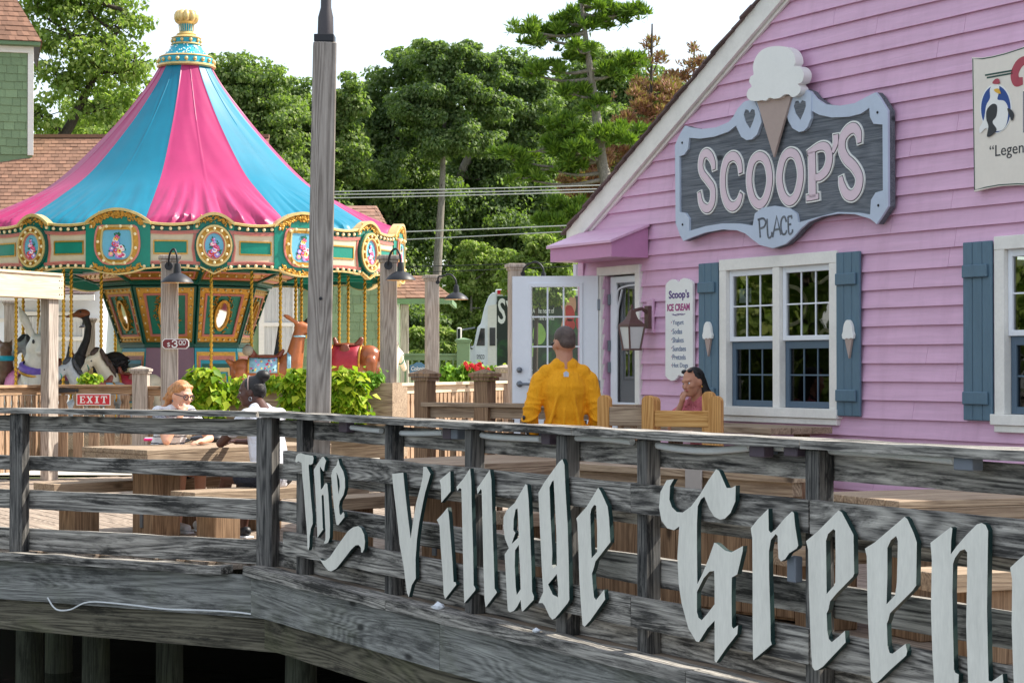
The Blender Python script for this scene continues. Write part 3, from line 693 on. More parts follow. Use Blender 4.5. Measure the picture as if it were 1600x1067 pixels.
letter(*A, [(418, 86), (432, 140), (462, 195), (474, 250), (476, 330), (462, 390), (432, 440), (425, 480), (430, 545), (440, 558), (462, 530), (470, 548), (470, 575), (420, 640), (404, 638), (396, 590), (384, 500), (374, 400), (366, 300), (360, 225), (372, 180), (405, 140)], [[(404, 200), (412, 290), (422, 385), (432, 320), (428, 265), (415, 225)]])
letter(*A, [(262, 920), (285, 935), (312, 935), (350, 905), (400, 830), (450, 760), (500, 690), (540, 660), (585, 648), (610, 665), (635, 720), (642, 780), (636, 840), (622, 868), (610, 868), (608, 830), (590, 806), (565, 808), (530, 840), (480, 905), (430, 970), (400, 1005), (360, 1025), (335, 1020), (300, 980)])
B = (600, 710, 4.27)
letter(*B, [(54, 128), (128, 120), (140, 240), (158, 400), (178, 560), (190, 470), (215, 320), (245, 210), (258, 150), (262, 80), (284, 82), (310, 128), (300, 165), (275, 250), (258, 330), (235, 450), (220, 560), (210, 700), (212, 825), (185, 870), (165, 950), (152, 915), (130, 740), (105, 600), (90, 450), (72, 300), (60, 200)])
letter(*B, [(442, 110), (445, 245), (382, 320), (380, 205), (370, 172), (395, 150)])
letter(*B, [(424, 352), (432, 395), (445, 560), (458, 730), (464, 848), (478, 850), (482, 866), (408, 962), (398, 930), (392, 800), (378, 620), (370, 470), (352, 435), (390, 395)])
letter(*B, [(574, 92), (582, 180), (586, 380), (594, 640), (598, 870), (610, 892), (608, 905), (536, 990), (532, 900), (526, 640), (520, 380), (516, 230), (505, 222), (490, 242), (483, 215), (530, 160)])
letter(*B, [(706, 100), (716, 170), (722, 400), (730, 640), (738, 890), (754, 918), (678, 1018), (670, 960), (662, 700), (656, 420), (652, 240), (645, 228), (625, 262), (620, 225), (655, 175)])
D = (770, 700, 3.68)
letter(*D, [(188, 206), (198, 212), (206, 300), (214, 480), (222, 680), (226, 825), (236, 850), (235, 870), (172, 938), (165, 930), (160, 870), (140, 910), (120, 935), (98, 942), (86, 930), (80, 830), (72, 680), (68, 610), (92, 574), (70, 520), (60, 450), (62, 395), (80, 355), (125, 315)],
       [[(120, 410), (118, 470), (130, 485), (108, 550), (150, 510), (146, 420), (142, 345), (130, 352)], [(150, 555), (128, 585), (126, 680), (132, 800), (138, 842), (160, 810), (156, 680)]])
letter(*D, [(400, 62), (412, 95), (418, 240), (430, 440), (436, 640), (440, 870), (430, 890), (360, 975), (342, 984), (325, 965), (298, 905), (285, 888), (262, 890), (290, 825), (282, 700), (272, 480), (264, 300), (262, 255), (300, 190), (380, 80)],
       [[(326, 225), (332, 400), (342, 600), (340, 670), (348, 690), (368, 672), (366, 500), (356, 300), (350, 185), (340, 192)], [(368, 722), (318, 782), (345, 840), (374, 856), (376, 800)]])
letter(*D, [(606, 226), (622, 250), (660, 335), (668, 400), (676, 540), (612, 622), (590, 650), (580, 690), (570, 720), (574, 780), (582, 855), (594, 872), (640, 812), (646, 868), (560, 990), (528, 1025), (516, 1015), (508, 920), (498, 760), (492, 560), (486, 430), (480, 402), (540, 335)],
       [[(566, 350), (560, 380), (564, 520), (568, 632), (600, 595), (600, 460), (594, 330), (582, 325)]])
E = (1020, 720, 3.335)
letter(*E, [(72, 100), (110, 94), (90, 130), (86, 200), (100, 240), (125, 265), (155, 268), (200, 235), (245, 175), (290, 100), (330, 42), (345, 50), (385, 140), (410, 140), (432, 128), (430, 210), (405, 270), (375, 300), (350, 305), (320, 290), (295, 250), (268, 185), (250, 200), (234, 235), (230, 330), (230, 450), (232, 640), (255, 595), (290, 510), (320, 425), (335, 430), (375, 465), (410, 475), (470, 442), (468, 470), (440, 590), (412, 606), (410, 700), (412, 860), (420, 872), (444, 855), (440, 900), (385, 970), (330, 1050), (322, 1040), (322, 935), (322, 830), (285, 870), (240, 942), (225, 938), (185, 870), (150, 740), (135, 640), (128, 500), (138, 340), (110, 360), (75, 350), (45, 310), (32, 240), (40, 160)],
       [[(320, 572), (295, 575), (265, 610), (230, 680), (230, 785), (238, 815), (255, 828), (280, 800), (322, 745), (322, 650)]])
letter(*E, [(602, 248), (604, 360), (615, 374), (640, 355), (685, 300), (725, 262), (735, 270), (742, 340), (758, 440), (750, 455), (710, 480), (690, 510), (668, 522), (655, 505), (652, 450), (650, 390), (640, 380), (615, 410), (605, 470), (606, 600), (612, 800), (614, 935), (620, 955), (524, 1036), (522, 1020), (520, 800), (520, 600), (518, 400), (510, 350), (545, 305)])
H_ = (1240, 780, 3.719)
letter(*H_, [(262, 62), (280, 75), (325, 160), (348, 205), (352, 430), (345, 448), (250, 545), (212, 590), (202, 640), (192, 660), (196, 760), (205, 810), (222, 828), (262, 795), (298, 762), (302, 830), (240, 895), (170, 970), (140, 990), (122, 992), (108, 970), (98, 800), (88, 500), (84, 290), (72, 242), (140, 185)],
       [[(200, 200), (188, 240), (190, 400), (192, 548), (235, 500), (242, 480), (244, 330), (242, 180), (230, 172)]])
letter(*H_, [(645, 100), (662, 115), (700, 200), (716, 250), (712, 500), (690, 530), (600, 620), (560, 660), (550, 700), (542, 720), (546, 850), (558, 890), (575, 895), (650, 838), (660, 880), (655, 905), (560, 990), (490, 1060), (465, 1068), (450, 1050), (442, 900), (430, 640), (425, 330), (414, 285), (470, 250)],
       [[(566, 235), (545, 280), (545, 440), (540, 608), (590, 555), (600, 480), (606, 240), (596, 212)]])
J = (1430, 800, 3.994)
letter(*J, [(222, 92), (232, 100), (224, 180), (222, 262), (260, 210), (320, 140), (385, 75), (415, 66), (440, 80), (455, 115), (452, 300), (448, 600), (454, 900), (458, 1050), (475, 1056), (545, 1008), (550, 1060), (470, 1140), (345, 1230), (336, 1200), (328, 1000), (318, 700), (324, 400), (324, 250), (308, 230), (280, 240), (248, 285), (236, 320), (232, 500), (236, 740), (242, 980), (250, 1000), (272, 1010), (270, 1060), (130, 1180), (120, 1100), (108, 900), (98, 600), (104, 300), (95, 190)])
letter(*J, [(760, 200), (800, 230), (850, 320), (850, 620), (760, 720), (720, 780), (730, 960), (760, 960), (840, 900), (845, 960), (700, 1120), (620, 1180), (612, 1000), (602, 700), (605, 420), (592, 345), (640, 300)],
       [[(725, 330), (700, 390), (702, 680), (765, 620), (770, 340)]])
# white conduit, floodlight boxes on the railing
con = thing('conduit_run', 'white plastic conduit sagging along the railing with grey boxes and small dark lamps', 'conduit', C0, R60)
def run(pts, v=.085):
    q = [FF.on(a, b, v) for a, b in pts]; mb = MB(); mb.tube([(a.x, v, a.y) for a in smooth(q, 5)], .018, 8); mb.build('pipe', G['pvc'], con, sm=50)
run([(545, 667), (575, 671), (596, 673)], .07); run([(614, 676), (650, 677), (693, 676)], .07); run([(738, 676), (770, 682), (845, 686)], .07); run([(890, 684), (940, 685), (988, 690)], .07); run([(1008, 692), (1060, 701), (1110, 704), (1172, 699)], .07); run([(1200, 698), (1225, 699)], .07); run([(1288, 703), (1380, 709), (1492, 719)], .07)
def jbox(px0, px1, py0, py1, m, nm, v=.03, d=.06):
    a = FF.on(px0, (py0+py1)/2, v); b = FF.on(px1, (py0+py1)/2, v); t = FF.on((px0+px1)/2, py0, v); u = FF.on((px0+px1)/2, py1, v)
    mb = MB(); mb.box(a[0], b[0], v, v+d, u[1], t[1]); mb.build(nm, G[m], con, bevel=.004)
jbox(529, 541, 656, 675, 'boxmauve', 'floodlight'); jbox(691, 703, 668, 686, 'boxmauve', 'floodlight'); jbox(704, 714, 670, 686, 'boxgrey', 'junction_box'); jbox(845, 858, 676, 694, 'boxmauve', 'floodlight')
jbox(1170, 1193, 689, 714, 'boxmauve', 'floodlight', -.01); jbox(1188, 1200, 690, 710, 'boxgrey', 'junction_box', .03); jbox(1224, 1245, 690, 713, 'boxmauve', 'floodlight', -.01); jbox(1489, 1519, 708, 735, 'boxgrey', 'junction_box', -.02)
x, z = FF.on(1241, 888, -.03); mb = MB(); mb.box(x-.03, x+.03, -.05, -.005, z-.06, z+.055); mb.build('switch_box', G['boxgrey'], con, bevel=.005)
# ================================================================== the big shop sign
SV = -.115
G['ink_black'] = flat('ink_black', lin((48, 50, 56))); 
def wz(pts, v=SV, k=(1030, 50, 3.047)): return [tuple(HF.on(k[0]+a/k[2], k[1]+b/k[2], v)) for a, b in pts]
ss = thing('shop_sign', "big carved sign reading SCOOP'S PLACE with ice cream cone on the pink wall", 'sign', HF.o, R60)
OUT = [(75, 540), (92, 500), (108, 470), (122, 447), (145, 455), (200, 463), (270, 455), (330, 430), (352, 405), (374, 365), (402, 335), (450, 322), (500, 300), (560, 285), (620, 280), (690, 271), (720, 283), (748, 318), (790, 345), (860, 352), (930, 340), (990, 308), (1030, 288), (1048, 310), (1088, 375), (1090, 830), (1065, 870), (1035, 915), (1005, 890), (930, 868), (850, 865), (770, 880), (710, 905), (670, 940), (640, 975), (600, 1010), (540, 1030), (480, 1015), (440, 985), (410, 960), (370, 945), (300, 940), (220, 955), (150, 980), (115, 995), (100, 970), (78, 910)]
INN = [(96, 592), (118, 586), (136, 560), (142, 505), (190, 509), (260, 500), (330, 475), (378, 437), (430, 410), (520, 385), (620, 375), (718, 372), (760, 395), (820, 408), (900, 405), (960, 390), (1000, 362), (1003, 405), (1020, 438), (1063, 442), (1065, 755), (1030, 765), (1008, 800), (1004, 870), (940, 860), (850, 858), (760, 880), (662, 908), (655, 865), (620, 840), (550, 828), (490, 838), (455, 865), (445, 922), (380, 912), (300, 912), (220, 925), (142, 948), (143, 890), (125, 862), (97, 858)]
mb = MB(); mb.prism(wz(OUT), SV, -.045, holes=[]); mb.V = [(a, max(b, SV+.02) if b < -.1 else b, c) for a, b, c in mb.V]; mb.build('sign_board', G['charcoal'], ss)
mb = MB(); mb.prism(wz(OUT), SV, SV+.0195, holes=[wz(INN)]); mb.build('border', G['lightblue'], ss)
for pet, heart in (([(366, 450), (374, 420), (385, 360), (410, 330), (450, 322), (480, 390), (487, 430), (465, 490), (440, 512), (415, 516), (390, 500), (378, 475)], [(402, 395), (410, 370), (424, 372), (430, 385), (440, 368), (454, 372), (457, 395), (448, 425), (432, 462), (412, 430)]),
                   ([(608, 400), (620, 330), (660, 285), (700, 280), (725, 290), (722, 380), (722, 412), (705, 455), (688, 472), (665, 477), (635, 460), (615, 425)], [(640, 355), (648, 330), (662, 328), (670, 340), (680, 326), (697, 332), (698, 355), (688, 385), (672, 420), (650, 390)])):
    mb = MB(); mb.prism(wz(heart, SV-.004), SV-.004, SV-.0005); mb.build('heart', G['charcoal'], ss)
    mb = MB(); mb.prism(wz(pet, SV-.008), SV-.008, SV+.0185, holes=[wz(heart, SV-.008)]); mb.build('ornament', G['lightblue'], ss)
CONE = [(462, 320), (628, 305), (545, 597)]
mb = MB(); mb.prism(wz(CONE, SV-.028), SV-.028, SV-.0095); mb.build('cone', G['conetan'], ss)
SCP = [(430, 325), (416, 303), (424, 275), (440, 260), (428, 238), (436, 212), (449, 203), (446, 165), (458, 125), (485, 90), (530, 71), (590, 70), (628, 88), (646, 120), (648, 148), (640, 164), (665, 166), (684, 186), (688, 212), (678, 240), (660, 250), (673, 267), (668, 290), (650, 306), (632, 311), (615, 298), (592, 301), (575, 314), (545, 319), (524, 314), (508, 328), (488, 326), (462, 330)]
q = wz(SCP, SV-.06); q = [tuple(p) for p in smooth(q, 3, True)]
mb = MB(); mb.prism(q, SV-.06, SV+.019); mb.build('scoop', G['signwhite'], ss)
for c in ((110, 528), (1040, 384), (112, 917), (1044, 826)):
    x, z = wz([c])[0]; mb = MB(); mb.ell((x, SV-.002, z), (.011, .008, .011), 8, 5); mb.build('screw', G['black'], ss)
LT = [([(258, 655), (254, 620), (240, 590), (222, 577), (203, 592), (195, 635), (203, 672), (228, 706), (252, 745), (252, 805), (236, 838), (214, 838), (196, 812), (188, 765)], [.03, .05, .06, .062, .06, .055, .055, .055, .055, .06, .06, .06, .045, .03], False),
      ([(385, 672), (380, 625), (362, 596), (340, 594), (316, 618), (302, 680), (304, 760), (322, 815), (348, 832), (374, 812), (388, 770)], [.035, .05, .062, .066, .064, .06, .06, .064, .066, .055, .03], False),
      ([(475, 592), (510, 620), (524, 705), (506, 790), (475, 822), (442, 790), (426, 707), (440, 622)], .062, True),
      ([(622, 575), (656, 600), (671, 685), (652, 775), (618, 806), (586, 775), (570, 695), (588, 605)], .062, True),
      ([(724, 570), (726, 650), (728, 788)], .075, False), ([(705, 578), (760, 546), (795, 552), (808, 600), (795, 655), (765, 688), (738, 694)], [.03, .05, .062, .066, .066, .055, .04], False), ([(700, 792), (728, 788), (756, 782)], .035, False),
      ([(838, 490), (838, 530), (824, 575)], [.05, .05, .018], False),
      ([(950, 528), (946, 482), (926, 458), (898, 468), (872, 505), (868, 558), (888, 604), (924, 640), (950, 690), (944, 745), (918, 778), (888, 770), (868, 728), (862, 690)], [.03, .06, .07, .072, .07, .07, .07, .07, .07, .07, .07, .068, .055, .03], False)]
for path, w_, cl in LT:
    ls = path
    for dm_, (ex, y0, y1, mm) in enumerate(((.040, SV+.008, SV+.0198, 'signwhite'), (.017, SV+.0060, SV+.0078, 'ink_black'), (.006, SV+.002, SV+.0058, 'signpink'))):
        ww = [a+ex for a in w_] if isinstance(w_, list) else w_+ex
        pts = wz(path, SV)
        if not cl and ex > .008:      # run the rim a little past the stroke ends
            a, b = Vector(pts[0]), Vector(pts[1]); c, d = Vector(pts[-1]), Vector(pts[-2]); g_ = (ex-.008)/2
            pts = [tuple(a+(a-b).normalized()*g_)]+pts+[tuple(c+(c-d).normalized()*g_)]; ww = ww if not isinstance(ww, list) else [ww[0]]+ww+[ww[-1]]
        mb = MB(); mb.strip(pts, ww, y0, y1, closed=cl, sub=7); mb.build('letter', G[mm], ss)
for path in ([(476, 893), (482, 980)], [(470, 895), (495, 888), (508, 905), (500, 928), (481, 936)], [(514, 890), (519, 975), (535, 972), (537, 952)], [(541, 978), (560, 878), (580, 966)], [(549, 943), (574, 938)], [(606, 905), (598, 880), (584, 890), (580, 925), (587, 960), (600, 962), (608, 945)], [(614, 880), (618, 958), (634, 954), (635, 940)], [(614, 880), (632, 876), (632, 890)], [(616, 918), (629, 915)]):
    mb = MB(); mb.strip(wz(path), .017, SV-.003, SV-.0005, sub=4 if len(path) > 3 else 1); mb.build('letter', G['charcoal'], ss)
# ================================================================== the menu board
MV = -.06; mk = (1030, 430, 6.275)
ms = thing('menu_board', 'narrow white menu board with scalloped ends listing ice cream and snacks beside the door', 'sign', HF.o, R60)
o_ = [(62, 105), (72, 80), (100, 52), (130, 40), (165, 48), (190, 75), (205, 45), (240, 28), (285, 38), (318, 60), (328, 85), (330, 900), (322, 960), (290, 990), (250, 985), (215, 990), (190, 975), (175, 1005), (150, 1030), (118, 1035), (85, 1015), (60, 985)]
mb = MB(); mb.prism(wz(o_, MV, mk), MV, -.036); mb.build('board', G['signwhite'], ms)
G['ink_purple'] = flat('ink_purple', lin((96, 70, 130))); G['ink_magenta'] = flat('ink_magenta', lin((170, 70, 130))); G['ink_blue'] = flat('ink_blue', lin((40, 80, 130)))
def mtext(s, x0, x1, y0, y1, m, bold=.01):
    a = wz([(x0, (y0+y1)/2)], MV, mk)[0]; b = wz([(x1, (y0+y1)/2)], MV, mk)[0]; c = wz([((x0+x1)/2, y1)], MV, mk)[0]; d = wz([((x0+x1)/2, y0)], MV, mk)[0]
    mb = MB(); mb.text(s, a[0], c[1], b[0], d[1], MV-.002, MV-.0003, bold=bold); mb.build('lettering', G[m], ms)
mtext("Scoop's", 95, 295, 145, 250, 'ink_purple', .03); mtext('ICE CREAM', 80, 300, 278, 350, 'ink_magenta', .035)
for i, (s, x1) in enumerate((('Yogurt', 240), ('Sodas', 225), ('Shakes', 240), ('Sundaes', 262), ('Pretzels', 260), ('Hot Dogs', 282))):
    y0 = 440+i*84; mtext(s, 132, x1, y0, y0+52+(6 if i in (0, 5) else 0), 'ink_blue', .0)
    x, z = wz([(122, y0+22)], MV, mk)[0]; mb = MB(); mb.ell((x, MV-.0005, z), (.006, .002, .006), 8, 4); mb.build('bullet', G['ink_magenta'], ms)
mb = MB(); mb.strip(wz([(125, 382), (150, 390), (190, 380), (225, 388), (255, 378)], MV, mk), .006, MV-.002, MV-.0003); mb.strip(wz([(140, 378), (160, 396), (190, 390), (220, 376), (245, 388)], MV, mk), .004, MV-.0022, MV-.0004); mb.build('flourish', G['ink_purple'], ms)
# ================================================================== the hen sign at the right edge
CV = -.07; ck = (1500, 60, 4.27)
cs = thing('restaurant_sign', 'cream sign with a white hen on blue oval, at the right picture edge', 'sign', HF.o, R60)
co = [(80, 128), (150, 130), (220, 118), (300, 98), (380, 75), (430, 55), (560, 20), (900, 0), (1200, 20), (1200, 1010), (900, 985), (560, 985), (380, 980), (260, 988), (170, 1005), (95, 1025)]
mb = MB(); mb.prism(wz(co, CV, ck), CV, -.036); mb.build('board', G['signcream'], cs)
G['ink_green'] = flat('ink_green', lin((40, 74, 66))); G['ink_royal'] = flat('ink_royal', lin((36, 74, 146))); G['ink_red'] = flat('ink_red', lin((176, 70, 86))); G['ink_yellow'] = flat('ink_yellow', lin((232, 180, 60)))
mb = MB()
for pa in ([(168, 248), (352, 216)], [(180, 265), (352, 234)]): mb.strip(wz(pa, CV, ck), .012, CV-.002, CV-.0003, sub=1)
inner_ = [(86, 138), (150, 138), (220, 126), (300, 106), (430, 64), (560, 30), (900, 10), (1190, 28), (1190, 1000), (900, 975), (560, 976), (380, 971), (260, 979), (170, 995), (98, 1012)]
mb.strip(wz(inner_, CV, ck), .007, CV-.0021, CV-.0004, sub=1, closed=True); mb.build('ruling', G['ink_green'], cs)
def cpoly(pts, m, y, nm): mb = MB(); mb.prism([tuple(p) for p in smooth(wz(pts, CV, ck), 4, True)], CV-y, CV-y+.0018); mb.build(nm, G[m], cs)
cpoly([(242+106*math.cos(a), 470+165*math.sin(a)) for a in np.linspace(0, 2*math.pi, 20)[:-1]], 'signwhite', .0030, 'oval_rim')
cpoly([(242+98*math.cos(a), 472+156*math.sin(a)) for a in np.linspace(0, 2*math.pi, 20)[:-1]], 'ink_royal', .0050, 'oval')
cpoly([(205, 340), (235, 300), (265, 320), (262, 370), (255, 410), (300, 420), (325, 470), (318, 560), (290, 610), (240, 620), (180, 600), (140, 635), (135, 600), (165, 540), (180, 450), (205, 400)], 'signwhite', .0072, 'hen')
cpoly([(185, 480), (222, 440), (252, 452), (248, 520), (222, 560), (250, 610), (215, 650), (186, 655), (196, 590), (182, 540)], 'ink_black', .0094, 'dark_wing')
cpoly([(322, 470), (350, 480), (366, 515), (352, 552), (338, 520)], 'ink_black', .0094, 'dark_wing')
cpoly([(222, 300), (240, 275), (262, 272), (270, 300), (245, 308)], 'ink_red', .0094, 'comb'); cpoly([(232, 345), (262, 338), (278, 370), (250, 365)], 'ink_yellow', .0094, 'beak')
def ctext(s, x0, x1, y0, y1, m, bold=.0): 
    a = wz([(x0, (y0+y1)/2)], CV, ck)[0]; b = wz([(x1, (y0+y1)/2)], CV, ck)[0]; c = wz([((x0+x1)/2, y1)], CV, ck)[0]; d = wz([((x0+x1)/2, y0)], CV, ck)[0]
    mb = MB(); mb.text(s, a[0], c[1], b[0], d[1], CV-.002, CV-.0003, bold=bold); mb.build('lettering', G[m], cs)
ctext('\u201cLegend', 198, 470, 700, 800, 'ink_black')
mb = MB(); mb.strip(wz([(470, 165), (430, 150), (390, 180), (365, 240), (378, 290), (420, 285)], CV, ck), [.04, .06, .07, .075, .07, .05], CV-.002, CV-.0003); mb.build('lettering', G['ink_red'], cs)
mb = MB(); mb.prism(wz([(422, 355), (700, 345), (700, 640), (422, 630)], CV, ck), CV-.002, CV-.0003); mb.build('panel', G['boxgrey'], cs)
# ================================================================== porch lantern by the door
lv = -.03; lk = (850, 340, 3.335)
px_ = HF.on(850+560/3.335, 340+525/3.335, lv)
ln = thing('wall_lantern', 'bronze porch lantern with four frosted panes on an arm beside the shop door', 'lantern', HF.world(px_[0], 0, px_[1]), R60)
mb = MB(); mb.box(-.05, .05, -.05, -.028, -.13, .17); mb.build('back_plate', G['pink'], ln, bevel=.004)
mb = MB(); mb.box(-.032, .032, -.085, -.0505, -.09, .11); mb.tube([(0, -.08, .05), (0, -.13, .085), (0, -.2, .07), (0, -.235, .04)], .016, 8); mb.build('bracket', G['bronze'], ln, sm=40)
cy = -.24
mb = MB(); mb.lathe([(.006, .12), (.014, .095), (.008, .08), (.03, .06), (.045, .02), (.06, -.01), (.118, -.055), (.12, -.075), (.10, -.075), (0, -.075)], (0, cy, 0), 4, a0=math.pi/4, a1=math.pi/4+2*math.pi); mb.build('roof', G['bronze'], ln)
T_ = [(sx, sy) for sx, sy in ((-1, -1), (1, -1), (1, 1), (-1, 1))]; rt, rb, zt_, zb_ = .082, .055, -.078, -.27
for i, (sx, sy) in enumerate(T_): mb = MB(); mb.beam((sx*rt, cy+sy*rt, zt_), (sx*rb, cy+sy*rb, zb_), .014, .014); mb.build('bar', G['bronze'], ln)
mb = MB(); mb.box(-rb-.01, rb+.01, cy-rb-.01, cy+rb+.01, zb_-.015, zb_); mb.build('base', G['bronze'], ln)
G['frost'] = paint('frosted_glass', lin((214, 214, 210)), .3, .04, 4, 0)
for i in range(4):
    a, b = T_[i], T_[(i+1) % 4]; mb = MB(); k_ = .93
    mb.add([(a[0]*rt*k_, cy+a[1]*rt*k_, zt_), (b[0]*rt*k_, cy+b[1]*rt*k_, zt_), (b[0]*rb*k_, cy+b[1]*rb*k_, zb_), (a[0]*rb*k_, cy+a[1]*rb*k_, zb_)], [(0, 3, 2, 1)]); mb.build('pane', G['frost'], ln)

# ================================================================== tan shapes and notice just behind the twin window panes
IV = .03; ik = (1060, 370, 3.334); t = thing('window_scroll', 'tan ring and scroll shapes just behind the upper panes of the twin window', 'ornament', HF.o, R60); G['tanscroll'] = paint('tan_scroll', lin((226, 200, 168)), .5, .08)
iw = lambda pts: [tuple(HF.on(ik[0]+a/ik[2], ik[1]+b/ik[2], IV)) for a, b in pts]
mb = MB(); mb.strip(iw([(575+88*math.cos(a), 358+100*math.sin(a)) for a in np.linspace(0, 2*math.pi, 17)[:-1]]), .03, IV, IV+.015, closed=True, sub=3); mb.build('ring', G['tanscroll'], t)
for pts in ([(695, 180), (705, 225), (735, 240), (770, 215), (812, 190)], [(722, 330), (715, 420), (728, 500)], [(735, 510), (760, 485), (800, 500), (825, 512)], [(320, 500), (345, 490), (365, 515)], [(330, 205), (350, 222), (362, 200)]): mb = MB(); mb.strip(iw(pts), .028, IV, IV+.015); mb.build('scroll', G['tanscroll'], t)
NV = .028; t = thing('window_notice', 'white paper notice taped inside the left upper pane of the twin window', 'notice', HF.o, R60); a = HF.on(1060+318/3.334, 370+345/3.334, NV); b = HF.on(1060+378/3.334, 370+268/3.334, NV)
mb = MB(); mb.box(a[0], b[0], NV, NV+.003, a[1], b[1]); mb.build('sheet', G['signwhite'], t); mb = MB(); mb.ell(((a[0]+b[0])/2+.02, NV-.001, a[1]+.08), (.04, .002, .04), 10, 5); mb.build('print', G['ink_royal'], t)
# ================================================================== the carousel
KC = P(290, 574, 32.0); KC.z = 0; TH0 = math.atan2(-KC.y, -KC.x)
car = thing('carousel', 'ornate carousel with pink and turquoise tent top and gold scalloped rounding boards', 'carousel', KC, TH0)
RB = 3.6; D2 = math.pi/180
def cyl(R): return lambda v: ((R-v[1])*math.cos(v[0]/R), (R-v[1])*math.sin(v[0]/R), v[2])
TRB = cyl(RB)
# platform
mb = MB(); mb.lathe([(0, .42), (3.5, .42), (3.52, .40), (3.52, .2), (3.4, .18), (3.4, 0)], seg=64); mb.build('platform', G['table_wood'], car, sm=30)
mb = MB(); mb.lathe([(3.5, 3.05), (1.2, 3.02), (1.2, 3.08), (3.5, 3.11)], seg=48); mb.build('ceiling', G['tealdark'], car, sm=30)
for i in range(16):
    a = i*22.5*D2; mb = MB(); mb.beam((1.3*math.cos(a), 1.3*math.sin(a), 2.98), (3.5*math.cos(a), 3.5*math.sin(a), 2.95), .06, .08); mb.build('sweep', G['teal'], car)
# tent top: twelve canvas panels
PROF = smooth([(3.57, 3.50), (3.3, 3.70), (2.67, 4.08), (2.02, 4.53), (1.227, 5.34), (.683, 6.02), (.43, 6.42)], 9)
def canvas(seed, folds):
    NA, NS = 64, len(PROF); mb = MB(); vs = []; fs = []
    rg = lambda v: 1-2*abs(mnoise.noise(v))
    for i, p in enumerate(PROF):
        s = i/(NS-1)
        for j in range(NA+1):
            t = j/NA; a = (t*36)*D2; r, z = p.x, p.y
            b = math.sin(math.pi*t); low = max(0, 1-s*2.3); q = (t-.5)*(1+s*.9)
            f = rg(Vector((q*6+seed*5, s*1.1, seed)))*.055*low+rg(Vector((q*15+seed*9, s*2.0, seed+4)))*.034*low**1.2+mnoise.noise(Vector((q*24+seed*3, s*3, seed+8)))*.012*low
            f = f*folds*1.9+mnoise.noise(Vector((q*2.2+seed-s*2.5, s*3.5, seed)))*.03*(1-s)+rg(Vector((q*3.2+s*5.5+seed, s*2.0, seed+2)))*.012*(1-s)
            e = b**.5*(.25+.75*min(1, s*9)); r2 = r*(1-.022*b)+f*e; z2 = z+f*.6*e
            r2 += .012*max(0, 1-min(t, 1-t)*26)+.010*max(0, 1-abs(t-.5)*60); vs.append((r2*math.cos(a), r2*math.sin(a), z2))
    for i in range(NS-1):
        for j in range(NA): o = i*(NA+1)+j; fs.append((o, o+1, o+NA+2, o+NA+1))
    mb.add(vs, fs); return mb
for i in range(10):
    pk = i % 2 == 0          # panel 0 spans -10..26 degrees and is pink
    o = canvas(i+1, 1.5 if pk else .6).build('canvas_panel', G['canvas_pink' if pk else 'canvas_teal'], car, sm=60); o.rotation_euler = (0, 0, (-10+36*i)*D2)
# finial
fz = lambda y: 1.42+(574-y/2.963)/93.75; fr = lambda h: h/2.963/93.75
fin = empty('finial'); fin.parent = car
mb = MB(); mb.lathe([(fr(125), fz(318)), (fr(136), fz(312)), (fr(136), fz(304)), (fr(124), fz(300))], seg=32); mb.lathe([(fr(118), fz(274)), (fr(126), fz(268)), (fr(118), fz(262)), (fr(100), fz(260))], seg=32)
mb.lathe([(fr(60), fz(212)), (fr(72), fz(207)), (fr(66), fz(201))], seg=32); mb.lathe([(fr(62), fz(180)), (fr(70), fz(176)), (fr(58), fz(170)), (fr(44), fz(163)), (fr(46), fz(158)), (fr(36), fz(152)), (fr(30), fz(146))], seg=32)
mb.lathe([(fr(34), fz(112)), (fr(44), fz(106)), (fr(50), fz(102))], seg=32); mb.build('gold_moulding', G['goldlight'], fin, sm=40)
mb = MB(); mb.lathe([(fr(126), fz(302)), (fr(124), fz(272))], seg=32); mb.lathe([(fr(104), fz(264)), (fr(92), fz(250)), (fr(74), fz(228)), (fr(64), fz(210))], seg=32); mb.lathe([(fr(62), fz(202)), (fr(62), fz(178))], seg=32); mb.lathe([(fr(30), fz(150)), (fr(27), fz(130)), (fr(34), fz(110))], seg=32); mb.build('teal_bell', G['turq'], fin, sm=40)
mb = MB()
for k_ in range(10):
    a = k_*36*D2; mb.ell((fr(30)*math.cos(a), fr(30)*math.sin(a), fz(78)), (fr(30), fr(19), fr(33)), 10, 7, Matrix.Rotation(a, 3, 'Z'))
mb.lathe([(fr(20), fz(104)), (fr(30), fz(90)), (fr(20), fz(60)), (0, fz(46))], seg=16); mb.build('gold_dome', G['goldlight'], fin, sm=60)
mb = MB()
for k_ in range(20):
    a = k_*18*D2; mb.ell((fr(128)*math.cos(a), fr(128)*math.sin(a), fz(287)), fr(10), 6, 4)
    if k_ % 2: mb.ell((fr(65)*math.cos(a), fr(65)*math.sin(a), fz(190)), fr(9), 6, 4)
    mb.beam((fr(31)*math.cos(a), fr(31)*math.sin(a), fz(148)), (fr(36)*math.cos(a), fr(36)*math.sin(a), fz(110)), .008, .008)
mb.build('gold_bead', G['goldlight'], fin, stuff=True, sm=60)
rr = random.Random(5); mb = MB()
for k_ in range(90):
    a = rr.uniform(0, 6.28); t = rr.random(); r = fr(66+t*34)+.004; z = fz(212+t*46); mb.ell((r*math.cos(a), r*math.sin(a), z), (.012, .012, .012), 5, 3)
mb.build('painted_star', G['signwhite'], fin, stuff=True)
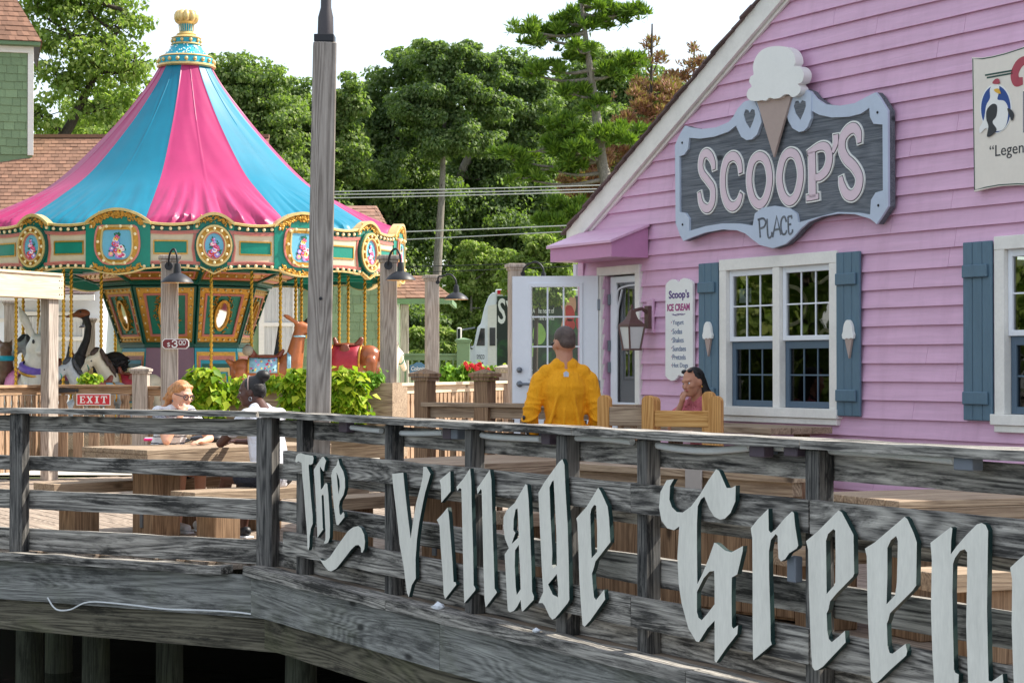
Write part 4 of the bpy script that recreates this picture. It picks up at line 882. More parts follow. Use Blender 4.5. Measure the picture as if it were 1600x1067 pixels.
# rounding boards ---------------------------------------------------
def grid_strip(mb, a0, a1, top, bot, y, m=0, n=10, th=None):
    """curved facing strip between bot(a) and top(a), thickness th behind"""
    vs = []; fs = []; mm = []
    for i in range(n+1):
        a = a0+(a1-a0)*i/n; zt, zb_ = (top(a) if callable(top) else top), (bot(a) if callable(bot) else bot)
        for (yy, zz) in ((y, zb_), (y, zt), (y+(th or .02), zt), (y+(th or .02), zb_)): vs.append(TRB((a, yy, zz)))
    for i in range(n):
        o = 4*i
        for j in range(4): j2 = (j+1) % 4; fs.append((o+j2, o+j, o+4+j, o+4+j2))
    fs += [(0, 1, 2, 3), (4*n+3, 4*n+2, 4*n+1, 4*n)]
    return mb.add(vs, fs, m)
def bulbs(pts, parent, r=.027):
    mb = MB(); sk = MB()
    for a, z, y in pts:
        c = TRB((a, y-.018, z)); mb.ell(c, r, 7, 5)
    return mb.build('bulb', G['bulb'], parent, stuff=True, sm=80)
def filigree(mb, pts, rr, n, size, y, spread=(.03, .02)):
    P_ = smooth(pts, 12)
    for i in range(n):
        p = P_[int(rr.random()*(len(P_)-1))]; a = p.x+rr.gauss(0, spread[0]); z = p.y+rr.gauss(0, spread[1]); sz_ = size*rr.uniform(.6, 1.3); an = rr.uniform(0, 3.14)
        c = Vector(TRB((a, y, z))); R = Matrix.Rotation(a/RB, 3, 'Z')@Matrix.Rotation(an, 3, 'X'); mb.ell(c, (sz_*.45, sz_*1.3, sz_*.5), 6, 4, R)
flowcols = [lin((214, 60, 110)), lin((240, 150, 180)), lin((250, 226, 120)), lin((220, 60, 50)), lin((170, 140, 220)), lin((250, 240, 236))]
FM = [flat('petal_%s' % n, c) for n, c in zip(('rose', 'pink', 'yellow', 'red', 'lilac', 'white'), flowcols)]+[flat('painted_leaf', lin((36, 110, 60)))]
def flowers(cx, z0, z1, wid, parent, y, seed):
    rr = random.Random(seed); mb = MB()
    def disc(a, z, r, m, yy, n=7, el=1.0, an=0):
        pts = [(a+r*math.cos(t)*math.cos(an)-r*el*math.sin(t)*math.sin(an), yy, z+r*math.cos(t)*math.sin(an)+r*el*math.sin(t)*math.cos(an)) for t in (2*math.pi*i/n for i in range(n))]
        vs = [TRB(p) for p in pts]+[TRB((p[0], p[1]+.002, p[2])) for p in pts]; mb.add(vs, [tuple(range(n))]+[(i, i+n, (i+1) % n+n, (i+1) % n) for i in range(n)], m)
    H = z1-z0
    for i in range(34):
        t = rr.random(); w_ = wid*(1-t)**.8*.95+.015; disc(cx+rr.uniform(-w_, w_), z0+H*t, rr.uniform(.018, .03), 6, y, 5, .4, rr.uniform(0, 3.1))
    for i in range(26):
        t = (i/26)**1.15*.86; w_ = wid*(1-t)**.9*.8; r = (.042-.026*t)*rr.uniform(.8, 1.15); a = cx+rr.uniform(-w_, w_); z = z0+H*t; m = rr.randrange(6)
        disc(a, z, r, m, y-.003-i*.0003, 8); disc(a+r*.1, z+r*.1, r*.5, (m+1) % 6, y-.003-i*.0003-.00015, 6)
    return mb.build('painted_flowers', FM, parent)
A0, A1 = .40, RB*22.5*D2-.25          # the straight board between a crest (at 0) and an oval (at 22.5 deg)
def straight():
    root = empty('rounding_board'); am = (A0+A1)/2; hw = (A1-A0)/2+.05
    sag = lambda z, k_: (lambda a: z+k_*((a-am)/hw)**2)
    a0, a1 = am-hw, am+hw
    mb = MB(); grid_strip(mb, a0, a1, sag(3.50, .05), sag(2.92, -.03), 0, th=.05); mb.build('back', G['tealdark'], root, sm=30)
    mb = MB(); grid_strip(mb, a0, a1, sag(3.555, .05), sag(3.515, .05), -.05, th=.14); mb.build('gold_rim', G['goldlight'], root, sm=40, bevel=.008)
    mb = MB(); grid_strip(mb, a0, a1, sag(2.915, -.03), sag(2.895, -.03), -.03, th=.09); mb.build('lower_rim', G['goldlight'], root, sm=40)
    mb = MB()
    for d, y in ((0, -.022), (.018, -.026), (.034, -.030)):
        grid_strip(mb, a0, a1, sag(3.435-d, .03), sag(3.422-d, .03), y, th=.03); grid_strip(mb, a0, a1, sag(2.968+d, -.02), sag(2.955+d, -.02), y, th=.03)
        for s_ in (-1, 1): mb.prism([(am+s_*(hw-.05-d), 2.95+d), (am+s_*(hw-.063-d), 2.95+d), (am+s_*(hw-.10-d*.8), 3.19), (am+s_*(hw-.063-d), 3.43-d), (am+s_*(hw-.05-d), 3.43-d), (am+s_*(hw-.087-d*.8), 3.19)], y, -.002, tr=TRB)
    mb.build('salmon_trim', G['pinktrim'], root)
    mb = MB(); grid_strip(mb, a0+.06, a1-.06, sag(3.39, .02), sag(2.995, -.015), -.014, th=.012); mb.build('cream_panel', G['cream'], root, sm=30)
    w2 = .235
    mb = MB(); grid_strip(mb, am-w2-.016, am+w2+.016, 3.305, 3.285, -.030, n=4); grid_strip(mb, am-w2-.016, am+w2+.016, 3.115, 3.097, -.030, n=4); grid_strip(mb, am-w2-.016, am-w2, 3.2849, 3.1151, -.029, n=1); grid_strip(mb, am+w2, am+w2+.016, 3.2849, 3.1151, -.029, n=1); mb.build('gold_frame', G['gold'], root)
    mb = MB(); grid_strip(mb, am-w2, am+w2, 3.285, 3.115, -.018, th=.003, n=6); mb.build('teal_inset', G['teal'], root, sm=30)
    n = 7; bulbs([(a0+.05+(a1-a0-.1)*i/(n-1), sag(3.475, .045)(a0+.05+(a1-a0-.1)*i/(n-1)), -.01) for i in range(n)]+[(a0+.05+(a1-a0-.1)*i/(n-1), sag(2.935, -.028)(a0+.05+(a1-a0-.1)*i/(n-1)), -.01) for i in range(n)], root)
    return root
def crest():
    root = empty('crest_panel'); hw = .50
    top = lambda a: 3.565+.215*math.cos(min(1, abs(a)/hw)*math.pi/2)**.8
    bot = lambda a: 2.885-.095*max(0, math.cos(min(1, abs(a)/.42)*math.pi/2))**.8
    mb = MB(); grid_strip(mb, -hw+.01, hw-.01, lambda a: top(a)-.03, lambda a: bot(a)+.02, -.035, th=.09, n=24); mb.build('teal_back', G['teal'], root, sm=30)
    mb = MB(); grid_strip(mb, -hw, hw, top, lambda a: top(a)-.042, -.075, th=.15, n=30); mb.build('gold_rim', G['goldlight'], root, sm=40)
    mb = MB(); grid_strip(mb, -.42, .42, lambda a: bot(a)+.02, bot, -.065, th=.10, n=24); mb.build('lower_rim', G['goldlight'], root, sm=40)
    shp = lambda s_: [(-.27*s_, 3.50), (-.12*s_, 3.525+.02*(s_-1)), (.12*s_, 3.525+.02*(s_-1)), (.27*s_, 3.50), (.315*s_, 3.28), (.29*s_, 3.09), (.18*s_, 2.955-.03*(s_-1)), (0, 2.935-.03*(s_-1)), (-.18*s_, 2.955-.03*(s_-1)), (-.29*s_, 3.09), (-.315*s_, 3.28)]
    def ring(so, si, y, m, nm):
        o = [tuple(p) for p in smooth(shp(so), 3, True)]; cz = 3.24
        i_ = [(x*si/so, cz+(z-cz)*si/so) for x, z in o]
        mb = MB(); mb.prism(o, y, y+.04, holes=[i_], tr=TRB); mb.build(nm, G[m], root, sm=30); return i_
    ring(1.10, 1.02, -.062, 'pinktrim', 'salmon_trim'); ring(1.02, .76, -.055, 'gold', 'gold_band'); i_ = ring(.78, .71, -.070, 'goldlight', 'inner_rim')
    mb = MB(); mb.prism(i_, -.045, -.04, tr=TRB); mb.build('blue_field', G['skyblue'], root)
    flowers(0, 3.07, 3.43, .15, root, -.0475, 4)
    P_ = smooth(shp(.90), 4, True); m_ = len(P_); bulbs([(P_[int(i*m_/12)].x, 3.24+(P_[int(i*m_/12)].y-3.24)*.93, -.055) for i in range(12)], root, .025)
    rr = random.Random(3); mb = MB(); filigree(mb, [(-.38, 3.55), (-.2, 3.66), (0, 3.69), (.2, 3.66), (.38, 3.55)], rr, 230, .021, -.045, (.025, .026)); filigree(mb, [(-.1, 3.67), (0, 3.70), (.1, 3.67)], rr, 40, .022, -.055, (.05, .02))
    filigree(mb, [(-.36, 2.93), (-.2, 2.87), (0, 2.835), (.2, 2.87), (.36, 2.93)], rr, 150, .020, -.045, (.02, .017)); mb.build('gold_scrolls', G['gold'], root, stuff=True, sm=70)
    return root
def oval():
    root = empty('oval_medallion'); hw = .30
    el = lambda rx, rz, n=28, cz=3.225: [(rx*math.cos(t), cz+rz*math.sin(t)) for t in (2*math.pi*i/n for i in range(n))]
    top = lambda a: 3.575+.15*max(0, math.cos(min(1, abs(a)/hw)*math.pi/2))**.9
    bot = lambda a: 2.90-.10*max(0, 1-abs(a)/.2)
    mb = MB(); grid_strip(mb, -hw, hw, lambda a: top(a)-.03, lambda a: bot(a)+.015, -.02, th=.07, n=16); mb.build('teal_back', G['teal'], root, sm=30)
    mb = MB(); grid_strip(mb, -hw, hw, top, lambda a: top(a)-.045, -.075, th=.15, n=20); mb.build('gold_rim', G['goldlight'], root, sm=40)
    mb = MB(); grid_strip(mb, -.2, .2, lambda a: bot(a)+.02, bot, -.06, th=.09, n=14); mb.build('lower_rim', G['goldlight'], root, sm=40)
    mb = MB(); mb.prism(el(.285, .335), -.075, -.0, holes=[el(.262, .31)], tr=TRB); mb.build('dark_ring', G['tealdark'], root, sm=30)
    mb = MB(); mb.prism(el(.262, .31), -.10, -.0, holes=[el(.235, .28)], tr=TRB); mb.prism(el(.175, .225), -.10, -.02, holes=[el(.155, .205)], tr=TRB); mb.build('gold_ring', G['goldlight'], root, sm=30)
    mb = MB(); mb.prism(el(.235, .28), -.07, -.0, holes=[el(.175, .225)], tr=TRB); mb.build('gold_band', G['gold'], root, sm=30)
    mb = MB(); mb.prism(el(.155, .205), -.082, -.06, holes=[el(.138, .186)], tr=TRB); mb.build('salmon_trim', G['pinktrim'], root, sm=30)
    mb = MB(); mb.prism(el(.14, .19), -.066, -.062, tr=TRB); mb.build('blue_field', G['skyblue'], root)
    flowers(0, 3.07, 3.38, .10, root, -.0685, 9)
    bulbs([(.205*math.cos(t), 3.225+.252*math.sin(t), -.07) for t in (2*math.pi*i/12 for i in range(12))], root, .025)
    rr = random.Random(8); mb = MB(); filigree(mb, [(-.25, 3.56), (0, 3.63), (.25, 3.56)], rr, 80, .020, -.04, (.02, .03)); filigree(mb, [(-.22, 2.9), (0, 2.85), (.22, 2.9)], rr, 40, .016, -.035, (.02, .02)); mb.build('gold_scrolls', G['gold'], root, stuff=True, sm=70)
    return root
S0, S1 = straight(), None
def mirror_straight():       # the board on the other side of a crest
    r = empty('rounding_board')
    for ch in KIDS(S0):
        me = ch.data.copy(); me.name = ch.data.name
        V = np.empty(len(me.vertices)*3); me.vertices.foreach_get('co', V); V = V.reshape(-1, 3); V[:, 1] *= -1; me.vertices.foreach_set('co', V.ravel()); me.flip_normals(); me.update()
        c = put(ch.name.split('.')[0], me, r)
        if ch.get('kind'): c['kind'] = 'stuff'
    return r
S1 = mirror_straight(); K0 = crest(); O0 = oval()
for i in range(8):
    for proto, off in ((S0, -16), (S1, -16), (K0, -16), (O0, 6.5)):
        a = (off+45*i)*D2
        if i == 0: proto.parent = car; proto.rotation_euler = (0, 0, a)
        else: copy_tree(proto, car, rz=a)
# centre housing ----------------------------------------------------
E0 = 7.6
def face(k_, R0, z0, R1, z1):
    """trapezoid face right of edge k: (s in -1..1, depth, t in 0..1) -> point"""
    a, b = (E0+45*k_)*D2, (E0+45*(k_+1))*D2
    p = [Vector((R0*math.cos(a), R0*math.sin(a), z0)), Vector((R0*math.cos(b), R0*math.sin(b), z0)), Vector((R1*math.cos(b), R1*math.sin(b), z1)), Vector((R1*math.cos(a), R1*math.sin(a), z1))]
    n = (p[1]-p[0]).cross(p[3]-p[0]).normalized()
    return lambda v: tuple((p[0]*(1-v[2])+p[3]*v[2])*(1-(v[0]+1)/2)+(p[1]*(1-v[2])+p[2]*v[2])*((v[0]+1)/2)-n*v[1])
hous = []
def frame_pts(m, n): return [(-1+m, n), (1-m, n), (1-m, 1-n), (-1+m, 1-n)]
def hpanel(root, tr, kind):
    def fr_(m0, n0, m1, n1, y0, mt, nm): mb = MB(); mb.prism(frame_pts(m0, n0), y0, .0, holes=[frame_pts(m1, n1)], tr=tr); mb.build(nm, G[mt], root)
    def pl(m0, n0, y0, mt, nm): mb = MB(); mb.prism(frame_pts(m0, n0), y0, y0+.006, tr=tr); mb.build(nm, G[mt], root)
    if kind == 'upper':
        fr_(0, 0, .07, .03, -.05, 'tealdark', 'green_frame'); fr_(.07, .03, .28, .13, -.022, 'gold', 'gold_frame'); fr_(.28, .13, .36, .165, -.034, 'pinktrim', 'salmon_trim'); pl(.07, .03, -.008, 'teal', 'teal_panel')
        el = lambda rx, rz, n=24: [(rx*math.cos(t), .5+rz*math.sin(t)) for t in (2*math.pi*i/n for i in range(n))]
        mb = MB(); mb.prism(el(.30, .27), -.055, -.0085, holes=[el(.235, .222)], tr=tr); mb.build('mirror_frame', G['gold'], root, sm=30)
        mb = MB(); mb.prism(el(.236, .223), -.026, -.022, tr=tr); mb.build('mirror', G['mirror'], root)
        rr = random.Random(2); mb = MB()
        for i in range(150):
            t = rr.uniform(0, 6.28); f = rr.uniform(1.0, 1.5)*(1.25 if abs(math.sin(t)) > .8 else 1.0); s_ = .31*f*math.cos(t)*rr.uniform(.95, 1.05); u_ = .5+.275*min(f, 1.28)*math.sin(t)
            if abs(s_) > .58 or not .19 < u_ < .83: continue
            c = Vector(tr((s_, -.02, u_))); mb.ell(c, (.010, .010, .024), 6, 4, Euler((rr.uniform(0, 3), rr.uniform(0, 3), rr.uniform(0, 3))).to_matrix())
        mb.build('gold_leaves', G['gold'], root, stuff=True, sm=70)
        mb = MB()
        for i in range(7):
            t = -.83+1.66*i/6
            mb.ell(tr((t, -.035, .93)), .019, 6, 4); mb.ell(tr((t, -.035, .075)), .019, 6, 4)
            if 0 < i < 6: mb.ell(tr((-.83, -.035, .075+.855*i/6)), .019, 6, 4); mb.ell(tr((.83, -.035, .075+.855*i/6)), .019, 6, 4)
        mb.build('bulb', G['bulb'], root, stuff=True, sm=80)
    elif kind == 'cornice':
        fr_(0, 0, .05, .1, -.04, 'tealdark', 'green_frame'); pl(.05, .1, -.012, 'gold', 'gold_panel'); fr_(.12, .2, .16, .3, -.02, 'pinktrim', 'salmon_trim')
        mb = MB()
        for i in range(7): mb.ell(tr((-.75+1.5*i/6, -.03, .55)), .02, 6, 4)
        mb.build('bulb', G['bulb'], root, stuff=True, sm=80)
    elif kind == 'lower':
        cols = ['turq', 'gold', 'pinktrim', 'turq', 'tealdark', 'goldlight', 'turq', 'gold']
        for i, mt in enumerate(cols): m = .0+i*.082; n = i*.05; fr_(m, n, m+.084, n+.052, -.02-.006*(i % 3), mt, 'nested_frame')
        pl(.6, .35, -.012, 'cream', 'cream_panel'); mb = MB()
        rr = random.Random(4)
        for i in range(14): mb.ell(tr((rr.gauss(0, .06), -.018, .45+.25*i/14)), (.016, .016, .02), 6, 4)
        mb.build('gold_figure', G['gold'], root, stuff=True, sm=60)
    else:
        pl(0, 0, -.012, 'mauvepanel', 'mauve_panel'); fr_(0, 0, .06, .02, -.02, 'mauvepanel', 'edge')
mb = MB(); Rv = lambda R, z: [Vector((R*math.cos((E0+45*i)*D2), R*math.sin((E0+45*i)*D2), z)) for i in range(8)]
mb.lathe([(.9, .4), (1.13, .4), (1.02, 1.74), (1.08, 1.745), (1.08, 1.80), (1.04, 1.80), (1.36, 2.74), (1.45, 2.745), (1.45, 2.80), (1.42, 2.80), (1.95, 2.99), (.9, 2.99)], seg=8, a0=E0*D2, a1=(E0+360)*D2); mb.build('core', G['tealdark'], car)
for kind, R0, z0, R1, z1 in (('upper', 1.045, 1.81, 1.365, 2.735), ('cornice', 1.43, 2.81, 1.93, 2.985), ('lower', 1.13, .45, 1.022, 1.735)):
    root = empty('housing_panel'); hpanel(root, face(0, R0, z0, R1, z1), kind); root.parent = car
    for k_ in range(1, 8):
        if kind == 'lower' and k_ == 7: r2 = empty('housing_panel'); hpanel(r2, face(0, R0, z0, R1, z1), 'door'); r2.parent = car; r2.rotation_euler = (0, 0, 45*k_*D2); continue
        copy_tree(root, car, rz=45*k_*D2)
# brass poles -------------------------------------------------------
def twist_pole():
    mb = MB(); n = 150; seg = 8; vs = []; fs = []
    for i in range(n+1):
        z = .43+2.55*i/n
        for j in range(seg):
            a = 2*math.pi*j/seg; r = .024+.006*math.cos(2*(a-z*42)); vs.append((r*math.cos(a), r*math.sin(a), z))
    for i in range(n):
        for j in range(seg): k2 = (j+1) % seg; fs.append((i*seg+j, i*seg+k2, (i+1)*seg+k2, (i+1)*seg+j))
    mb.add(vs, fs); return mb.mesh('pole', G['goldrope'], 70)
PM = twist_pole(); KF = Frame(KC, math.degrees(TH0))
for px, R_ in ((25, 3.0), (36, 2.6), (99, 2.95), (111, 2.75), (158, 2.3), (330, 2.9), (393, 2.5), (438, 2.6), (462, 2.2), (471, -2.0), (505, 2.8), (530, 2.7), (544, -2.2), (570, 3.0), (592, 2.2), (60, -2.0), (180, -2.6)):
    Y = KC.y
    for it in range(6):
        X = (px-800)/3000*Y; dx = X-KC.x; dd = R_*R_-dx*dx; Y = KC.y-math.copysign(math.sqrt(max(dd, .01)), R_)
    q = KF.loc(Vector(((px-800)/3000*Y, Y, 0))); put('pole', PM, car, loc=(q.x, q.y, 0))
# ================================================================== carousel animals
def heading(root_pt, deg): return math.radians(deg)
def blanket(parent, m, x0, x1, ry, rz, zc, a=115, nm='saddle_blanket', mt=None):
    mb = MB(); n = 14; vs = []; fs = []
    for i in range(5):
        x = x0+(x1-x0)*i/4
        for j in range(n+1):
            t = (-a+2*a*j/n)*D2; vs.append((x, ry*math.sin(t), zc+rz*math.cos(t)))
    for i in range(4):
        for j in range(n): o = i*(n+1)+j; fs.append((o, o+1, o+n+2, o+n+1))
    mb.add(vs, fs); o = mb.build(nm, m, parent, sm=60); md = o.modifiers.new('t', 'SOLIDIFY'); md.thickness = .012; return o
def horse(lab, px, py_back, Y, rz, sc, body, mane, blk, sad, lean=0):
    p = P(px, py_back, Y); t = thing('carousel_horse', lab, 'carousel horse', (p.x, p.y, p.z-1.06*sc), math.radians(rz), 'carousel horses'); S = sc
    pr = [('e', (0, 0, .86), (.46, .165, .2)), ('e', (.28, 0, .90), (.2, .15, .22)), ('e', (-.33, 0, .90), (.2, .17, .2)), ('c', (.34, 0, 1.0), (.56, 0, 1.34), .135, .085), ('c', (.55, 0, 1.36), (.66, 0, 1.30), .09, .085), ('c', (.62, 0, 1.32), (.80, 0, 1.10), .078, .048), ('e', (.81, 0, 1.085), (.05, .042, .05)),
          ('c', (.53, .05, 1.42), (.52, .06, 1.52), .028, .010), ('c', (.53, -.05, 1.42), (.52, -.06, 1.52), .028, .010)]
    for s_ in (-1, 1):
        pr += [('c', (.36, s_*.09, .80), (.58, s_*.09, .66), .075, .05), ('c', (.58, s_*.09, .66), (.50, s_*.09, .42), .045, .03), ('c', (.50, s_*.09, .42), (.52, s_*.09, .36), .035, .045)]
        pr += [('c', (-.38, s_*.10, .84), (-.42, s_*.10, .58), .12, .065), ('c', (-.42, s_*.10, .58), (-.62, s_*.10, .42), .06, .038), ('c', (-.62, s_*.10, .42), (-.56, s_*.10, .2), .036, .03), ('c', (-.56, s_*.1, .2), (-.54, s_*.1, .15), .04, .048)]
    pr = [tuple([q[0]]+[tuple(c*S for c in e) if isinstance(e, tuple) else e*S for e in q[1:]]) for q in pr]
    blob('body', pr, body, t, .018, 3)
    mp = [(.30, 0, 1.16), (.36, .02, 1.26), (.43, -.01, 1.36), (.49, .01, 1.46), (.56, 0, 1.48), (.62, .02, 1.42)]
    blob('mane', [('c', tuple(c*S for c in a), tuple(c*S for c in b), .05*S, .05*S) for a, b in zip(mp, mp[1:])]+[('c', tuple(c*S for c in (x, .07, z)), tuple(c*S for c in (x-.03, .10, z-.13)), .035*S, .015*S) for x, y, z in mp[:4]], mane, t, .015, 2)
    tp = [(-.5, 0, .98), (-.62, 0, .95), (-.68, .01, .75), (-.66, .0, .5), (-.72, 0, .34)]
    mb = MB(); mb.tube([tuple(c*S for c in q) for q in smooth(tp, 4)], [x*S for x in ([.03, .04, .05, .055, .06, .06, .065, .065, .065, .06, .06, .055, .05, .045, .04, .03, .01])], 9); mb.build('tail', mane, t, sm=70)
    blanket(t, blk, -.22*S, .20*S, .182*S, .222*S, .86*S); blanket(t, G['gold'], -.245*S, -.215*S, .186*S, .226*S, .86*S, nm='blanket_trim'); blanket(t, G['gold'], .195*S, .225*S, .188*S, .228*S, .87*S, nm='blanket_trim')
    blob('saddle', [tuple([q[0]]+[tuple(c*S for c in e) if isinstance(e, tuple) else e*S for e in q[1:]]) for q in [('e', (0, 0, 1.10), (.19, .12, .03)), ('c', (-.18, 0, 1.11), (-.22, 0, 1.18), .06, .04), ('c', (.16, 0, 1.10), (.19, 0, 1.19), .045, .03), ('e', (0, .13, 1.0), (.09, .025, .12)), ('e', (0, -.13, 1.0), (.09, .025, .12))]], sad, t, .015, 2)
    mb = MB()
    for s_ in (-1, 1): mb.ell((.655*S, s_*.072*S, 1.305*S), .017*S, 6, 4)
    mb.build('eye', G['black'], t, sm=80)
    mb = MB(); mb.tube([(.70*S+.055*S*math.cos(a)*.4, .062*S*math.sin(a), 1.21*S+.055*S*math.cos(a)) for a in np.linspace(0, 6.28, 14)], .010*S, 5); mb.build('bridle', G['teal'], t)
    return t
HW = paint('horse_cream', lin((226, 214, 190)), .3, .08, 4, .05); HG = paint('horse_grey', lin((168, 172, 176)), .3, .2, 5, .05); HB = paint('horse_bay', lin((150, 84, 50)), .28, .15, 4, .05); HD = paint('mane_dark', lin((70, 50, 40)), .5, .2, 14, .6, 30); HK = paint('mane_black', lin((50, 52, 58)), .5, .2, 14, .6, 30)
BR = paint('blanket_red', lin((168, 40, 56)), .5, .15, 8, .3); BL = paint('blanket_blue', lin((150, 196, 214)), .5, .25, 12, .3); BP = paint('blanket_pink', lin((222, 130, 180)), .5, .2, 10, .3); SD = paint('saddle_leather', lin((130, 66, 46)), .35, .12, 6, .2)
horse('cream carousel horse with a brown mane facing left, beside the black ostrich', 205, 588, 30.0, 205, .98, HW, HD, BR, SD)
horse('small grey carousel horse with a black mane in front of the black ostrich', 155, 600, 29.4, 215, .90, HG, HK, BL, SD)
horse('white carousel horse with a dark saddle, last on the right under the tent', 588, 578, 30.6, 60, 1.0, HW, HD, BP, SD)
horse('brown carousel horse with a red saddle cloth just right of the tall pole', 542, 543, 29.8, 170, 1.05, HB, HD, BR, SD)
horse('grey carousel horse half hidden behind the pergola post', 92, 566, 31.5, 190, 1.0, HG, HK, BP, SD)
# deer
p = P(418, 562, 29.6); t = thing('carousel_deer', 'brown carousel deer with a flowered blue blanket and curled saddle, left of the tall pole', 'carousel animal', (p.x, p.y, p.z-1.06), math.radians(6)); DB = paint('deer_brown', lin((178, 104, 62)), .35, .15, 5, .1)
pr = [('e', (0, 0, .86), (.5, .17, .2)), ('e', (.34, 0, .93), (.2, .15, .24)), ('e', (-.38, 0, .88), (.2, .17, .2)), ('c', (.40, 0, 1.02), (.50, 0, 1.55), .15, .085), ('c', (.50, 0, 1.57), (.58, 0, 1.55), .095, .08), ('c', (.55, 0, 1.56), (.76, 0, 1.44), .075, .045),
      ('c', (.46, .06, 1.62), (.30, .16, 1.72), .032, .03), ('c', (.30, .16, 1.72), (.22, .2, 1.75), .032, .008), ('c', (.46, -.06, 1.62), (.32, -.14, 1.72), .032, .03), ('c', (.32, -.14, 1.72), (.24, -.19, 1.76), .032, .008), ('c', (-.52, 0, .98), (-.62, 0, 1.05), .06, .03)]
for s_ in (-1, 1):
    pr += [('c', (.40, s_*.09, .80), (.62, s_*.09, .64), .075, .045), ('c', (.62, s_*.09, .64), (.50, s_*.09, .44), .04, .028), ('c', (-.40, s_*.10, .84), (-.46, s_*.10, .55), .12, .055), ('c', (-.46, s_*.1, .55), (-.68, s_*.1, .42), .05, .032), ('c', (-.68, s_*.1, .42), (-.64, s_*.1, .15), .03, .026)]
blob('body', pr, DB, t, .018, 3)
blanket(t, BL, -.28, .16, .184, .222, .865, 92); blanket(t, G['gold'], .155, .18, .188, .227, .867, 92, 'blanket_trim'); blanket(t, G['gold'], -.30, -.275, .188, .226, .862, 92, 'blanket_trim'); blanket(t, BL, .30, .36, .185, .255, .92, 150, 'breast_strap')
rr = random.Random(6); mb = MB()
for i in range(110):
    a = rr.uniform(-88, 88)*D2; x = rr.uniform(-.25, .13); mb.ell((x, .190*math.sin(a), .865+.23*math.cos(a)), (.018, .018, .018), 5, 4, m=rr.randrange(7))
mb.build('blanket_flowers', FM, t, stuff=True)
blob('saddle', [('e', (-.02, 0, 1.11), (.24, .13, .03)), ('c', (-.22, 0, 1.12), (-.30, 0, 1.24), .07, .06), ('c', (.18, 0, 1.12), (.24, 0, 1.2), .05, .03)], SD, t, .015, 2)
blob('bedroll', [('c', (-.30, -.14, 1.2), (-.30, .14, 1.2), .085, .085)], paint('bedroll_grey', lin((150, 140, 124)), .7), t, .015, 2)
mb = MB(); mb.tube([(.49+.10*math.cos(a), .105*math.sin(a), 1.42) for a in np.linspace(0, 6.28, 16)], .014, 6); mb.build('collar', BL, t); mb = MB(); mb.ell((.60, -.03, 1.42), .03, 8, 5); mb.build('rosette', G['ink_yellow'], t)
# rabbit
p = P(58, 540, 30.6); RW = paint('rabbit_white', lin((226, 222, 214)), .35, .08, 5, .1)
t = thing('carousel_rabbit', 'white carousel rabbit with tall ears and a purple collar beside the pergola post', 'carousel animal', (p.x-.12, p.y, p.z-1.30), math.radians(-52))
pr = [('e', (-.12, 0, .62), (.46, .22, .28)), ('e', (.16, 0, .78), (.24, .2, .34)), ('e', (-.42, 0, .58), (.24, .22, .26)), ('e', (.24, 0, 1.08), (.19, .17, .22)), ('c', (.26, 0, 1.24), (.34, 0, 1.34), .17, .15), ('c', (.34, 0, 1.34), (.46, 0, 1.24), .15, .09), ('e', (.48, .05, 1.20), (.07, .07, .06)), ('e', (.48, -.05, 1.20), (.07, .07, .06)),
      ('c', (.26, .08, 1.48), (.18, .16, 1.72), .055, .075), ('c', (.18, .16, 1.72), (.14, .2, 1.90), .075, .022), ('c', (.26, -.08, 1.48), (.20, -.18, 1.72), .055, .075), ('c', (.20, -.18, 1.72), (.17, -.25, 1.90), .075, .022), ('c', (.26, .14, .62), (.50, .15, .56), .09, .06), ('c', (.26, -.14, .62), (.48, -.16, .44), .09, .06), ('c', (-.35, .18, .45), (-.05, .22, .36), .15, .07), ('c', (-.35, -.18, .45), (-.05, -.22, .36), .15, .07)]
blob('body', pr, RW, t, .02, 3)
mb = MB(); mb.ell((.53, 0, 1.245), (.03, .035, .025), 8, 5); mb.build('nose', flat('rabbit_nose', lin((214, 120, 110))), t, sm=60)
for s_ in (-1, 1): mb = MB(); mb.ell((.42, s_*.125, 1.36), (.03, .02, .035), 8, 5); mb.build('eye', HK, t, sm=60)
blanket(t, BP, -.40, .0, .245, .30, .64, 110)
mb = MB(); mb.lathe([(.20, -.05), (.24, -.02), (.24, .05), (.19, .08)], (.17, 0, .93), 16, tilt=Euler((0, .35, 0)).to_matrix()); mb.build('collar', paint('collar_purple', lin((120, 96, 190)), .45, .2, 8), t, sm=50)
mb = MB(); mb.lathe([(.245, -.07), (.255, -.05), (.245, -.03)], (.17, 0, .93), 16, tilt=Euler((0, .35, 0)).to_matrix()); mb.build('collar_trim', G['gold'], t, sm=50)
# cat at the far left edge
p = P(9, 560, 31.0); t = thing('carousel_cat', 'small dark carousel cat with a turquoise collar at the left picture edge', 'carousel animal', (p.x, p.y, p.z-1.0), math.radians(-75))
blob('body', [('e', (-.1, 0, .72), (.34, .15, .18)), ('c', (.14, 0, .82), (.22, 0, 1.05), .13, .10), ('e', (.25, 0, 1.16), (.12, .11, .11)), ('c', (.24, .07, 1.22), (.23, .1, 1.31), .035, .01), ('c', (.24, -.07, 1.22), (.23, -.1, 1.31), .035, .01), ('c', (.12, .09, .66), (.2, .1, .3), .06, .04), ('c', (.12, -.09, .66), (.2, -.1, .3), .06, .04), ('c', (-.32, .1, .66), (-.3, .12, .3), .09, .045), ('c', (-.32, -.1, .66), (-.3, -.12, .3), .09, .045), ('c', (-.42, 0, .75), (-.6, .05, 1.05), .05, .03)], paint('cat_brown', lin((112, 84, 66)), .4, .35, 6), t, .018, 2)
mb = MB(); mb.lathe([(.13, -.04), (.15, 0), (.12, .04)], (.2, 0, 1.0), 14); mb.build('collar', G['turq'], t, sm=50)
blanket(t, BP, -.24, .06, .165, .195, .72, 110)
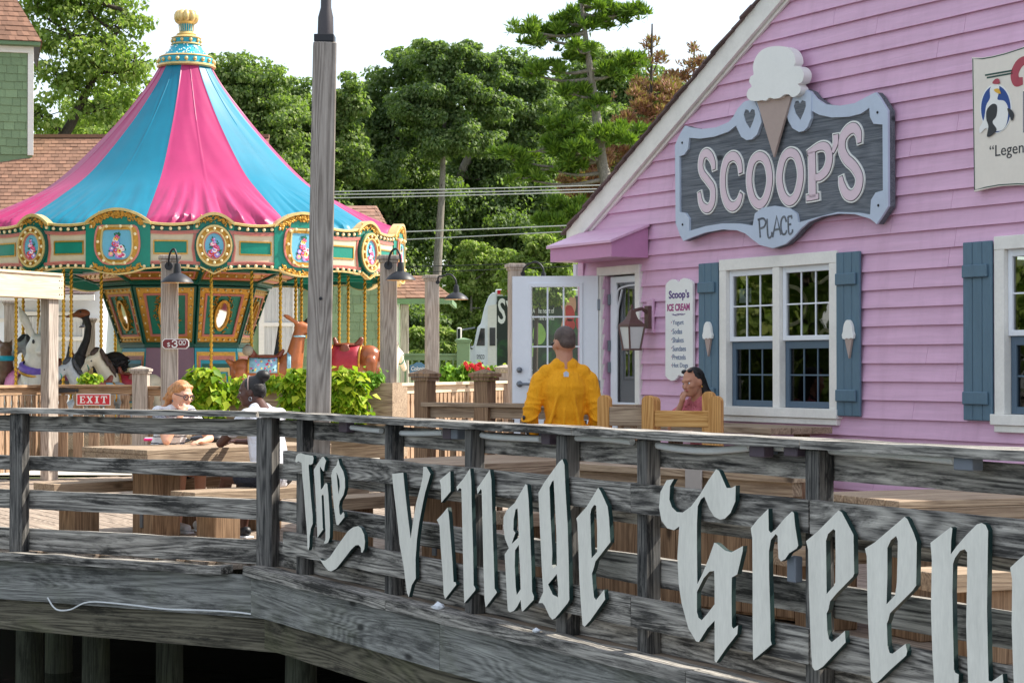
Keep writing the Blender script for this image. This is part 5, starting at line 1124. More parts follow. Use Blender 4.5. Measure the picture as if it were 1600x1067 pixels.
# ostrich
p = P(150, 575, 31.0); OBK = paint('ostrich_black', lin((44, 40, 42)), .55, .4, 16, .9, 26); ONK = paint('ostrich_neck', lin((62, 48, 44)), .45, .25, 12, .4)
t = thing('carousel_ostrich', 'black carousel ostrich with a long neck and brown head looking left', 'carousel animal', (p.x, p.y, p.z-1.05), math.radians(196))
q_ = lambda x, z: (x, 0, z)
blob('body', [('e', (-.06, 0, 1.0), (.36, .2, .24)), ('e', (-.3, 0, 1.12), (.22, .17, .2)), ('c', (.2, 0, 1.02), (.26, 0, 1.22), .14, .10), ('c', (.26, 0, 1.22), (.15, 0, 1.50), .085, .062), ('c', (.15, 0, 1.50), (.12, 0, 1.72), .062, .055), ('c', (.12, 0, 1.72), (.17, 0, 1.87), .055, .06), ('e', (.21, 0, 1.92), (.12, .075, .075)), ('c', (.05, .1, .86), (.12, .1, .5), .10, .045), ('c', (.05, -.1, .86), (.0, -.1, .5), .10, .045), ('c', (.12, .1, .5), (.02, .1, .2), .035, .03), ('c', (0, -.1, .5), (-.12, -.1, .22), .035, .03)], OBK, t, .017, 2)
blob('head', [('e', (.215, 0, 1.925), (.125, .08, .078)), ('c', (.27, 0, 1.92), (.46, 0, 1.875), .05, .022)], paint('ostrich_head', lin((150, 88, 58)), .4, .2, 9), t, .014, 2)
for s_ in (-1, 1): mb = MB(); mb.ell((.25, s_*.07, 1.95), .018, 6, 4); mb.build('eye', G['black'], t, sm=60)
rr = random.Random(9); mb = MB()
for i in range(160):
    a = rr.uniform(-2.4, 2.4); x = rr.uniform(-.5, .12); f = 1-((x+.12)/.5)**2*.5; c = (x, .21*f*math.sin(a), 1.02+.25*f*math.cos(a)); mb.ell(c, (.06, .022, .016), 6, 4, Euler((rr.uniform(-.5, .5), rr.uniform(-.2, .6), rr.uniform(-.4, .4)))\
        .to_matrix())
mb.build('feathers', OBK, t, stuff=True, sm=50)
blanket(t, G['goldlight'], .06, .13, .205, .25, 1.0, 125, 'strap')
# ================================================================== tall square pole by the railing
pb = P(497, 645, 13.45); ptop = P(507.5, 68, 13.45)
ax_ = (ptop-pb); base = pb-ax_*(pb.z/ax_.z)
tp = thing('tall_pole', 'tall weathered square timber pole with a dark metal pipe on top, behind the railing', 'pole', base)
top = ptop-base; h = top.z
mb = MB(); n = 12; vs = []; fs = []
for i in range(n+1):
    c = top*(i/n); w2 = .088-.006*i/n
    for sx, sy in ((-1, -1), (1, -1), (1, 1), (-1, 1)): vs.append((c.x+sx*w2, c.y+sy*w2, c.z))
for i in range(n):
    for j in range(4): j2 = (j+1) % 4; fs.append((4*i+j, 4*i+j2, 4*i+4+j2, 4*i+4+j))
fs.append((4*n, 4*n+1, 4*n+2, 4*n+3)); mb.add(vs, fs); o = mb.build('post', G['pole_wood'], tp, bevel=.008); o.rotation_euler = (0, 0, .12)
mb = MB(); mb.box(top.x-.07, top.x+.07, top.y-.07, top.y+.07, h+.002, h+.055); mb.build('collar', G['black'], tp, bevel=.004)
mb = MB(); mb.tube([(top.x+.005, top.y, h+.05), (top.x+.006, top.y, h+.18), (top.x+.008, top.y, h+.25), (top.x+.02, top.y, h+1.6)], [.058, .055, .038, .032], 14); mb.build('pipe', G['pipe'], tp, sm=40)
mb = MB()
for z_ in (1.9,): mb.ell((.045, -.087, z_), (.012, .005, .012), 6, 4)
mb.build('bolt', G['black'], tp)
# ================================================================== picket fences
def picket_mesh(h, w, m):
    mb = MB(); k_ = w*.5
    mb.prism([(-k_, 0), (k_, 0), (k_, h-.16), (k_*.72, h-.10), (k_, h-.045), (k_, h), (-k_, h), (-k_, h-.045), (-k_*.72, h-.10), (-k_, h-.16)], -.012, .012); return mb.mesh('picket', m)
def fence(name, lab, cat, p0, p1, z1, z0=.1, pw=.10, gap=.028, posts=(0, 1), ph=.14, pwid=.14, mat='tan_wood', matv='tan_wood_v', rail=.035, post_caps=True, grp=None, under=True):
    p0, p1 = Vector((p0[0], p0[1], 0)), Vector((p1[0], p1[1], 0)); d = p1-p0; L = d.length; rz = math.atan2(d.y, d.x)
    t = thing(name, lab, cat, p0, rz, grp)
    mb = MB(); mb.box(0, L, -.07, .07, z1-rail, z1); mb.build('cap_rail', G[mat], t, bevel=.004)
    mb = MB(); mb.box(0, L, -.02, .02, z1-rail-.09, z1-rail-.002); mb.build('upper_rail', G[mat], t, bevel=.003)
    mb = MB(); mb.box(0, L, .013, .05, z0+.06, z0+.15); mb.build('lower_rail', G[mat], t, bevel=.003)
    me = picket_mesh(z1-rail-.094-z0, pw, G[matv]); n = int(L/(pw+gap)); st = L/max(1, n)
    for i in range(n): put('picket', me, t, loc=(st*(i+.5), 0, z0))
    for f_ in posts:
        mb = MB(); w2 = pwid/2; mb.box(-w2, w2, -w2, w2, 0, z1+ph); mb.box(-w2-.02, w2+.02, -w2-.02, w2+.02, z1+ph+.002, z1+ph+.03); mb.box(-w2-.035, w2+.035, -w2-.035, w2+.035, z1+ph+.032, z1+ph+.06); mb.add([(-w2-.03, -w2-.03, z1+ph+.062), (w2+.03, -w2-.03, z1+ph+.062), (w2+.03, w2+.03, z1+ph+.062), (-w2-.03, w2+.03, z1+ph+.062), (0, 0, z1+ph+.10)], [(0, 1, 4), (1, 2, 4), (2, 3, 4), (3, 0, 4), (3, 2, 1, 0)])
        o = mb.build('post', G['brown_wood_v' if matv != 'tan_wood_v' else 'post_wood'], t); o.location = (L*f_, 0, 0)
    return t
YF = 24.6; e0 = P(86, 604, YF); e1 = P(208, 604, YF); e2 = P(346, 604, YF)
fence('picket_gate', 'tan picket gate carrying the red EXIT sign and a black strap hinge', 'gate', (e0.x, e0.y), (e1.x, e1.y), 1.20, .12, .13, .05, posts=())
a0 = P(-60, 604, 23.0); a1 = P(80, 604, YF)
fence('picket_fence', 'sunlit tan picket fence left of the gate at the picture edge', 'fence', (a0.x, a0.y), (a1.x, a1.y), 1.20, .12, .095, .032, posts=())
fence('picket_fence', 'tan picket fence between the capped gate post and the planter box', 'fence', (e1.x+.1, e1.y), (e2.x, e2.y), 1.18, .12, .13, .05, posts=(.0,), ph=.16, pwid=.19)
r0 = P(619, 596, 22.0); r1 = P(812, 596, 26.5)
fence('picket_fence', 'sunlit pale picket fence with dark keyhole gaps between the lamp post and the open door', 'fence', (r0.x, r0.y), (r1.x, r1.y), 1.24, .1, .105, .035, posts=(.86,), ph=.12, pwid=.17, mat='pale_wood', matv='tan_wood_v')
n0 = P(664, 596, 16.0); n1 = P(1000, 596, 15.0); nm_ = (n0+n1)/2
f2 = fence('low_deck_fence', 'brown fence with two capped posts just behind the man in yellow', 'fence', (n0.x, n0.y), (n1.x, n1.y), 1.13, .1, .045, .06, posts=(0, (762-664)/336), ph=.18, pwid=.13, mat='table_wood', matv='brown_wood_v')
# hinge and EXIT sign
mb = MB(); c = P(84, 610, YF-.03); mb.tube([(0, 0, -.13), (0, 0, .16)], .018, 6); mb.prism([(0, -.035), (.28, -.02), (.30, 0), (.28, .02), (0, .035)], -.012, .0); mb.ell((.31, -.004, 0), (.022, .01, .022), 8, 5)
o = mb.build('strap_hinge', G['black']); o.location = (c.x, YF-.075, c.z); tag(o, 'black iron strap hinge on the picket gate above the EXIT sign', 'hinge')
ea, eb = P(122, 633, YF), P(175, 615, YF); W_, H_2 = eb.x-ea.x, eb.z-ea.z
G['signred'] = paint('sign_red', lin((206, 26, 40)), .4, .05, 4, .1)
t = thing('exit_sign', 'red EXIT sign with white letters on the picket gate', 'sign', ((ea.x+eb.x)/2, YF-.095, ea.z))
mb = MB(); mb.box(-W_/2, W_/2, 0, .02, 0, H_2); mb.build('border', G['signwhite'], t); mb = MB(); mb.box(-W_/2+.012, W_/2-.012, -.006, -.0003, .012, H_2-.012); mb.build('panel', G['signred'], t)
def slab_letters(mb, word, x0, x1, z0, z1, y0, y1):
    """heavy slab serif capitals drawn as strokes on a 0..1 cell"""
    S = {'E': [([(.25, 0), (.25, 1)], .24), ([(0.05, .06), (.9, .06)], .12), ([(.05, .94), (.9, .94)], .12), ([(.25, .5), (.68, .5)], .12), ([(.85, .06), (.85, .30)], .1), ([(.85, .70), (.85, .94)], .1), ([(.64, .38), (.64, .62)], .09)],
         'X': [([(.2, .06), (.8, .94)], .15), ([(.2, .94), (.8, .06)], .24), ([(.0, .06), (.42, .06)], .12), ([(.58, .06), (1, .06)], .12), ([(0, .94), (.42, .94)], .12), ([(.58, .94), (1, .94)], .12)],
         'I': [([(.5, 0), (.5, 1)], .3), ([(.15, .06), (.85, .06)], .12), ([(.15, .94), (.85, .94)], .12)],
         'T': [([(.5, 0), (.5, 1)], .24), ([(.02, .94), (.98, .94)], .12), ([(.25, .06), (.75, .06)], .12), ([(.06, .94), (.06, .66)], .1), ([(.94, .94), (.94, .66)], .1)],
         '3': [([(.1, .72), (.2, .92), (.5, 1.0), (.8, .9), (.82, .68), (.62, .54), (.42, .53)], .2), ([(.42, .53), (.7, .5), (.9, .3), (.75, .06), (.45, .0), (.15, .08), (.06, .3)], .22)],
         '$': [([(.85, .75), (.6, .9), (.3, .85), (.2, .65), (.5, .5), (.8, .35), (.72, .12), (.4, .06), (.12, .22)], .16), ([(.5, -.12), (.5, 1.1)], .09)],
         '0': [([(.5, 1), (.15, .85), (.08, .5), (.15, .15), (.5, 0), (.85, .15), (.92, .5), (.85, .85), (.5, 1)], .2)]}
    n = len(word); cw = (x1-x0)/n
    for i, ch in enumerate(word):
        for j, (pa, wd_) in enumerate(S[ch]):
            k_ = .88*cw; mb.strip([(x0+cw*i+.06*cw+a*k_, z0+b*(z1-z0)) for a, b in pa], wd_*k_, y0-.0002*j, y1, sub=1 if len(pa) < 3 else 5)
mb = MB(); slab_letters(mb, 'EXIT', -W_*.42, W_*.42, H_2*.2, H_2*.8, -.010, -.0063); mb.build('lettering', G['signwhite'], t)
# ================================================================== posts with barn lamps
def post_thing(lab, px, ptop_, Y, w, cap=True, mat='post_wood', rz=.25):
    p = P(px, ptop_, Y); t = thing('lamp_post', lab, 'post', (p.x, p.y, 0), rz, 'square timber lamp posts'); w2 = w/2
    mb = MB(); mb.box(-w2, w2, -w2, w2, 0, p.z-.055); mb.build('shaft', G[mat], t, bevel=.005)
    mb = MB(); mb.box(-w2-.015, w2+.015, -w2-.015, w2+.015, p.z-.085, p.z-.052); mb.box(-w2-.035, w2+.035, -w2-.035, w2+.035, p.z-.05, p.z-.012); mb.box(-w2-.02, w2+.02, -w2-.02, w2+.02, p.z-.011, p.z); mb.build('cap', G['pale_wood' if mat == 'pale_wood' else 'post_wood'], t, bevel=.003)
    return p
def barn_lamp(lab, plate, shade, Y, dia, plate_r=.05):
    """plate and shade-rim centre in photo pixels"""
    a, b = P(*plate, Y), P(*shade, Y-.12); t = thing('barn_lamp', lab, 'lamp', a, 0, 'black gooseneck barn lamps'); d = b-a; r = dia/2
    mb = MB(); mb.tube([(0, .0, 0), (0, -.03, 0)], plate_r, 14); mb.build('back_plate', G['black'], t, sm=40)
    s_ = dia; top_ = d+Vector((0, 0, s_*.60)); pts = [(0, -.02, 0), (d.x*.06, -.05, s_*.22), (d.x*.28, -.08, top_.z+s_*.36), (d.x*.66, d.y*.8, top_.z+s_*.44), (d.x*.96, d.y, top_.z+s_*.2), (d.x, d.y, top_.z-s_*.15)]
    mb = MB(); mb.tube(smooth(pts, 6), .013, 8); mb.build('gooseneck', G['black'], t, sm=50)
    c = tuple(d); mb = MB(); k_ = s_
    mb.lathe([(.02, k_*.60), (.06*k_+.01, k_*.59), (.11*k_, k_*.45), (.12*k_, k_*.30), (.24*k_, k_*.25), (.40*k_, k_*.14), (.49*k_, k_*.03), (.5*k_, 0)], c, 24); mb.build('shade', G['black'], t, sm=50)
    mb = MB(); mb.lathe([(.49*k_, .0), (.478*k_, .03*k_), (.39*k_, .125*k_), (.1*k_, .22*k_), (0, .23*k_)], c, 24); mb.build('reflector', paint('lamp_enamel', lin((236, 196, 150)), .3, .03), t, sm=50)
    mb = MB(); mb.ell((d.x, d.y, d.z+.10*k_), (.09*k_, .09*k_, .12*k_), 10, 6); mb.build('bulb', G['bulb'], t, sm=60)
post_thing('weathered lamp post with the price sign in front of the carousel', 265, 399, 23.9, .20)
post_thing('timber lamp post at the right end of the planter box', 607, 399, 22.2, .17)
post_thing('lamp post beside the white truck, standing behind the pale fence', 675, 430, 27.5, .175)
post_thing('lamp post hidden mostly behind the open shop door', 805, 412, 24.5, .16)
post_thing('shaded lamp post between ostrich and green wall, behind the carousel', 140, 497, 36.0, .20)
post_thing('shaded post at the far left behind the rabbit', 16, 470, 36.2, .22)
barn_lamp('black barn lamp above the price sign', (264, 416), (277, 442), 23.75, .40)
barn_lamp('black barn lamp over the right end of the planter box', (607, 415), (626, 438), 22.05, .345)
barn_lamp('black barn lamp beside the white truck', (684, 441), (713, 468), 27.35, .345, .03)
barn_lamp('black barn lamp arching behind the open shop door', (817, 428), (849, 448), 24.35, .30, .03)
barn_lamp('small black barn lamp behind the ostrich neck', (136, 520), (130, 512), 35.85, .17, .03)
# price sign
pa, pb_ = P(252, 545, 23.7), P(294, 529, 23.7); W_, H_2 = pb_.x-pa.x, pb_.z-pa.z
t = thing('price_sign', 'dark red $3.00 price sign with clipped corners on the lamp post', 'sign', ((pa.x+pb_.x)/2, 23.75, pa.z)); G['maroon'] = paint('sign_maroon', lin((120, 30, 36)), .4, .05, 4, .1)
cl = lambda e, c_: [(-W_/2+c_+e, e), (W_/2-c_-e, e), (W_/2-e, c_+e), (W_/2-e, H_2-c_-e), (W_/2-c_-e, H_2-e), (-W_/2+c_+e, H_2-e), (-W_/2+e, H_2-c_-e), (-W_/2+e, c_+e)]
mb = MB(); mb.prism(cl(0, .03), 0, .02); mb.build('border', G['signwhite'], t); mb = MB(); mb.prism(cl(.010, .028), -.005, -.0003); mb.build('panel', G['maroon'], t)
mb = MB(); slab_letters(mb, '$', -W_*.33, -W_*.17, H_2*.22, H_2*.62, -.009, -.0053); slab_letters(mb, '3', -W_*.15, W_*.10, H_2*.16, H_2*.84, -.009, -.0053); slab_letters(mb, '00', W_*.12, W_*.40, H_2*.44, H_2*.82, -.009, -.0053); mb.box(W_*.14, W_*.36, -.009, -.0053, H_2*.36, H_2*.39); mb.build('lettering', G['signwhite'], t)
# ================================================================== pergola beam and post at the left edge
q0, q1 = P(-30, 432, 23.0), P(84, 432, 24.3); d = Vector((q1.x-q0.x, q1.y-q0.y, 0)); L = d.length
t = thing('timber_gateway', 'pale new timber header on a square post at the left picture edge', 'gateway', (q1.x, q1.y, 0), math.atan2(d.y, d.x))
zt_ = q1.z+.0; zb_ = P(84, 468, 24.3).z
mb = MB(); mb.box(-L-.6, .06, -.11, -.065, zb_, zt_); mb.build('header', G['pale_wood'], t, bevel=.003)
mb = MB(); mb.box(-L-.6, .06, .065, .11, zb_, zt_); mb.build('header', G['pale_wood'], t, bevel=.003)
mb = MB(); mb.box(-L-.6, .02, -.13, .13, zt_+.002, zt_+.035); mb.build('cap_board', G['pale_wood'], t, bevel=.003)
mb = MB(); mb.box(-.18, .02, -.063, .063, 0, zt_-.002); mb.build('post', G['post_wood'], t, bevel=.004)
mb = MB()
for x in (-.03, .02):
    for z in (.2, .5, .8): mb.ell((x, -.112, zb_+(zt_-zb_)*z), (.010, .005, .010), 6, 4)
mb.build('bolt', G['black'], t)
# ================================================================== planter with lime vines
pl0, pl1 = P(318, 640, 22.3), P(615, 640, 21.7); d = Vector((pl1.x-pl0.x, pl1.y-pl0.y, 0)); L = d.length; zt_ = P(560, 598, 21.8).z
pt_ = thing('planter_box', 'long timber planter box of stacked boards in front of the carousel', 'planter', (pl0.x, pl0.y, 0), math.atan2(d.y, d.x))
for i, (za, zb2) in enumerate(((.40, .60), (.605, .805), (.81, 1.02), (1.025, zt_))): mb = MB(); mb.rough(0, L, -.04, .0, za, zb2, .003, 8, seed=i); mb.build('plank', G['table_wood'], pt_)
mb = MB(); mb.box(0, .04, .002, .5, .4, zt_); mb.box(L-.04, L, .002, .5, .4, zt_); mb.box(.04, L-.04, .46, .5, .4, zt_); mb.build('side', G['table_wood'], pt_)
mb = MB(); mb.box(.04, L-.04, .002, .46, zt_-.10, zt_-.05); mb.build('soil', G['soil'], pt_)
mb = MB()
for x in (.1, L*.35, L*.68, L-.1): mb.box(x-.06, x+.06, .01, .12, 0, .4)
mb.build('leg', G['brown_wood_v'], pt_)
G['lime'] = leafmat('lime_leaf', lin((52, 92, 14)), lin((128, 168, 26)), lin((222, 224, 70)), .42)
G['limeg'] = leafmat('green_leaf', lin((70, 120, 30)), lin((110, 160, 44)), lin((160, 196, 70)), .4)
def leaf_cloud(pts, dirs, size, seed, droop=.6, heart=True):
    """many folded leaves at points: numpy mesh"""
    r = np.random.default_rng(seed); n = len(pts); nrm = dirs+r.normal(0, .8, (n, 3)); nrm /= np.linalg.norm(nrm, axis=1, keepdims=True)
    t = np.cross(nrm, np.array([0, 0, 1.0])+r.normal(0, .3, (n, 3))); t /= np.linalg.norm(t, axis=1, keepdims=True)+1e-9; u = np.cross(nrm, t); u[:, 2] = -np.abs(u[:, 2])*1.0; s = size*r.uniform(.6, 1.25, (n, 1))
    base = pts; tip = pts+u*s*1.15+nrm*s*-.12*droop; l = pts+u*s*.38+t*s*.48+nrm*s*.14; rr_ = pts+u*s*.38-t*s*.48+nrm*s*.14
    V = np.stack([base, l, tip, rr_], 1).reshape(-1, 3); F = np.arange(n*4).reshape(-1, 4)
    return V, F
def leaf_obj(name, V, F, mat, parent=None, stuff=False):
    me = bpy.data.meshes.new(name); me.vertices.add(len(V)); me.vertices.foreach_set('co', V.astype(np.float32).ravel()); nf = len(F)
    # two triangles per leaf folded along the midrib, joined through shared vertices
    T = np.concatenate([F[:, [0, 1, 2]], F[:, [0, 2, 3]]], 1).reshape(-1, 3); me.loops.add(len(T)*3); me.loops.foreach_set('vertex_index', T.astype(np.int32).ravel()); me.polygons.add(len(T)); me.polygons.foreach_set('loop_start', np.arange(0, len(T)*3, 3, dtype=np.int32)); me.materials.append(mat); me.update(calc_edges=True); me.validate()
    return put(name, me, parent, stuff)
def vine(lab, cx, w_, top_px, bot_px, Y, n, seed, size=.095, mat='lime', grp='lime vines spilling from the planter', name='sweet_potato_vine', cat='plant'):
    a = P(cx-w_/2, top_px, Y); b = P(cx+w_/2, bot_px, Y); W2 = b.x-a.x; H = a.z-b.z; c = Vector(((a.x+b.x)/2, Y, b.z)); t = thing(name, lab, cat, c, 0, grp)
    r = np.random.default_rng(seed); th = r.uniform(-1.9, 1.9, n); zz = r.uniform(0, 1, n)**.9
    prof = np.where(zz > .72, np.sqrt(np.clip(1-((zz-.72)/.28)**2, 0, 1)), .80+.2*np.sin(zz*4.4)); prof *= 1+.26*np.sin(th*5+zz*9+seed)*np.sin(zz*13+seed)+.16*np.sin(th*11+seed)
    rad = prof*np.sqrt(r.uniform(.35, 1.08, n)); sp_ = r.uniform(0, 1, n) < .16; rad = np.where(sp_, rad*r.uniform(1.05, 1.35, n), rad); X = rad*np.sin(th)*W2/2; Yy = -rad*np.cos(th)*W2*.32; Z = zz*H+r.normal(0, .02, n)+np.where(sp_, r.uniform(-.04, .07, n), 0)
    dirs = np.stack([np.sin(th), -np.cos(th), .55+zz*.6], 1); V, F = leaf_cloud(np.stack([X, Yy, Z], 1), dirs, size, seed); leaf_obj('foliage', V, F, G[mat], t)
    mb = MB(); rr2 = random.Random(seed)
    for i in range(12): x = rr2.uniform(-.5, .5)*W2*.8; mb.tube([(x*.3, .1, H*.86), (x*.8, -W2*.2, H*.8), (x, -W2*.22, H*rr2.uniform(.1, .5))], .006, 4)
    mb.build('stem', G['limeg'], t); return t
vine('lime green vine mound right of the woman with glasses', 320, 52, 578, 660, 21.9, 900, 1)
vine('lime vine trailing down just left of the tall pole', 468, 46, 580, 660, 21.6, 700, 2)
vine('lime vine mound just right of the tall pole', 540, 58, 578, 660, 21.5, 900, 3)
vine('lime vine behind the head of the girl with a bun', 372, 40, 594, 628, 22.1, 420, 4, .065)
vine('yellow green vine between the girl with a bun and the pole', 424, 36, 590, 607, 22.0, 300, 5, .06)
vine('low green vine at the right end of the planter box', 582, 34, 582, 602, 21.75, 220, 6, .055, 'limeg')
vine('small bright leafy clump behind the picket gate', 138, 30, 583, 612, 25.6, 160, 7, .07, 'lime', 'garden plants by the fences', 'garden_plant')
# flower bed behind the pale fence
for i, (px, w_, t_, b_, lab, mt) in enumerate(((700, 50, 574, 600, 'green bedding plants left of the red flowers, behind the pale fence', 'limeg'), (738, 40, 570, 600, 'green bedding plants beneath the white truck cab', 'limeg'), (778, 44, 574, 600, 'lime bedding plants beside the open door, behind the pale fence', 'lime'))):
    vine(lab, px, w_, t_, b_, 28.0, 500, 20+i, .09, mt, 'garden plants by the fences', 'garden_plant')
rr = random.Random(2); c = P(742, 572, 27.7); t = thing('red_flowers', 'cluster of red flowers in front of the white truck', 'flowers', c); mb = MB()
for i in range(16):
    x, z = rr.gauss(0, .08), rr.gauss(-.03, .03)
    for k_ in range(5): a = k_*1.256; mb.ell((x+.018*math.cos(a), rr.uniform(-.05, .05), z+.018*math.sin(a)), (.018, .008, .018), 6, 4)
mb.build('bloom', paint('bloom_red', lin((214, 28, 40)), .5, .15), t, stuff=True)
mb = MB(); [mb.tube([(x, 0, -.3), (x*.8, 0, 0)], .01, 4) for x in (-.2, -.1, 0, .1, .2)]; mb.build('stem', G['limeg'], t)
# ================================================================== buildings behind
def shingle_wall(parent, x0, x1, z0, z1, y, m, w=.2, h=.185, seed=0, limit=320):
    r = random.Random(seed); cnt = 0; meshes = []; rest = MB()
    for i in range(4): mb = MB(); ww = w*(.8+.13*i); mb.add([(0, -.022, 0), (ww-.008, -.022, 0), (ww-.008, -.004, h+.02), (0, -.004, h+.02), (0, 0, 0), (ww-.008, 0, 0)], [(0, 1, 2, 3), (0, 4, 5, 1), (0, 3, 4), (1, 5, 2)]); meshes.append((ww, mb.mesh('shingle', G[m])))
    z = z0
    while z < z1-.02:
        x = x0-r.uniform(0, w)
        while x < x1:
            ww, me = meshes[r.randrange(4)]
            if x >= x0-.001 and x+ww <= x1+.001: put('shingle', me, parent, loc=(x, y+r.uniform(-.002, .002), z+r.uniform(-.012, .004))); cnt += 1
            else:
                a, b = max(x, x0), min(x+ww, x1)
                if b-a > .02: mb = MB(); mb.add([(a, y-.022, z), (b-.008, y-.022, z), (b-.008, y-.004, z+h+.02), (a, y-.004, z+h+.02)], [(0, 1, 2, 3)]); mb.build('shingle', G[m], parent); cnt += 1
            x += ww
        z += h
    return cnt
def shingle_roof(mb, p00, p10, p11, p01, rows, cols, seed=0, lift=.016):
    """tabs over the quad: p00-p10 eave, p01-p11 ridge; every tab is a real little slab"""
    r = random.Random(seed); p00, p10, p11, p01 = map(Vector, (p00, p10, p11, p01)); n = (p10-p00).cross(p01-p00).normalized()
    if n.z < 0: n = -n
    for j in range(rows):
        t0, t1 = j/rows, min(1, (j+1.12)/rows); a0, b0 = p00.lerp(p01, t0), p10.lerp(p11, t0); a1, b1 = p00.lerp(p01, t1), p10.lerp(p11, t1); off = (.5 if j % 2 else 0)+r.uniform(-.1, .1); k_ = 0; c_ = max(1, int(cols))
        for i in range(-1, c_+1):
            u0, u1 = max(0, min(1, (i+off)/c_)), max(0, min(1, (i+off+1)/c_-.0006))
            if u1-u0 < .002: continue
            h = lift*r.uniform(.7, 1.5); dz = n*h; q = [a0.lerp(b0, u0), a0.lerp(b0, u1), a1.lerp(b1, u1), a1.lerp(b1, u0)]; d_ = (q[0]-q[3])*r.uniform(-.12, .03)
            mb.add([q[0]-d_*0+dz, q[1]+dz, q[2]+n*.004, q[3]+n*.004, q[0], q[1]], [(0, 1, 2, 3), (0, 4, 5, 1)])
    return mb
YB = 40.0
gb = thing('green_house', 'large green shingled house with a brown shingle roof and a corner tower behind the carousel', 'house', (0, YB, 0))
X_ = lambda px, Y=YB: (px-800)/3000*Y*1.0
Zp = lambda py, Y=YB: P(800, py, Y).z
# body walls
mb = MB(); mb.box(X_(150), X_(598), 0, 6, 0, Zp(418)); mb.build('wall', G['green_shingle'], gb)
shingle_wall(gb, X_(164), X_(200), 1.0, Zp(428), -.001, 'green_shingle', seed=1); shingle_wall(gb, X_(466), X_(592), .9, Zp(418), -.001, 'green_shingle', seed=2)
def plain_window(parent, x0, x1, z0, z1, y, ncol=1, curtain=True, fw=.11, m='white'):
    f = empty('window'); f.parent = parent
    mb = MB(); mb.box(x0, x0+fw, y-.06, y, z0, z1); mb.box(x1-fw, x1, y-.06, y, z0, z1); mb.box(x0+fw, x1-fw, y-.06, y, z1-fw, z1); mb.box(x0+fw, x1-fw, y-.06, y, z0, z0+fw); zm = (z0+z1)/2+.12; mb.box(x0+fw, x1-fw, y-.055, y, zm-.04, zm+.04)
    mb.build('frame', G[m], f, bevel=.004)
    mb = MB(); mb.box(x0+fw, x1-fw, y-.012, y-.0115, z0+fw, z1-fw); mb.build('pane', G['darkglass'], f)
    if curtain:
        for s_ in (0, 1):
            mb = MB(); w_ = (x1-x0-2*fw); n = 18; vs = []; fs = []
            for i in range(n+1):
                t_ = i/n; xx = (x0+fw+w_*.5*t_) if s_ == 0 else (x1-fw-w_*.5*t_); bow = (z0+fw+.05)+(zm-z0)*.9*(t_**2.2)
                for zz in (z1-fw-.02, bow): vs.append((xx, y-.02-.008*math.sin(i*2.6), zz))
            for i in range(n): fs.append((2*i, 2*i+1, 2*i+3, 2*i+2))
            mb.add(vs, fs); mb.build('curtain', G['curtain'], f, sm=60)
k = NT('dark_pane'); k.b.inputs['Base Color'].default_value = (.02, .025, .03, 1); k.b.inputs['Roughness'].default_value = .05; G['darkglass'] = k.m
plain_window(gb, X_(405), X_(466), Zp(600), Zp(432), -.03)
for a, b in ((592, 600), (157, 165)): mb = MB(); mb.box(X_(a), X_(b), -.05, .01, 0, Zp(420)); mb.build('corner_board', G['white'], gb, bevel=.004)
mb = MB(); mb.box(X_(150)-.3, X_(604), -.45, -.36, Zp(430), Zp(418)); mb.build('fascia', G['green_trim'], gb, bevel=.004)
# main roof: eave to ridge
RY = 4.8
def rp(px, py, dy): return (X_(px, YB+dy), dy, Zp(py, YB+dy))
mb = MB(); shingle_roof(mb, rp(-260, 424, -.5), rp(420, 424, -.5), rp(420, 215, RY), rp(-260, 215, RY), 36, 60, 3); mb.build('roof', G['roof_shingle'], gb, stuff=True)
mb = MB(); mb.add([rp(-260, 424, -.5), rp(420, 424, -.5), rp(420, 216, RY), rp(-260, 216, RY), rp(-260, 424, -.5), rp(420, 424, 10), rp(420, 424, 10)], [(0, 1, 2, 3)]); mb.build('roof_deck', G['roof_dark'], gb)
mb = MB(); e = rp(-260, 214, RY); f = rp(420, 214, RY); mb.box(e[0], f[0], RY-.08, RY+.08, e[2]-.03, e[2]+.05); mb.build('ridge_cap', G['roof_shingle'], gb)
mb = MB(); shingle_roof(mb, rp(420, 372, -.3), rp(609, 366, -.3), rp(582, 322, 3.0), rp(420, 322, 3.0), 8, 22, 5); shingle_roof(mb, rp(609, 366, -.3), rp(612, 366, 6), rp(588, 322, 4), rp(582, 322, 3.0), 8, 12, 6); mb.build('wing_roof', G['roof_shingle'], gb, stuff=True)
mb = MB(); mb.add([rp(420, 374, -.25), rp(608, 368, -.25), rp(582, 324, 3.0), rp(420, 324, 3.0), rp(612, 368, 6), rp(588, 324, 4)], [(0, 1, 2, 3), (1, 4, 5, 2)]); mb.build('wing_deck', G['roof_dark'], gb)
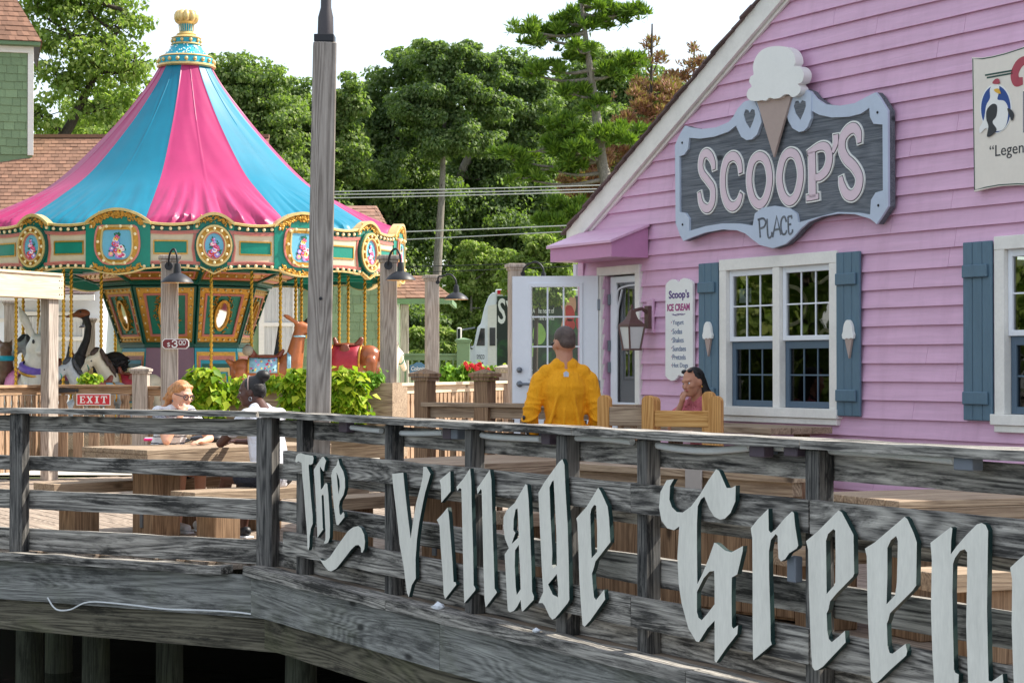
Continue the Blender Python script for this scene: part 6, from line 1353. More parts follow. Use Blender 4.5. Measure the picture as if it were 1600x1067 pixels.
# tower
YT = 3.9
n_before = set(COL.objects)
tx0, tx1 = X_(-60, YB+YT), X_(51, YB+YT); tz0, tz1 = Zp(242, YB+YT), Zp(74, YB+YT)
mb = MB(); mb.box(tx0, tx1-.02, YT, YT+3.6, tz0-.5, tz1); mb.build('tower_wall', G['green_shingle'], gb)
shingle_wall(gb, X_(-8, YB+YT), tx1-.13, tz0, tz1-.16, YT-.002, 'green_shingle', .23, .185, 7)
mb = MB(); mb.box(tx1-.13, tx1, YT-.05, YT, tz0-.02, tz1-.15); mb.box(tx0, tx1+.0, YT-.055, YT, tz1-.15, tz1); mb.build('tower_trim', G['white'], gb, bevel=.004)
mb = MB(); mb.box(tx0, tx1+.14, YT-.25, YT-.02, tz1+.002, tz1+.09); mb.build('tower_eave', G['green_trim'], gb, bevel=.004)
mb = MB(); ap = (tx1-1.15, YT+1.6, tz1+2.6); shingle_roof(mb, (tx0, YT-.28, tz1+.09), (tx1+.17, YT-.28, tz1+.09), (ap[0]+.05, ap[1], ap[2]), (tx0, ap[1], ap[2]), 20, 13, 8); shingle_roof(mb, (tx1+.17, YT-.28, tz1+.09), (tx1+.17, YT+3.6, tz1+.09), (ap[0]+.05, ap[1]+.2, ap[2]), (ap[0]+.05, ap[1], ap[2]), 20, 10, 9); mb.build('tower_roof', G['roof_shingle'], gb, stuff=True)
mb = MB(); mb.add([(tx0, YT-.26, tz1+.085), (tx1+.16, YT-.26, tz1+.085), (ap[0], ap[1], ap[2]-.02), (tx0, ap[1], ap[2]-.02), (tx1+.16, YT+3.6, tz1+.085)], [(0, 1, 2, 3), (1, 4, 2)]); mb.build('tower_deck', G['roof_dark'], gb)
M_ = Matrix.Translation((tx1, YT, 0))@Matrix.Rotation(math.radians(15.5), 4, 'Z')@Matrix.Translation((-tx1, -YT, 0))
for o in set(COL.objects)-n_before: o.matrix_basis = M_@o.matrix_basis
# white wing behind rabbit and ostrich
YW = 38.6; wb_ = thing('white_cottage', 'white cottage wing with a dark shed roof and curtained windows behind the rabbit and ostrich', 'cottage', (0, YW, 0))
mb = MB(); mb.box(X_(-120, YW), X_(158, YW), 0, 1.3, 0, Zp(452, YW)); mb.build('wall', G['vinyl'], wb_)
for a, b in ((38, 66), (88, 132)): plain_window(wb_, X_(a-4, YW), X_(b+4, YW), Zp(590, YW), Zp(487, YW), -.002, fw=.08)
mb = MB(); shingle_roof(mb, (X_(-120, YW), -.4, Zp(461, YW)), (X_(153, YW), -.4, Zp(461, YW)), (X_(150, YW), 1.3, Zp(424, YW)), (X_(-120, YW), 1.3, Zp(424, YW)), 7, 26, 12); mb.build('roof', G['roof_dark'], wb_, stuff=True)
mb = MB(); mb.box(X_(-120, YW), X_(154, YW), -.41, -.36, Zp(470, YW), Zp(462, YW)); mb.build('fascia', G['white'], wb_, bevel=.003); mb = MB(); mb.box(X_(-120, YW), X_(158, YW), -.02, -.002, Zp(503, YW), Zp(497, YW)); mb.build('band', G['white'], wb_)
# porch with hip roof
YP = 42.0; pp = thing('green_porch', 'small porch with brown hip roof, green fascia and white columns right of the carousel', 'porch', (0, YP, 0))
pq = lambda px, py, dy: (X_(px, YP+dy), dy, Zp(py, YP+dy))
mb = MB(); shingle_roof(mb, pq(566, 467, 0), pq(705, 465, 0), pq(660, 431, 1.6), pq(566, 431, 1.6), 7, 18, 21); shingle_roof(mb, pq(705, 465, 0), pq(708, 465, 3.4), pq(664, 431, 1.9), pq(660, 431, 1.6), 7, 8, 22); mb.build('roof', G['roof_shingle'], pp, stuff=True)
mb = MB(); mb.add([pq(566, 468, .03), pq(704, 466, .03), pq(660, 432, 1.6), pq(566, 432, 1.6), pq(707, 466, 3.4)], [(0, 1, 2, 3), (1, 4, 2)]); mb.build('roof_deck', G['roof_dark'], pp)
a, b = pq(566, 475, 0), pq(703, 475, 0); mb = MB(); mb.box(a[0], b[0], -.03, .05, a[2], pq(566, 467, 0)[2]); mb.box(b[0]-.02, b[0]+.05, .051, 3.3, a[2], pq(566, 467, 0)[2]); mb.build('fascia', G['green_trim'], pp, bevel=.004)
for px, w_ in ((617, .18), (632, .18)): x = X_(px, YP+.2); mb = MB(); mb.box(x-w_/2, x+w_/2, .12, .12+w_, 0, a[2]-.002); mb.build('column', G['white'] if px < 625 else G['post_wood'], pp, bevel=.01)
mb = MB(); mb.box(X_(577), X_(610, YP), 1.0, 4, 0, a[2]-.01); mb.build('wall', G['green_shingle'], pp)
shingle_wall(pp, X_(577, YP), X_(606, YP), .9, a[2]-.02, .99, 'green_shingle', seed=31)
# green railing and post of the yard
g0, g1 = P(628, 560, 36), P(724, 560, 36)
gf = fence('green_railing', 'sage green baluster railing behind the blue welcome board', 'railing', (g0.x, g0.y), (g1.x, g1.y), 1.68, .6, .035, .085, posts=(1,), ph=.2, pwid=.24, mat='green_trim', matv='green_trim')
for ch in KIDS(gf):
    if ch.name.startswith('post'): ch.data.materials[0] = G['green_trim']
b0, b1 = P(640, 589, 34), P(668, 566, 34); W_, H_2 = b1.x-b0.x, b1.z-b0.z; t = thing('blue_board', 'small blue shop board with a curved top and script lettering by the green railing', 'sign', ((b0.x+b1.x)/2, 34, b0.z))
G['boardblue'] = paint('board_blue', lin((84, 128, 160)), .5, .06)
mb = MB(); mb.prism([tuple(p) for p in [(-W_/2, 0), (W_/2, 0), (W_/2, H_2*.8), (W_*.3, H_2*.85), (W_*.12, H_2), (-W_*.12, H_2), (-W_*.3, H_2*.85), (-W_/2, H_2*.8)]], 0, .04); mb.build('panel', G['boardblue'], t)
mb = MB(); mb.text('Colonial', -W_*.42, H_2*.45, W_*.42, H_2*.72, -.006, -.0003, bold=.01, shear=.3); mb.build('lettering', G['signwhite'], t); mb = MB(); mb.ell((W_*.12, -.004, H_2*.22), (.04, .006, .02), 8, 5); mb.build('emblem', paint('emblem_orange', lin((220, 150, 70))), t)
mb = MB(); mb.box(-.03, .03, .041, .09, -1.2, H_2*.6); mb.build('stake', G['post_wood'], t)
# ================================================================== delivery truck
YK = 70.0; tk = thing('delivery_truck', 'white sleeper cab lorry with a green produce trailer, beyond the yard', 'truck', (0, YK, 0)); tq = lambda px, py: (X_(px, YK), Zp(py, YK))
prof = [tq(*p) for p in ((709, 612), (708, 580), (711, 566), (719, 552), (731, 543), (740, 540), (746, 511), (751, 506), (757, 480), (764, 462), (770, 457), (775, 457), (775, 612))]
mb = MB(); mb.prism(prof, 0, 2.4); mb.build('cab', G['vinyl'], tk, bevel=.03)
mb = MB(); mb.prism([tq(762, 612), tq(776, 612), tq(776, 475), tq(762, 478)], -.02, -.004); mb.build('side_panel', G['white'], tk)
dr = empty('door'); dr.parent = tk
mb = MB(); mb.prism([tq(742, 596), tq(759, 596), tq(759, 510), tq(750, 510), tq(742, 538)], -.04, -.004); mb.build('door_skin', G['vinyl'], dr)
mb = MB(); mb.prism([tq(744.5, 540), tq(757.5, 540), tq(757.5, 513), tq(751, 513)], -.06, -.041); mb.build('window', G['darkglass'], dr)
mb = MB(); mb.text('SYSCO', *tq(745, 561), *tq(757, 554), -.05, -.041, bold=.01); mb.build('lettering', G['ink_black'], dr)
for i, (c1, c2) in enumerate(((566, 568), (571, 573))): mb = MB(); mb.box(tq(746, 0)[0], tq(755, 0)[0], -.05, -.041, tq(0, c2)[1], tq(0, c1)[1]); mb.build('lettering', G['ink_black'], dr)
mb = MB(); mb.prism([tq(765, 540), tq(774, 540), tq(774, 512), tq(765, 512)], -.05, -.021); mb.build('sleeper_window', G['darkglass'], tk)
mb = MB(); a, b = tq(714.5, 537), tq(722, 512); mb.box(a[0], b[0], -.55, -.3, a[1], b[1]); mb.build('side_mirror', G['white'], tk, bevel=.04)
mb = MB(); a, b = tq(715.5, 535), tq(719.5, 514); mb.box(a[0], b[0], -.57, -.552, a[1], b[1]); mb.build('mirror_glass', G['darkglass'], tk)
for (a_, b_, ya, yb) in (((722, 516), (742, 512), -.4, -.05), ((722, 535), (738, 545), -.4, -.05), ((692, 543), (706, 556), -.3, .3)): a = tq(*a_); b = tq(*b_); mb = MB(); mb.tube([(a[0], ya, a[1]), (b[0], yb, b[1])], .03, 6); mb.build('mirror_arm', G['steel'], tk, sm=50)
mb = MB(); mb.ell((a[0], -.35, a[1]), (.10, .06, .13), 10, 6); mb.build('hood_mirror', G['vinyl'], tk, sm=60)
def wheel(px): 
    x, z = tq(px, 612); w_ = empty('wheel'); w_.parent = tk; mb = MB(); mb.tube([(x, -.02, .52), (x, .28, .52)], .52, 22); mb.build('tyre', G['black'], w_, sm=40); mb = MB(); mb.tube([(x, -.03, .52), (x, 0, .52)], .30, 18); mb.build('rim', G['steel'], w_, sm=40)
for px in (722, 790, 806): wheel(px)
tl = empty('trailer'); tl.parent = tk
x0, z0 = tq(774, 592); z1 = tq(774, 452)[1]; x1 = x0+9.5
mb = MB(); mb.box(x0, x1, .05, 2.6, z0, z1); mb.build('box', G['vinyl'], tl, bevel=.03)
k = NT('produce_print'); v = k.coords((1, 1, 1), False); n1 = k.noise(v, .9, 5, .6, .8); n2 = k.noise(v, 3.2, 4, .6, .6); f = k.math('ADD', k.math('MULTIPLY', n1, .6), k.math('MULTIPLY', n2, .4))
k.link(k.ramp(f, [(.34, lin((10, 20, 14))), (.48, lin((18, 50, 26))), (.60, lin((40, 96, 38))), (.8, lin((104, 150, 80)))]), k.b.inputs['Base Color']); k.b.inputs['Roughness'].default_value = .35; G['produce'] = k.m
mb = MB(); mb.box(x0+.06, x1-.1, .02, .048, z0+.35, z1-.25); mb.build('printed_side', G['produce'], tl)
mb = MB(); mb.box(x0+.04, x1-.05, .015, .0495, z1-.2, z1-.02); mb.build('top_rail', G['white'], tl); mb = MB(); a = tq(777, 0)[0]; mb.prism([(a, z1-.18), (a+.32, z1-.18), (a+.42, z1-.04), (a, z1-.04)], .010, .0145); mb.build('red_mark', G['signred'], tl)
def tpoly(pts, m, y): mb = MB(); mb.prism([tuple(p) for p in smooth([tq(*p) for p in pts], 4, True)], y, y+.004); return mb.build('printed_shape', m, tl)
PG = paint('print_green', lin((150, 190, 90)), .35, .2, 1.5, 0); PR = paint('print_red', lin((196, 40, 36)), .35, .25, 1.5, 0); PS = paint('print_hand', lin((206, 150, 120)), .35, .1, 1.5, 0)
tpoly([(776, 472), (795, 466), (830, 470), (850, 480), (852, 520), (826, 530), (790, 530), (776, 528)], paint('print_dark', lin((24, 40, 30)), .35, .2, 1, 0), .0185)
tpoly([(836, 508), (846, 506), (853, 522), (848, 536), (838, 537), (832, 524)], PG, .0135); tpoly([(829, 540), (836, 536), (841, 548), (836, 557), (829, 555)], PG, .0135)
tpoly([(878, 456), (896, 458), (900, 480), (893, 500), (885, 520), (876, 516), (880, 490), (874, 470)], PS, .0137); tpoly([(884, 480), (893, 478), (898, 490), (896, 500), (886, 500)], PR, .0125); tpoly([(884, 500), (894, 499), (899, 508), (894, 516), (884, 514)], PR, .0125); tpoly([(900, 498), (908, 499), (910, 512), (902, 514)], PR, .0125)
for s_, a, b, bo in (('S', (778, 506), (790, 466), .02), ('Y', (790, 512), (806, 470), .02), ('At the heart of', (832, 489.5), (866, 481), .012), ('food and service', (832, 500), (866, 492.5), .012)): a, b = tq(*a), tq(*b); mb = MB(); mb.text(s_, a[0], a[1], b[0], b[1], .006, .012, bold=bo); mb.build('lettering', G['signwhite'], tl)
mb = MB(); mb.box(x0+.05, x1, .01, .0475, z0+.05, z0+.3); mb.build('skirt_rail', G['boxgrey'], tl)
mb = MB()
for i in range(8): mb.box(x0+.3+i*1.1, x0+.6+i*1.1, .004, .0095, z0+.12, z0+.2)
mb.build('reflector', G['signred'], tl)
# ================================================================== overhead wires
for i, (pa, pb2, Y) in enumerate((((300, 299), (1000, 284), 52), ((300, 303), (1000, 290), 52.4), ((300, 309), (1000, 294), 52.8), ((300, 368), (1000, 344), 52), ((300, 384), (1000, 352), 52.5), ((300, 432), (1000, 408), 53), ((300, 420), (1000, 402), 53.4))):
    a, b = P(*pa, Y), P(*pb2, Y); pts = []
    for j in range(17): t = j/16; q = a.lerp(b, -.3+1.6*t); q.z -= .10*(1-((t-.5)*2)**2); pts.append(q-a)
    mb = MB(); mb.tube(pts, .016 if i < 5 else .012, 5, caps=False); o = mb.build('overhead_wire', flat('wire_grey', lin((176, 178, 176)), .4)if i < 5 else G['black']); o.location = a
    tag(o, ['top strand of three pale overhead wires before the trees', 'middle strand of three pale overhead wires before the trees', 'bottom strand of three pale overhead wires before the trees', 'single pale wire above the carousel rim level', 'lower single pale wire just above the lamp tops', 'lowest thick black wire behind the lamp posts', 'thin black wire just above the lowest wire'][i], 'wire', 'overhead wires across the trees')
# ================================================================== picnic tables and benches on the deck
def table_set(lab, near_l, near_r, L, ang, zt=.75):
    a, b = near_l, near_r; m_ = (a+b)/2; w_ = 1.0 if (b-a).length > .8 else .78; rz = ang
    t = thing('picnic_table', lab, 'table', (m_.x, m_.y, 0), rz, 'picnic tables on the deck')     # local x runs away from the near end
    n = 6; pw = w_/n
    for i in range(n): mb = MB(); mb.box(0, L, -w_/2+pw*i+.003, -w_/2+pw*(i+1)-.003, zt-.038, zt); mb.build('plank', G['table_wood'], t, bevel=.003)
    for y in (-w_/2+.0, w_/2-.04): mb = MB(); mb.box(.004, L-.004, y+.002, y+.038, zt-.15, zt-.040); mb.build('apron', G['table_wood'], t, bevel=.003)
    for x in (.004, L-.044): mb = MB(); mb.box(x, x+.038, -w_/2+.042, w_/2-.042, zt-.15, zt-.040); mb.build('end_apron', G['table_wood'], t, bevel=.003)
    for x in (.28, L-.56): mb = MB(); mb.box(x, x+.28, -.15, .15, 0, zt-.152); mb.build('pedestal', G['brown_wood_v'], t, bevel=.006)
    mb = MB()
    for x in (.28, L-.56): mb.box(x-.012, x-.001, -.02, .02, .08, .24)
    mb.build('bracket', G['steel'], t); return t
def bench(lab, near, L, ang, z=.45, w_=.34):
    t = thing('bench', lab, 'bench', (near.x, near.y, 0), ang, 'plank benches on the deck')
    for i in range(2): mb = MB(); mb.box(0, L, -w_/2+w_/2*i+.003, -w_/2+w_/2*(i+1)-.003, z-.09, z); mb.build('plank', G['table_wood'], t, bevel=.004)
    for x in (.22, L-.46): mb = MB(); mb.box(x, x+.24, -.13, .13, 0, z-.092); mb.build('pedestal', G['brown_wood_v'], t, bevel=.006)
    return t
A1 = math.radians(43.8); da = Vector((math.cos(A1), math.sin(A1), 0)); db = Vector((math.sin(A1), -math.cos(A1), 0))
l1, r1_ = onz(117, 698, .75), onz(240, 703, .75); mid1 = (l1+r1_)/2
table_set('picnic table where the two young women sit, left of the corner post', mid1-db*.5, mid1+db*.5, 1.9, A1)
bench('plank bench under the woman with glasses, at the left end of the railing', onz(68, 755, .45), 1.75, A1)
bench('plank bench under the girl with the bun, left of the corner post', onz(285, 768, .45), 1.75, A1)
m2 = onz(650, 722, .75); t2 = m2-da*.1
table_set('empty picnic table behind the word The', t2-db*.5, t2+db*.5, 1.9, A1)
bench('plank bench left of the empty middle table, seen between The and Village', t2-db*1.03, 1.75, A1); bench('plank bench in front of the empty middle table, behind the letters ill', t2+db*.98+da*.1, 1.75, A1)
A3 = math.radians(22); da3 = Vector((math.cos(A3), math.sin(A3), 0)); db3 = Vector((math.sin(A3), -math.cos(A3), 0))
l3, r3 = onz(1290, 768, .75), onz(1392, 784, .75); m3 = (l3+r3)/2
table_set('picnic table at the right below the shop window, behind the letters een', m3-db3*.36, m3+db3*.36, 1.9, A3)
bench('plank bench behind the first e of Greene', onz(1205, 855, .45), 1.7, A3); bench('plank bench behind the letter n of Greene', onz(1438, 892, .45), 1.7, A3)
# things on the first table
c = onz(228, 689, .75); t = thing('pink_tray', 'bright pink flat tray with a white lid on the picnic table', 'tray', c, A1*.2)
mb = MB(); mb.box(-.02, .2, -.06, .06, .002, .026); mb.build('tray', paint('tray_pink', lin((236, 40, 120)), .3, .03), t, bevel=.008); mb = MB(); mb.box(-.01, .19, -.05, .05, .0265, .032); mb.build('lid', G['vinyl'], t, bevel=.002)
c = onz(266, 690, .75); t = thing('pink_bottle', 'small white and pink tube lying on the picnic table', 'tube', c, .4)
mb = MB(); mb.tube([(0, 0, .022), (.05, 0, .022)], .026, 10); mb.build('cap', paint('cap_pink', lin((236, 60, 140)), .3), t, sm=40); mb = MB(); mb.tube([(.051, 0, .022), (.15, 0, .018)], [.024, .012], 10); mb.build('body', G['vinyl'], t, sm=40)
c = onz(325, 691, .75); t = thing('handbag', 'black leather clutch bag with a wrist strap lying on the picnic table', 'bag', c, .25)
blob('body', [('e', (0, 0, .035), (.17, .09, .035)), ('e', (.05, 0, .045), (.1, .07, .035))], flat('bag_black', lin((34, 34, 38)), .35), t, .012, 2)
mb = MB(); mb.tube(smooth([(-.15, -.02, .03), (-.2, -.05, .01), (-.29, -.06, .012), (-.32, -.02, .012), (-.26, .0, .02), (-.17, -.01, .03)], 5), .008, 5); mb.build('strap', G['black'], t, sm=40)
# tall table by the wall, settee, planked box
def box_on(px0, px1, py, z, dv): pass
q = P(1253, 668, 14.6); zt = q.z
t = thing('high_table', 'narrow brown high table top along the pink wall below the twin window', 'table', (q.x, q.y, 0), R60+math.pi)   # runs back along the wall
for i in range(3): mb = MB(); mb.box(0, 2.1, -.30+.2*i+.002, -.30+.2*(i+1)-.002, zt-.05, zt); mb.build('plank', G['table_wood'], t, bevel=.003)
for x in (.15, 1.85):
    for y in (-.2, .18): mb = MB(); mb.box(x, x+.09, y, y+.09, 0, zt-.052); mb.build('leg', G['brown_wood_v'], t)
st = P(945, 640, 13.6); s2_ = P(1123, 640, 13.2); d = Vector((s2_.x-st.x, s2_.y-st.y, 0)); L = d.length; rz = math.atan2(d.y, d.x)
t = thing('wooden_settee', 'new honey coloured timber settee with rounded post tops behind the railing', 'settee', (st.x, st.y, 0), rz); zt = P(945, 617, 13.6).z
def rpost(x, y, m='new_wood_v', w2=.045, zt_=None):
    z_ = zt_ or zt; mb = MB(); pts = [(-w2, 0), (w2, 0), (w2, z_-w2*.9)]+[(w2*math.cos(a), z_-w2*.9+w2*.9*math.sin(a)) for a in np.linspace(.3, math.pi-.3, 7)]+[(-w2, z_-w2*.9)]; mb.prism(pts, -.03, .03); o = mb.build('post', G[m], t, bevel=.004); o.location = (x, y, 0)
xB = L*(1020-945)/(1123-945)
rpost(0, 0); rpost(xB, -.05); rpost(L, -.05); rpost(L*.57, .75, zt_=zt+.02); rpost(.05, .75, zt_=zt-.02)
zr = P(1070, 641, 13.4).z; zr2 = P(1070, 666, 13.4).z
mb = MB(); mb.box(xB+.047, L-.047, -.07, -.035, zr2, zr); mb.build('back_rail', G['new_wood'], t, bevel=.004)
mb = MB(); mb.box(.047, xB-.05, -.03, .0, zr2+.0, zr+.02); mb.build('back_rail', G['table_wood'], t, bevel=.004)
mb = MB(); mb.box(.1, L*.57-.05, .735, .765, zr2-.02, zr-.02); mb.build('back_rail', G['table_wood'], t, bevel=.004)
for zz in (.78, .55): mb = MB(); mb.box(.047, L-.047, -.034, -.006, zz, zz+.1); mb.build('slat', G['new_wood'], t, bevel=.003)
for i in range(5): mb = MB(); mb.box(.05, L-.05, .04+.13*i, .16+.13*i, .42, .45); mb.build('seat_slat', G['new_wood'], t, bevel=.003)
q0, q1 = P(893, 760, 12.0), P(1243, 760, 10.6); d = Vector((q1.x-q0.x, q1.y-q0.y, 0)); L = d.length; zt = P(1100, 741, 11.2).z
t = thing('planked_box', 'brown enclosure of upright planks with a cap rail behind the letter G', 'enclosure', (q0.x, q0.y, 0), math.atan2(d.y, d.x)); n = int(L/.13)
for i in range(n): mb = MB(); w_ = L/n; mb.box(w_*i+.003, w_*(i+1)-.003, -.012+.003*(i % 2), .012, .04, zt-.09); mb.build('plank', G['brown_wood_v'], t)
mb = MB(); mb.rough(-.02, L+.02, -.05, .03, zt-.088, zt-.01, .003, 8); mb.build('top_rail', G['table_wood'], t); mb = MB(); mb.rough(-.05, L+.05, -.09, .5, zt-.008, zt+.03, .003, 8); mb.build('lid', G['table_wood'], t)
mb = MB(); mb.box(0, L, .02, .45, .02, .06); mb.build('floor', G['brown_wood_v'], t)
x = (P(1098, 745, 11.1)-q0).dot(d.normalized()); mb = MB(); mb.box(x-.065, x+.065, -.11, -.095, zt-.12, zt+.06); mb.build('metal_plate', paint('plate_grey', lin((170, 164, 160)), .4, .05), t, bevel=.004)
# white bits of paper on the edge trim
for px, py, r, lab in ((684, 937, .035, 'crumpled white paper scrap on the deck edge under the letter V'), (838, 963, .022, 'small white paper scrap on the deck edge under the letter a')):
    x, z = FF.on(px, py, -.1); t = FF.world(x, -.1, .012); r_ = random.Random(px); mb = MB(); mb.ell((0, 0, r*.5), (r*1.2, r, r*.6), 8, 6); mb.V = [(a*r_.uniform(.75, 1.2), b*r_.uniform(.75, 1.2), max(0, c_*r_.uniform(.7, 1.3))) for a, b, c_ in mb.V]; o = mb.build('paper_scrap', G['vinyl']); o.location = t; tag(o, lab, 'paper')
# ================================================================== people
def hand_prims(wrist, direc, normal, side, curl=.5, sc=1.0):
    """palm and five bent fingers; direc runs to the fingertips, normal is the back of the hand"""
    d = Vector(direc).normalized(); n = Vector(normal); n = (n-d*n.dot(d)).normalized(); s_ = d.cross(n)*side; w = Vector(wrist); pr = []
    pc = w+d*.05*sc; pr.append(('e', tuple(pc), (.048*sc, .040*sc, .017*sc), Matrix((d, s_, n)).transposed().to_euler()))
    pr.append(('c', tuple(w), tuple(w+d*.03*sc), .026*sc, .03*sc))
    for i, (off, ln) in enumerate(((.030, .068), (.010, .078), (-.010, .072), (-.029, .055))):
        a = w+d*.088*sc+s_*off*sc; k_ = curl; b = a+(d*math.cos(k_)-n*math.sin(k_))*ln*.45*sc; c = b+(d*math.cos(k_*2)-n*math.sin(k_*2))*ln*.33*sc; e = c+(d*math.cos(k_*2.7)-n*math.sin(k_*2.7))*ln*.25*sc
        pr += [('c', tuple(a), tuple(b), .0095*sc, .0088*sc), ('c', tuple(b), tuple(c), .0088*sc, .008*sc), ('c', tuple(c), tuple(e), .008*sc, .007*sc)]
    a = w+d*.03*sc+s_*.034*sc; b = a+(d*.6+s_*.75-n*.25).normalized()*.038*sc; c = b+(d*.9+s_*.2-n*.35).normalized()*.032*sc
    return pr+[('c', tuple(a), tuple(b), .013*sc, .011*sc), ('c', tuple(b), tuple(c), .011*sc, .009*sc)]
def head_frame(c, yaw=0, pitch=0, roll=0):
    R = Euler((roll, pitch, yaw)).to_matrix(); c = Vector(c); return (lambda v: tuple(c+R@Vector(v))), R
def head_prims(H, R):
    e = R.to_euler()
    pr = [('e', H((0, 0, .02)), (.098, .077, .108), e), ('e', H((.035, 0, -.045)), (.066, .058, .072), e), ('c', H((.06, 0, -.088)), H((.066, 0, -.085)), .03, .03), ('c', H((.09, 0, .015)), H((.113, 0, -.028)), .011, .016), ('e', H((.085, 0, .028)), (.02, .06, .014), e), ('e', H((.082, 0, -.056)), (.02, .027, .014), e)]
    for s_ in (-1, 1): pr += [('e', H((-.005, s_*.079, -.008)), (.022, .010, .034), e), ('e', H((.062, s_*.042, -.02)), (.034, .026, .028), e)]
    return pr
def face_parts(t, H, lip, brow, iris=None):
    for s_ in (-1, 1):
        mb = MB(); mb.ell(H((.080, s_*.031, .004)), .0125, 10, 7); mb.build('eye', G['vinyl'], t, sm=80)
        mb = MB(); mb.ell(H((.0895, s_*.031, .004)), .0058, 8, 5); mb.build('iris', iris or G['black'], t, sm=80)
        mb = MB(); mb.tube([H((.092, s_*.014, .026)), H((.092, s_*.032, .033)), H((.080, s_*.050, .026))], [.0035, .0045, .002], 5); mb.build('eyebrow', brow, t)
    mb = MB(); mb.tube([H((.090, -.022, -.056)), H((.101, -.008, -.053)), H((.103, 0, -.055)), H((.101, .008, -.053)), H((.090, .022, -.056))], [.002, .006, .0065, .006, .002], 6); mb.build('lips', lip, t, sm=70)
lip_pink = flat('lip_pink', lin((196, 110, 104)), .4); lip_dark = flat('lip_dark', lin((96, 46, 46)), .4)
hair_blond = paint('hair_strawberry', lin((196, 136, 86)), .5, .4, 22, 1, 46, stretch=(2, 2, .7)); hair_black = paint('hair_black', lin((24, 20, 20)), .45, .35, 20, .9, 60, stretch=(1, 1, 3)); hair_grey = paint('hair_greybrown', lin((88, 74, 68)), .6, .3, 26, .7, 60)
def fabric(name, c, fold=.5, stripes=None):
    k = NT(name); v = k.coords((1, 1, 1), False); n = k.noise(v, 9, 4, .6, .8); n2 = k.noise(v, 120, 2, .5); col = k.ramp(n, [(.3, tuple(x*.9 for x in c)), (.7, c)])
    if stripes:
        sp = k.new('SeparateXYZ'); k.link(v, sp.inputs[0]); z = k.math('ADD', sp.outputs[2], k.math('MULTIPLY', n, .02)); f = k.math('FRACT', k.math('MULTIPLY', z, 17)); g_ = k.math('LESS_THAN', f, .16); col = k.mix(g_, col, stripes)
    k.link(col, k.b.inputs['Base Color']); k.b.inputs['Roughness'].default_value = .85; n3 = k.noise(k.coords((1, 7, 1.6), False), 3.2, 3, .55, 1.2); k.bump(k.math('ADD', k.math('ADD', n, k.math('MULTIPLY', n3, 1.1)), k.math('MULTIPLY', n2, .06)), fold, .04); return k.m
# ---- the man in yellow, standing with his back to us
mp = P(882, 600, 14.6)
t = thing('person', 'standing man in a yellow long sleeved shirt seen from behind, with short hair', 'person', (mp.x, mp.y, 0), math.radians(93))
H, R = head_frame((.0, .0, 1.60), yaw=.42, pitch=.08)
pr = head_prims(H, R)+[('c', (-.015, 0, 1.36), (0, 0, 1.54), .072, .064), ('e', (0, 0, 1.18), (.10, .16, .24)), ('c', (0, .13, 1.35), (0, -.13, 1.35), .06, .06), ('e', (0, 0, .93), (.14, .18, .14))]
LA = [(0, .185, 1.32), (-.03, .262, 1.06), (.15, .22, .86)]; RA = [(0, -.185, 1.32), (-.03, -.245, 1.05), (.09, -.20, .82)]
for A in (LA, RA): pr += [('c', A[0], A[1], .050, .045), ('c', A[1], A[2], .042, .028)]
pr += hand_prims(LA[2], (.6, -.1, -.6), (0, 1, .1), 1, .5)+hand_prims(RA[2], (.35, .0, -.9), (0, -1, 0), -1, .5)
for s_ in (-1, 1): pr += [('c', (0, s_*.095, .90), (.01, s_*.105, .50), .092, .058), ('c', (.01, s_*.105, .50), (-.02, s_*.11, .09), .056, .036), ('c', (-.03, s_*.11, .05), (.13, s_*.13, .035), .04, .034)]
blob('body', pr, G['skin_tan'], t, .0095, 2)
YS = fabric('shirt_yellow', lin((242, 166, 10)), .45); SHN = fabric('shorts_navy', lin((40, 44, 58)))
sp = [('e', (-.005, 0, 1.14), (.140, .160, .30)), ('e', (-.03, 0, 1.25), (.128, .172, .17)), ('c', (-.005, .135, 1.375), (-.005, -.135, 1.375), .070, .070), ('c', (-.012, .045, 1.43), (-.012, -.045, 1.43), .066, .066), ('c', (-.005, .12, 1.385), (-.01, .04, 1.45), .05, .045), ('c', (-.005, -.12, 1.385), (-.01, -.04, 1.45), .05, .045), ('e', (0, 0, .95), (.145, .175, .14))]
for A in (LA, RA): sp += [('c', A[0], A[1], .074, .062), ('c', A[1], tuple(Vector(A[1]).lerp(Vector(A[2]), .9)), .062, .044)]
for i, (y, z0, z1) in enumerate(((.12, 1.0, 1.22), (-.10, .98, 1.25), (.02, .92, 1.1))): sp.append(('c', (-.135, y, z0), (-.14, y*.5, z1), .018, .012))
rr = random.Random(1)
for A in (LA, RA):      # creases round the sleeves
    for i in range(5): c = Vector(A[0]).lerp(Vector(A[1]), .25+.2*i); sp.append(('e', tuple(c), (.078, .078, .014), Euler((rr.uniform(-.5, .5), rr.uniform(-.5, .5), 0))))
blob('shirt', sp, YS, t, .010, 2)
blob('shorts', [('e', (0, 0, .90), (.155, .2, .15))]+[('c', (0, s_*.1, .86), (.01, s_*.11, .52), .115, .095) for s_ in (-1, 1)], SHN, t, .014, 2)
for s_ in (-1, 1): blob('shoe', [('c', (-.05, s_*.11, .04), (.16, s_*.13, .035), .048, .04)], G['vinyl'], t, .012, 2)
blob('hair', [('e', H((-.010, 0, .052)), (.096, .081, .085), R.to_euler()), ('e', H((-.048, 0, .012)), (.054, .070, .066), R.to_euler())], hair_grey, t, .009, 2)
face_parts(t, H, lip_pink, hair_grey)
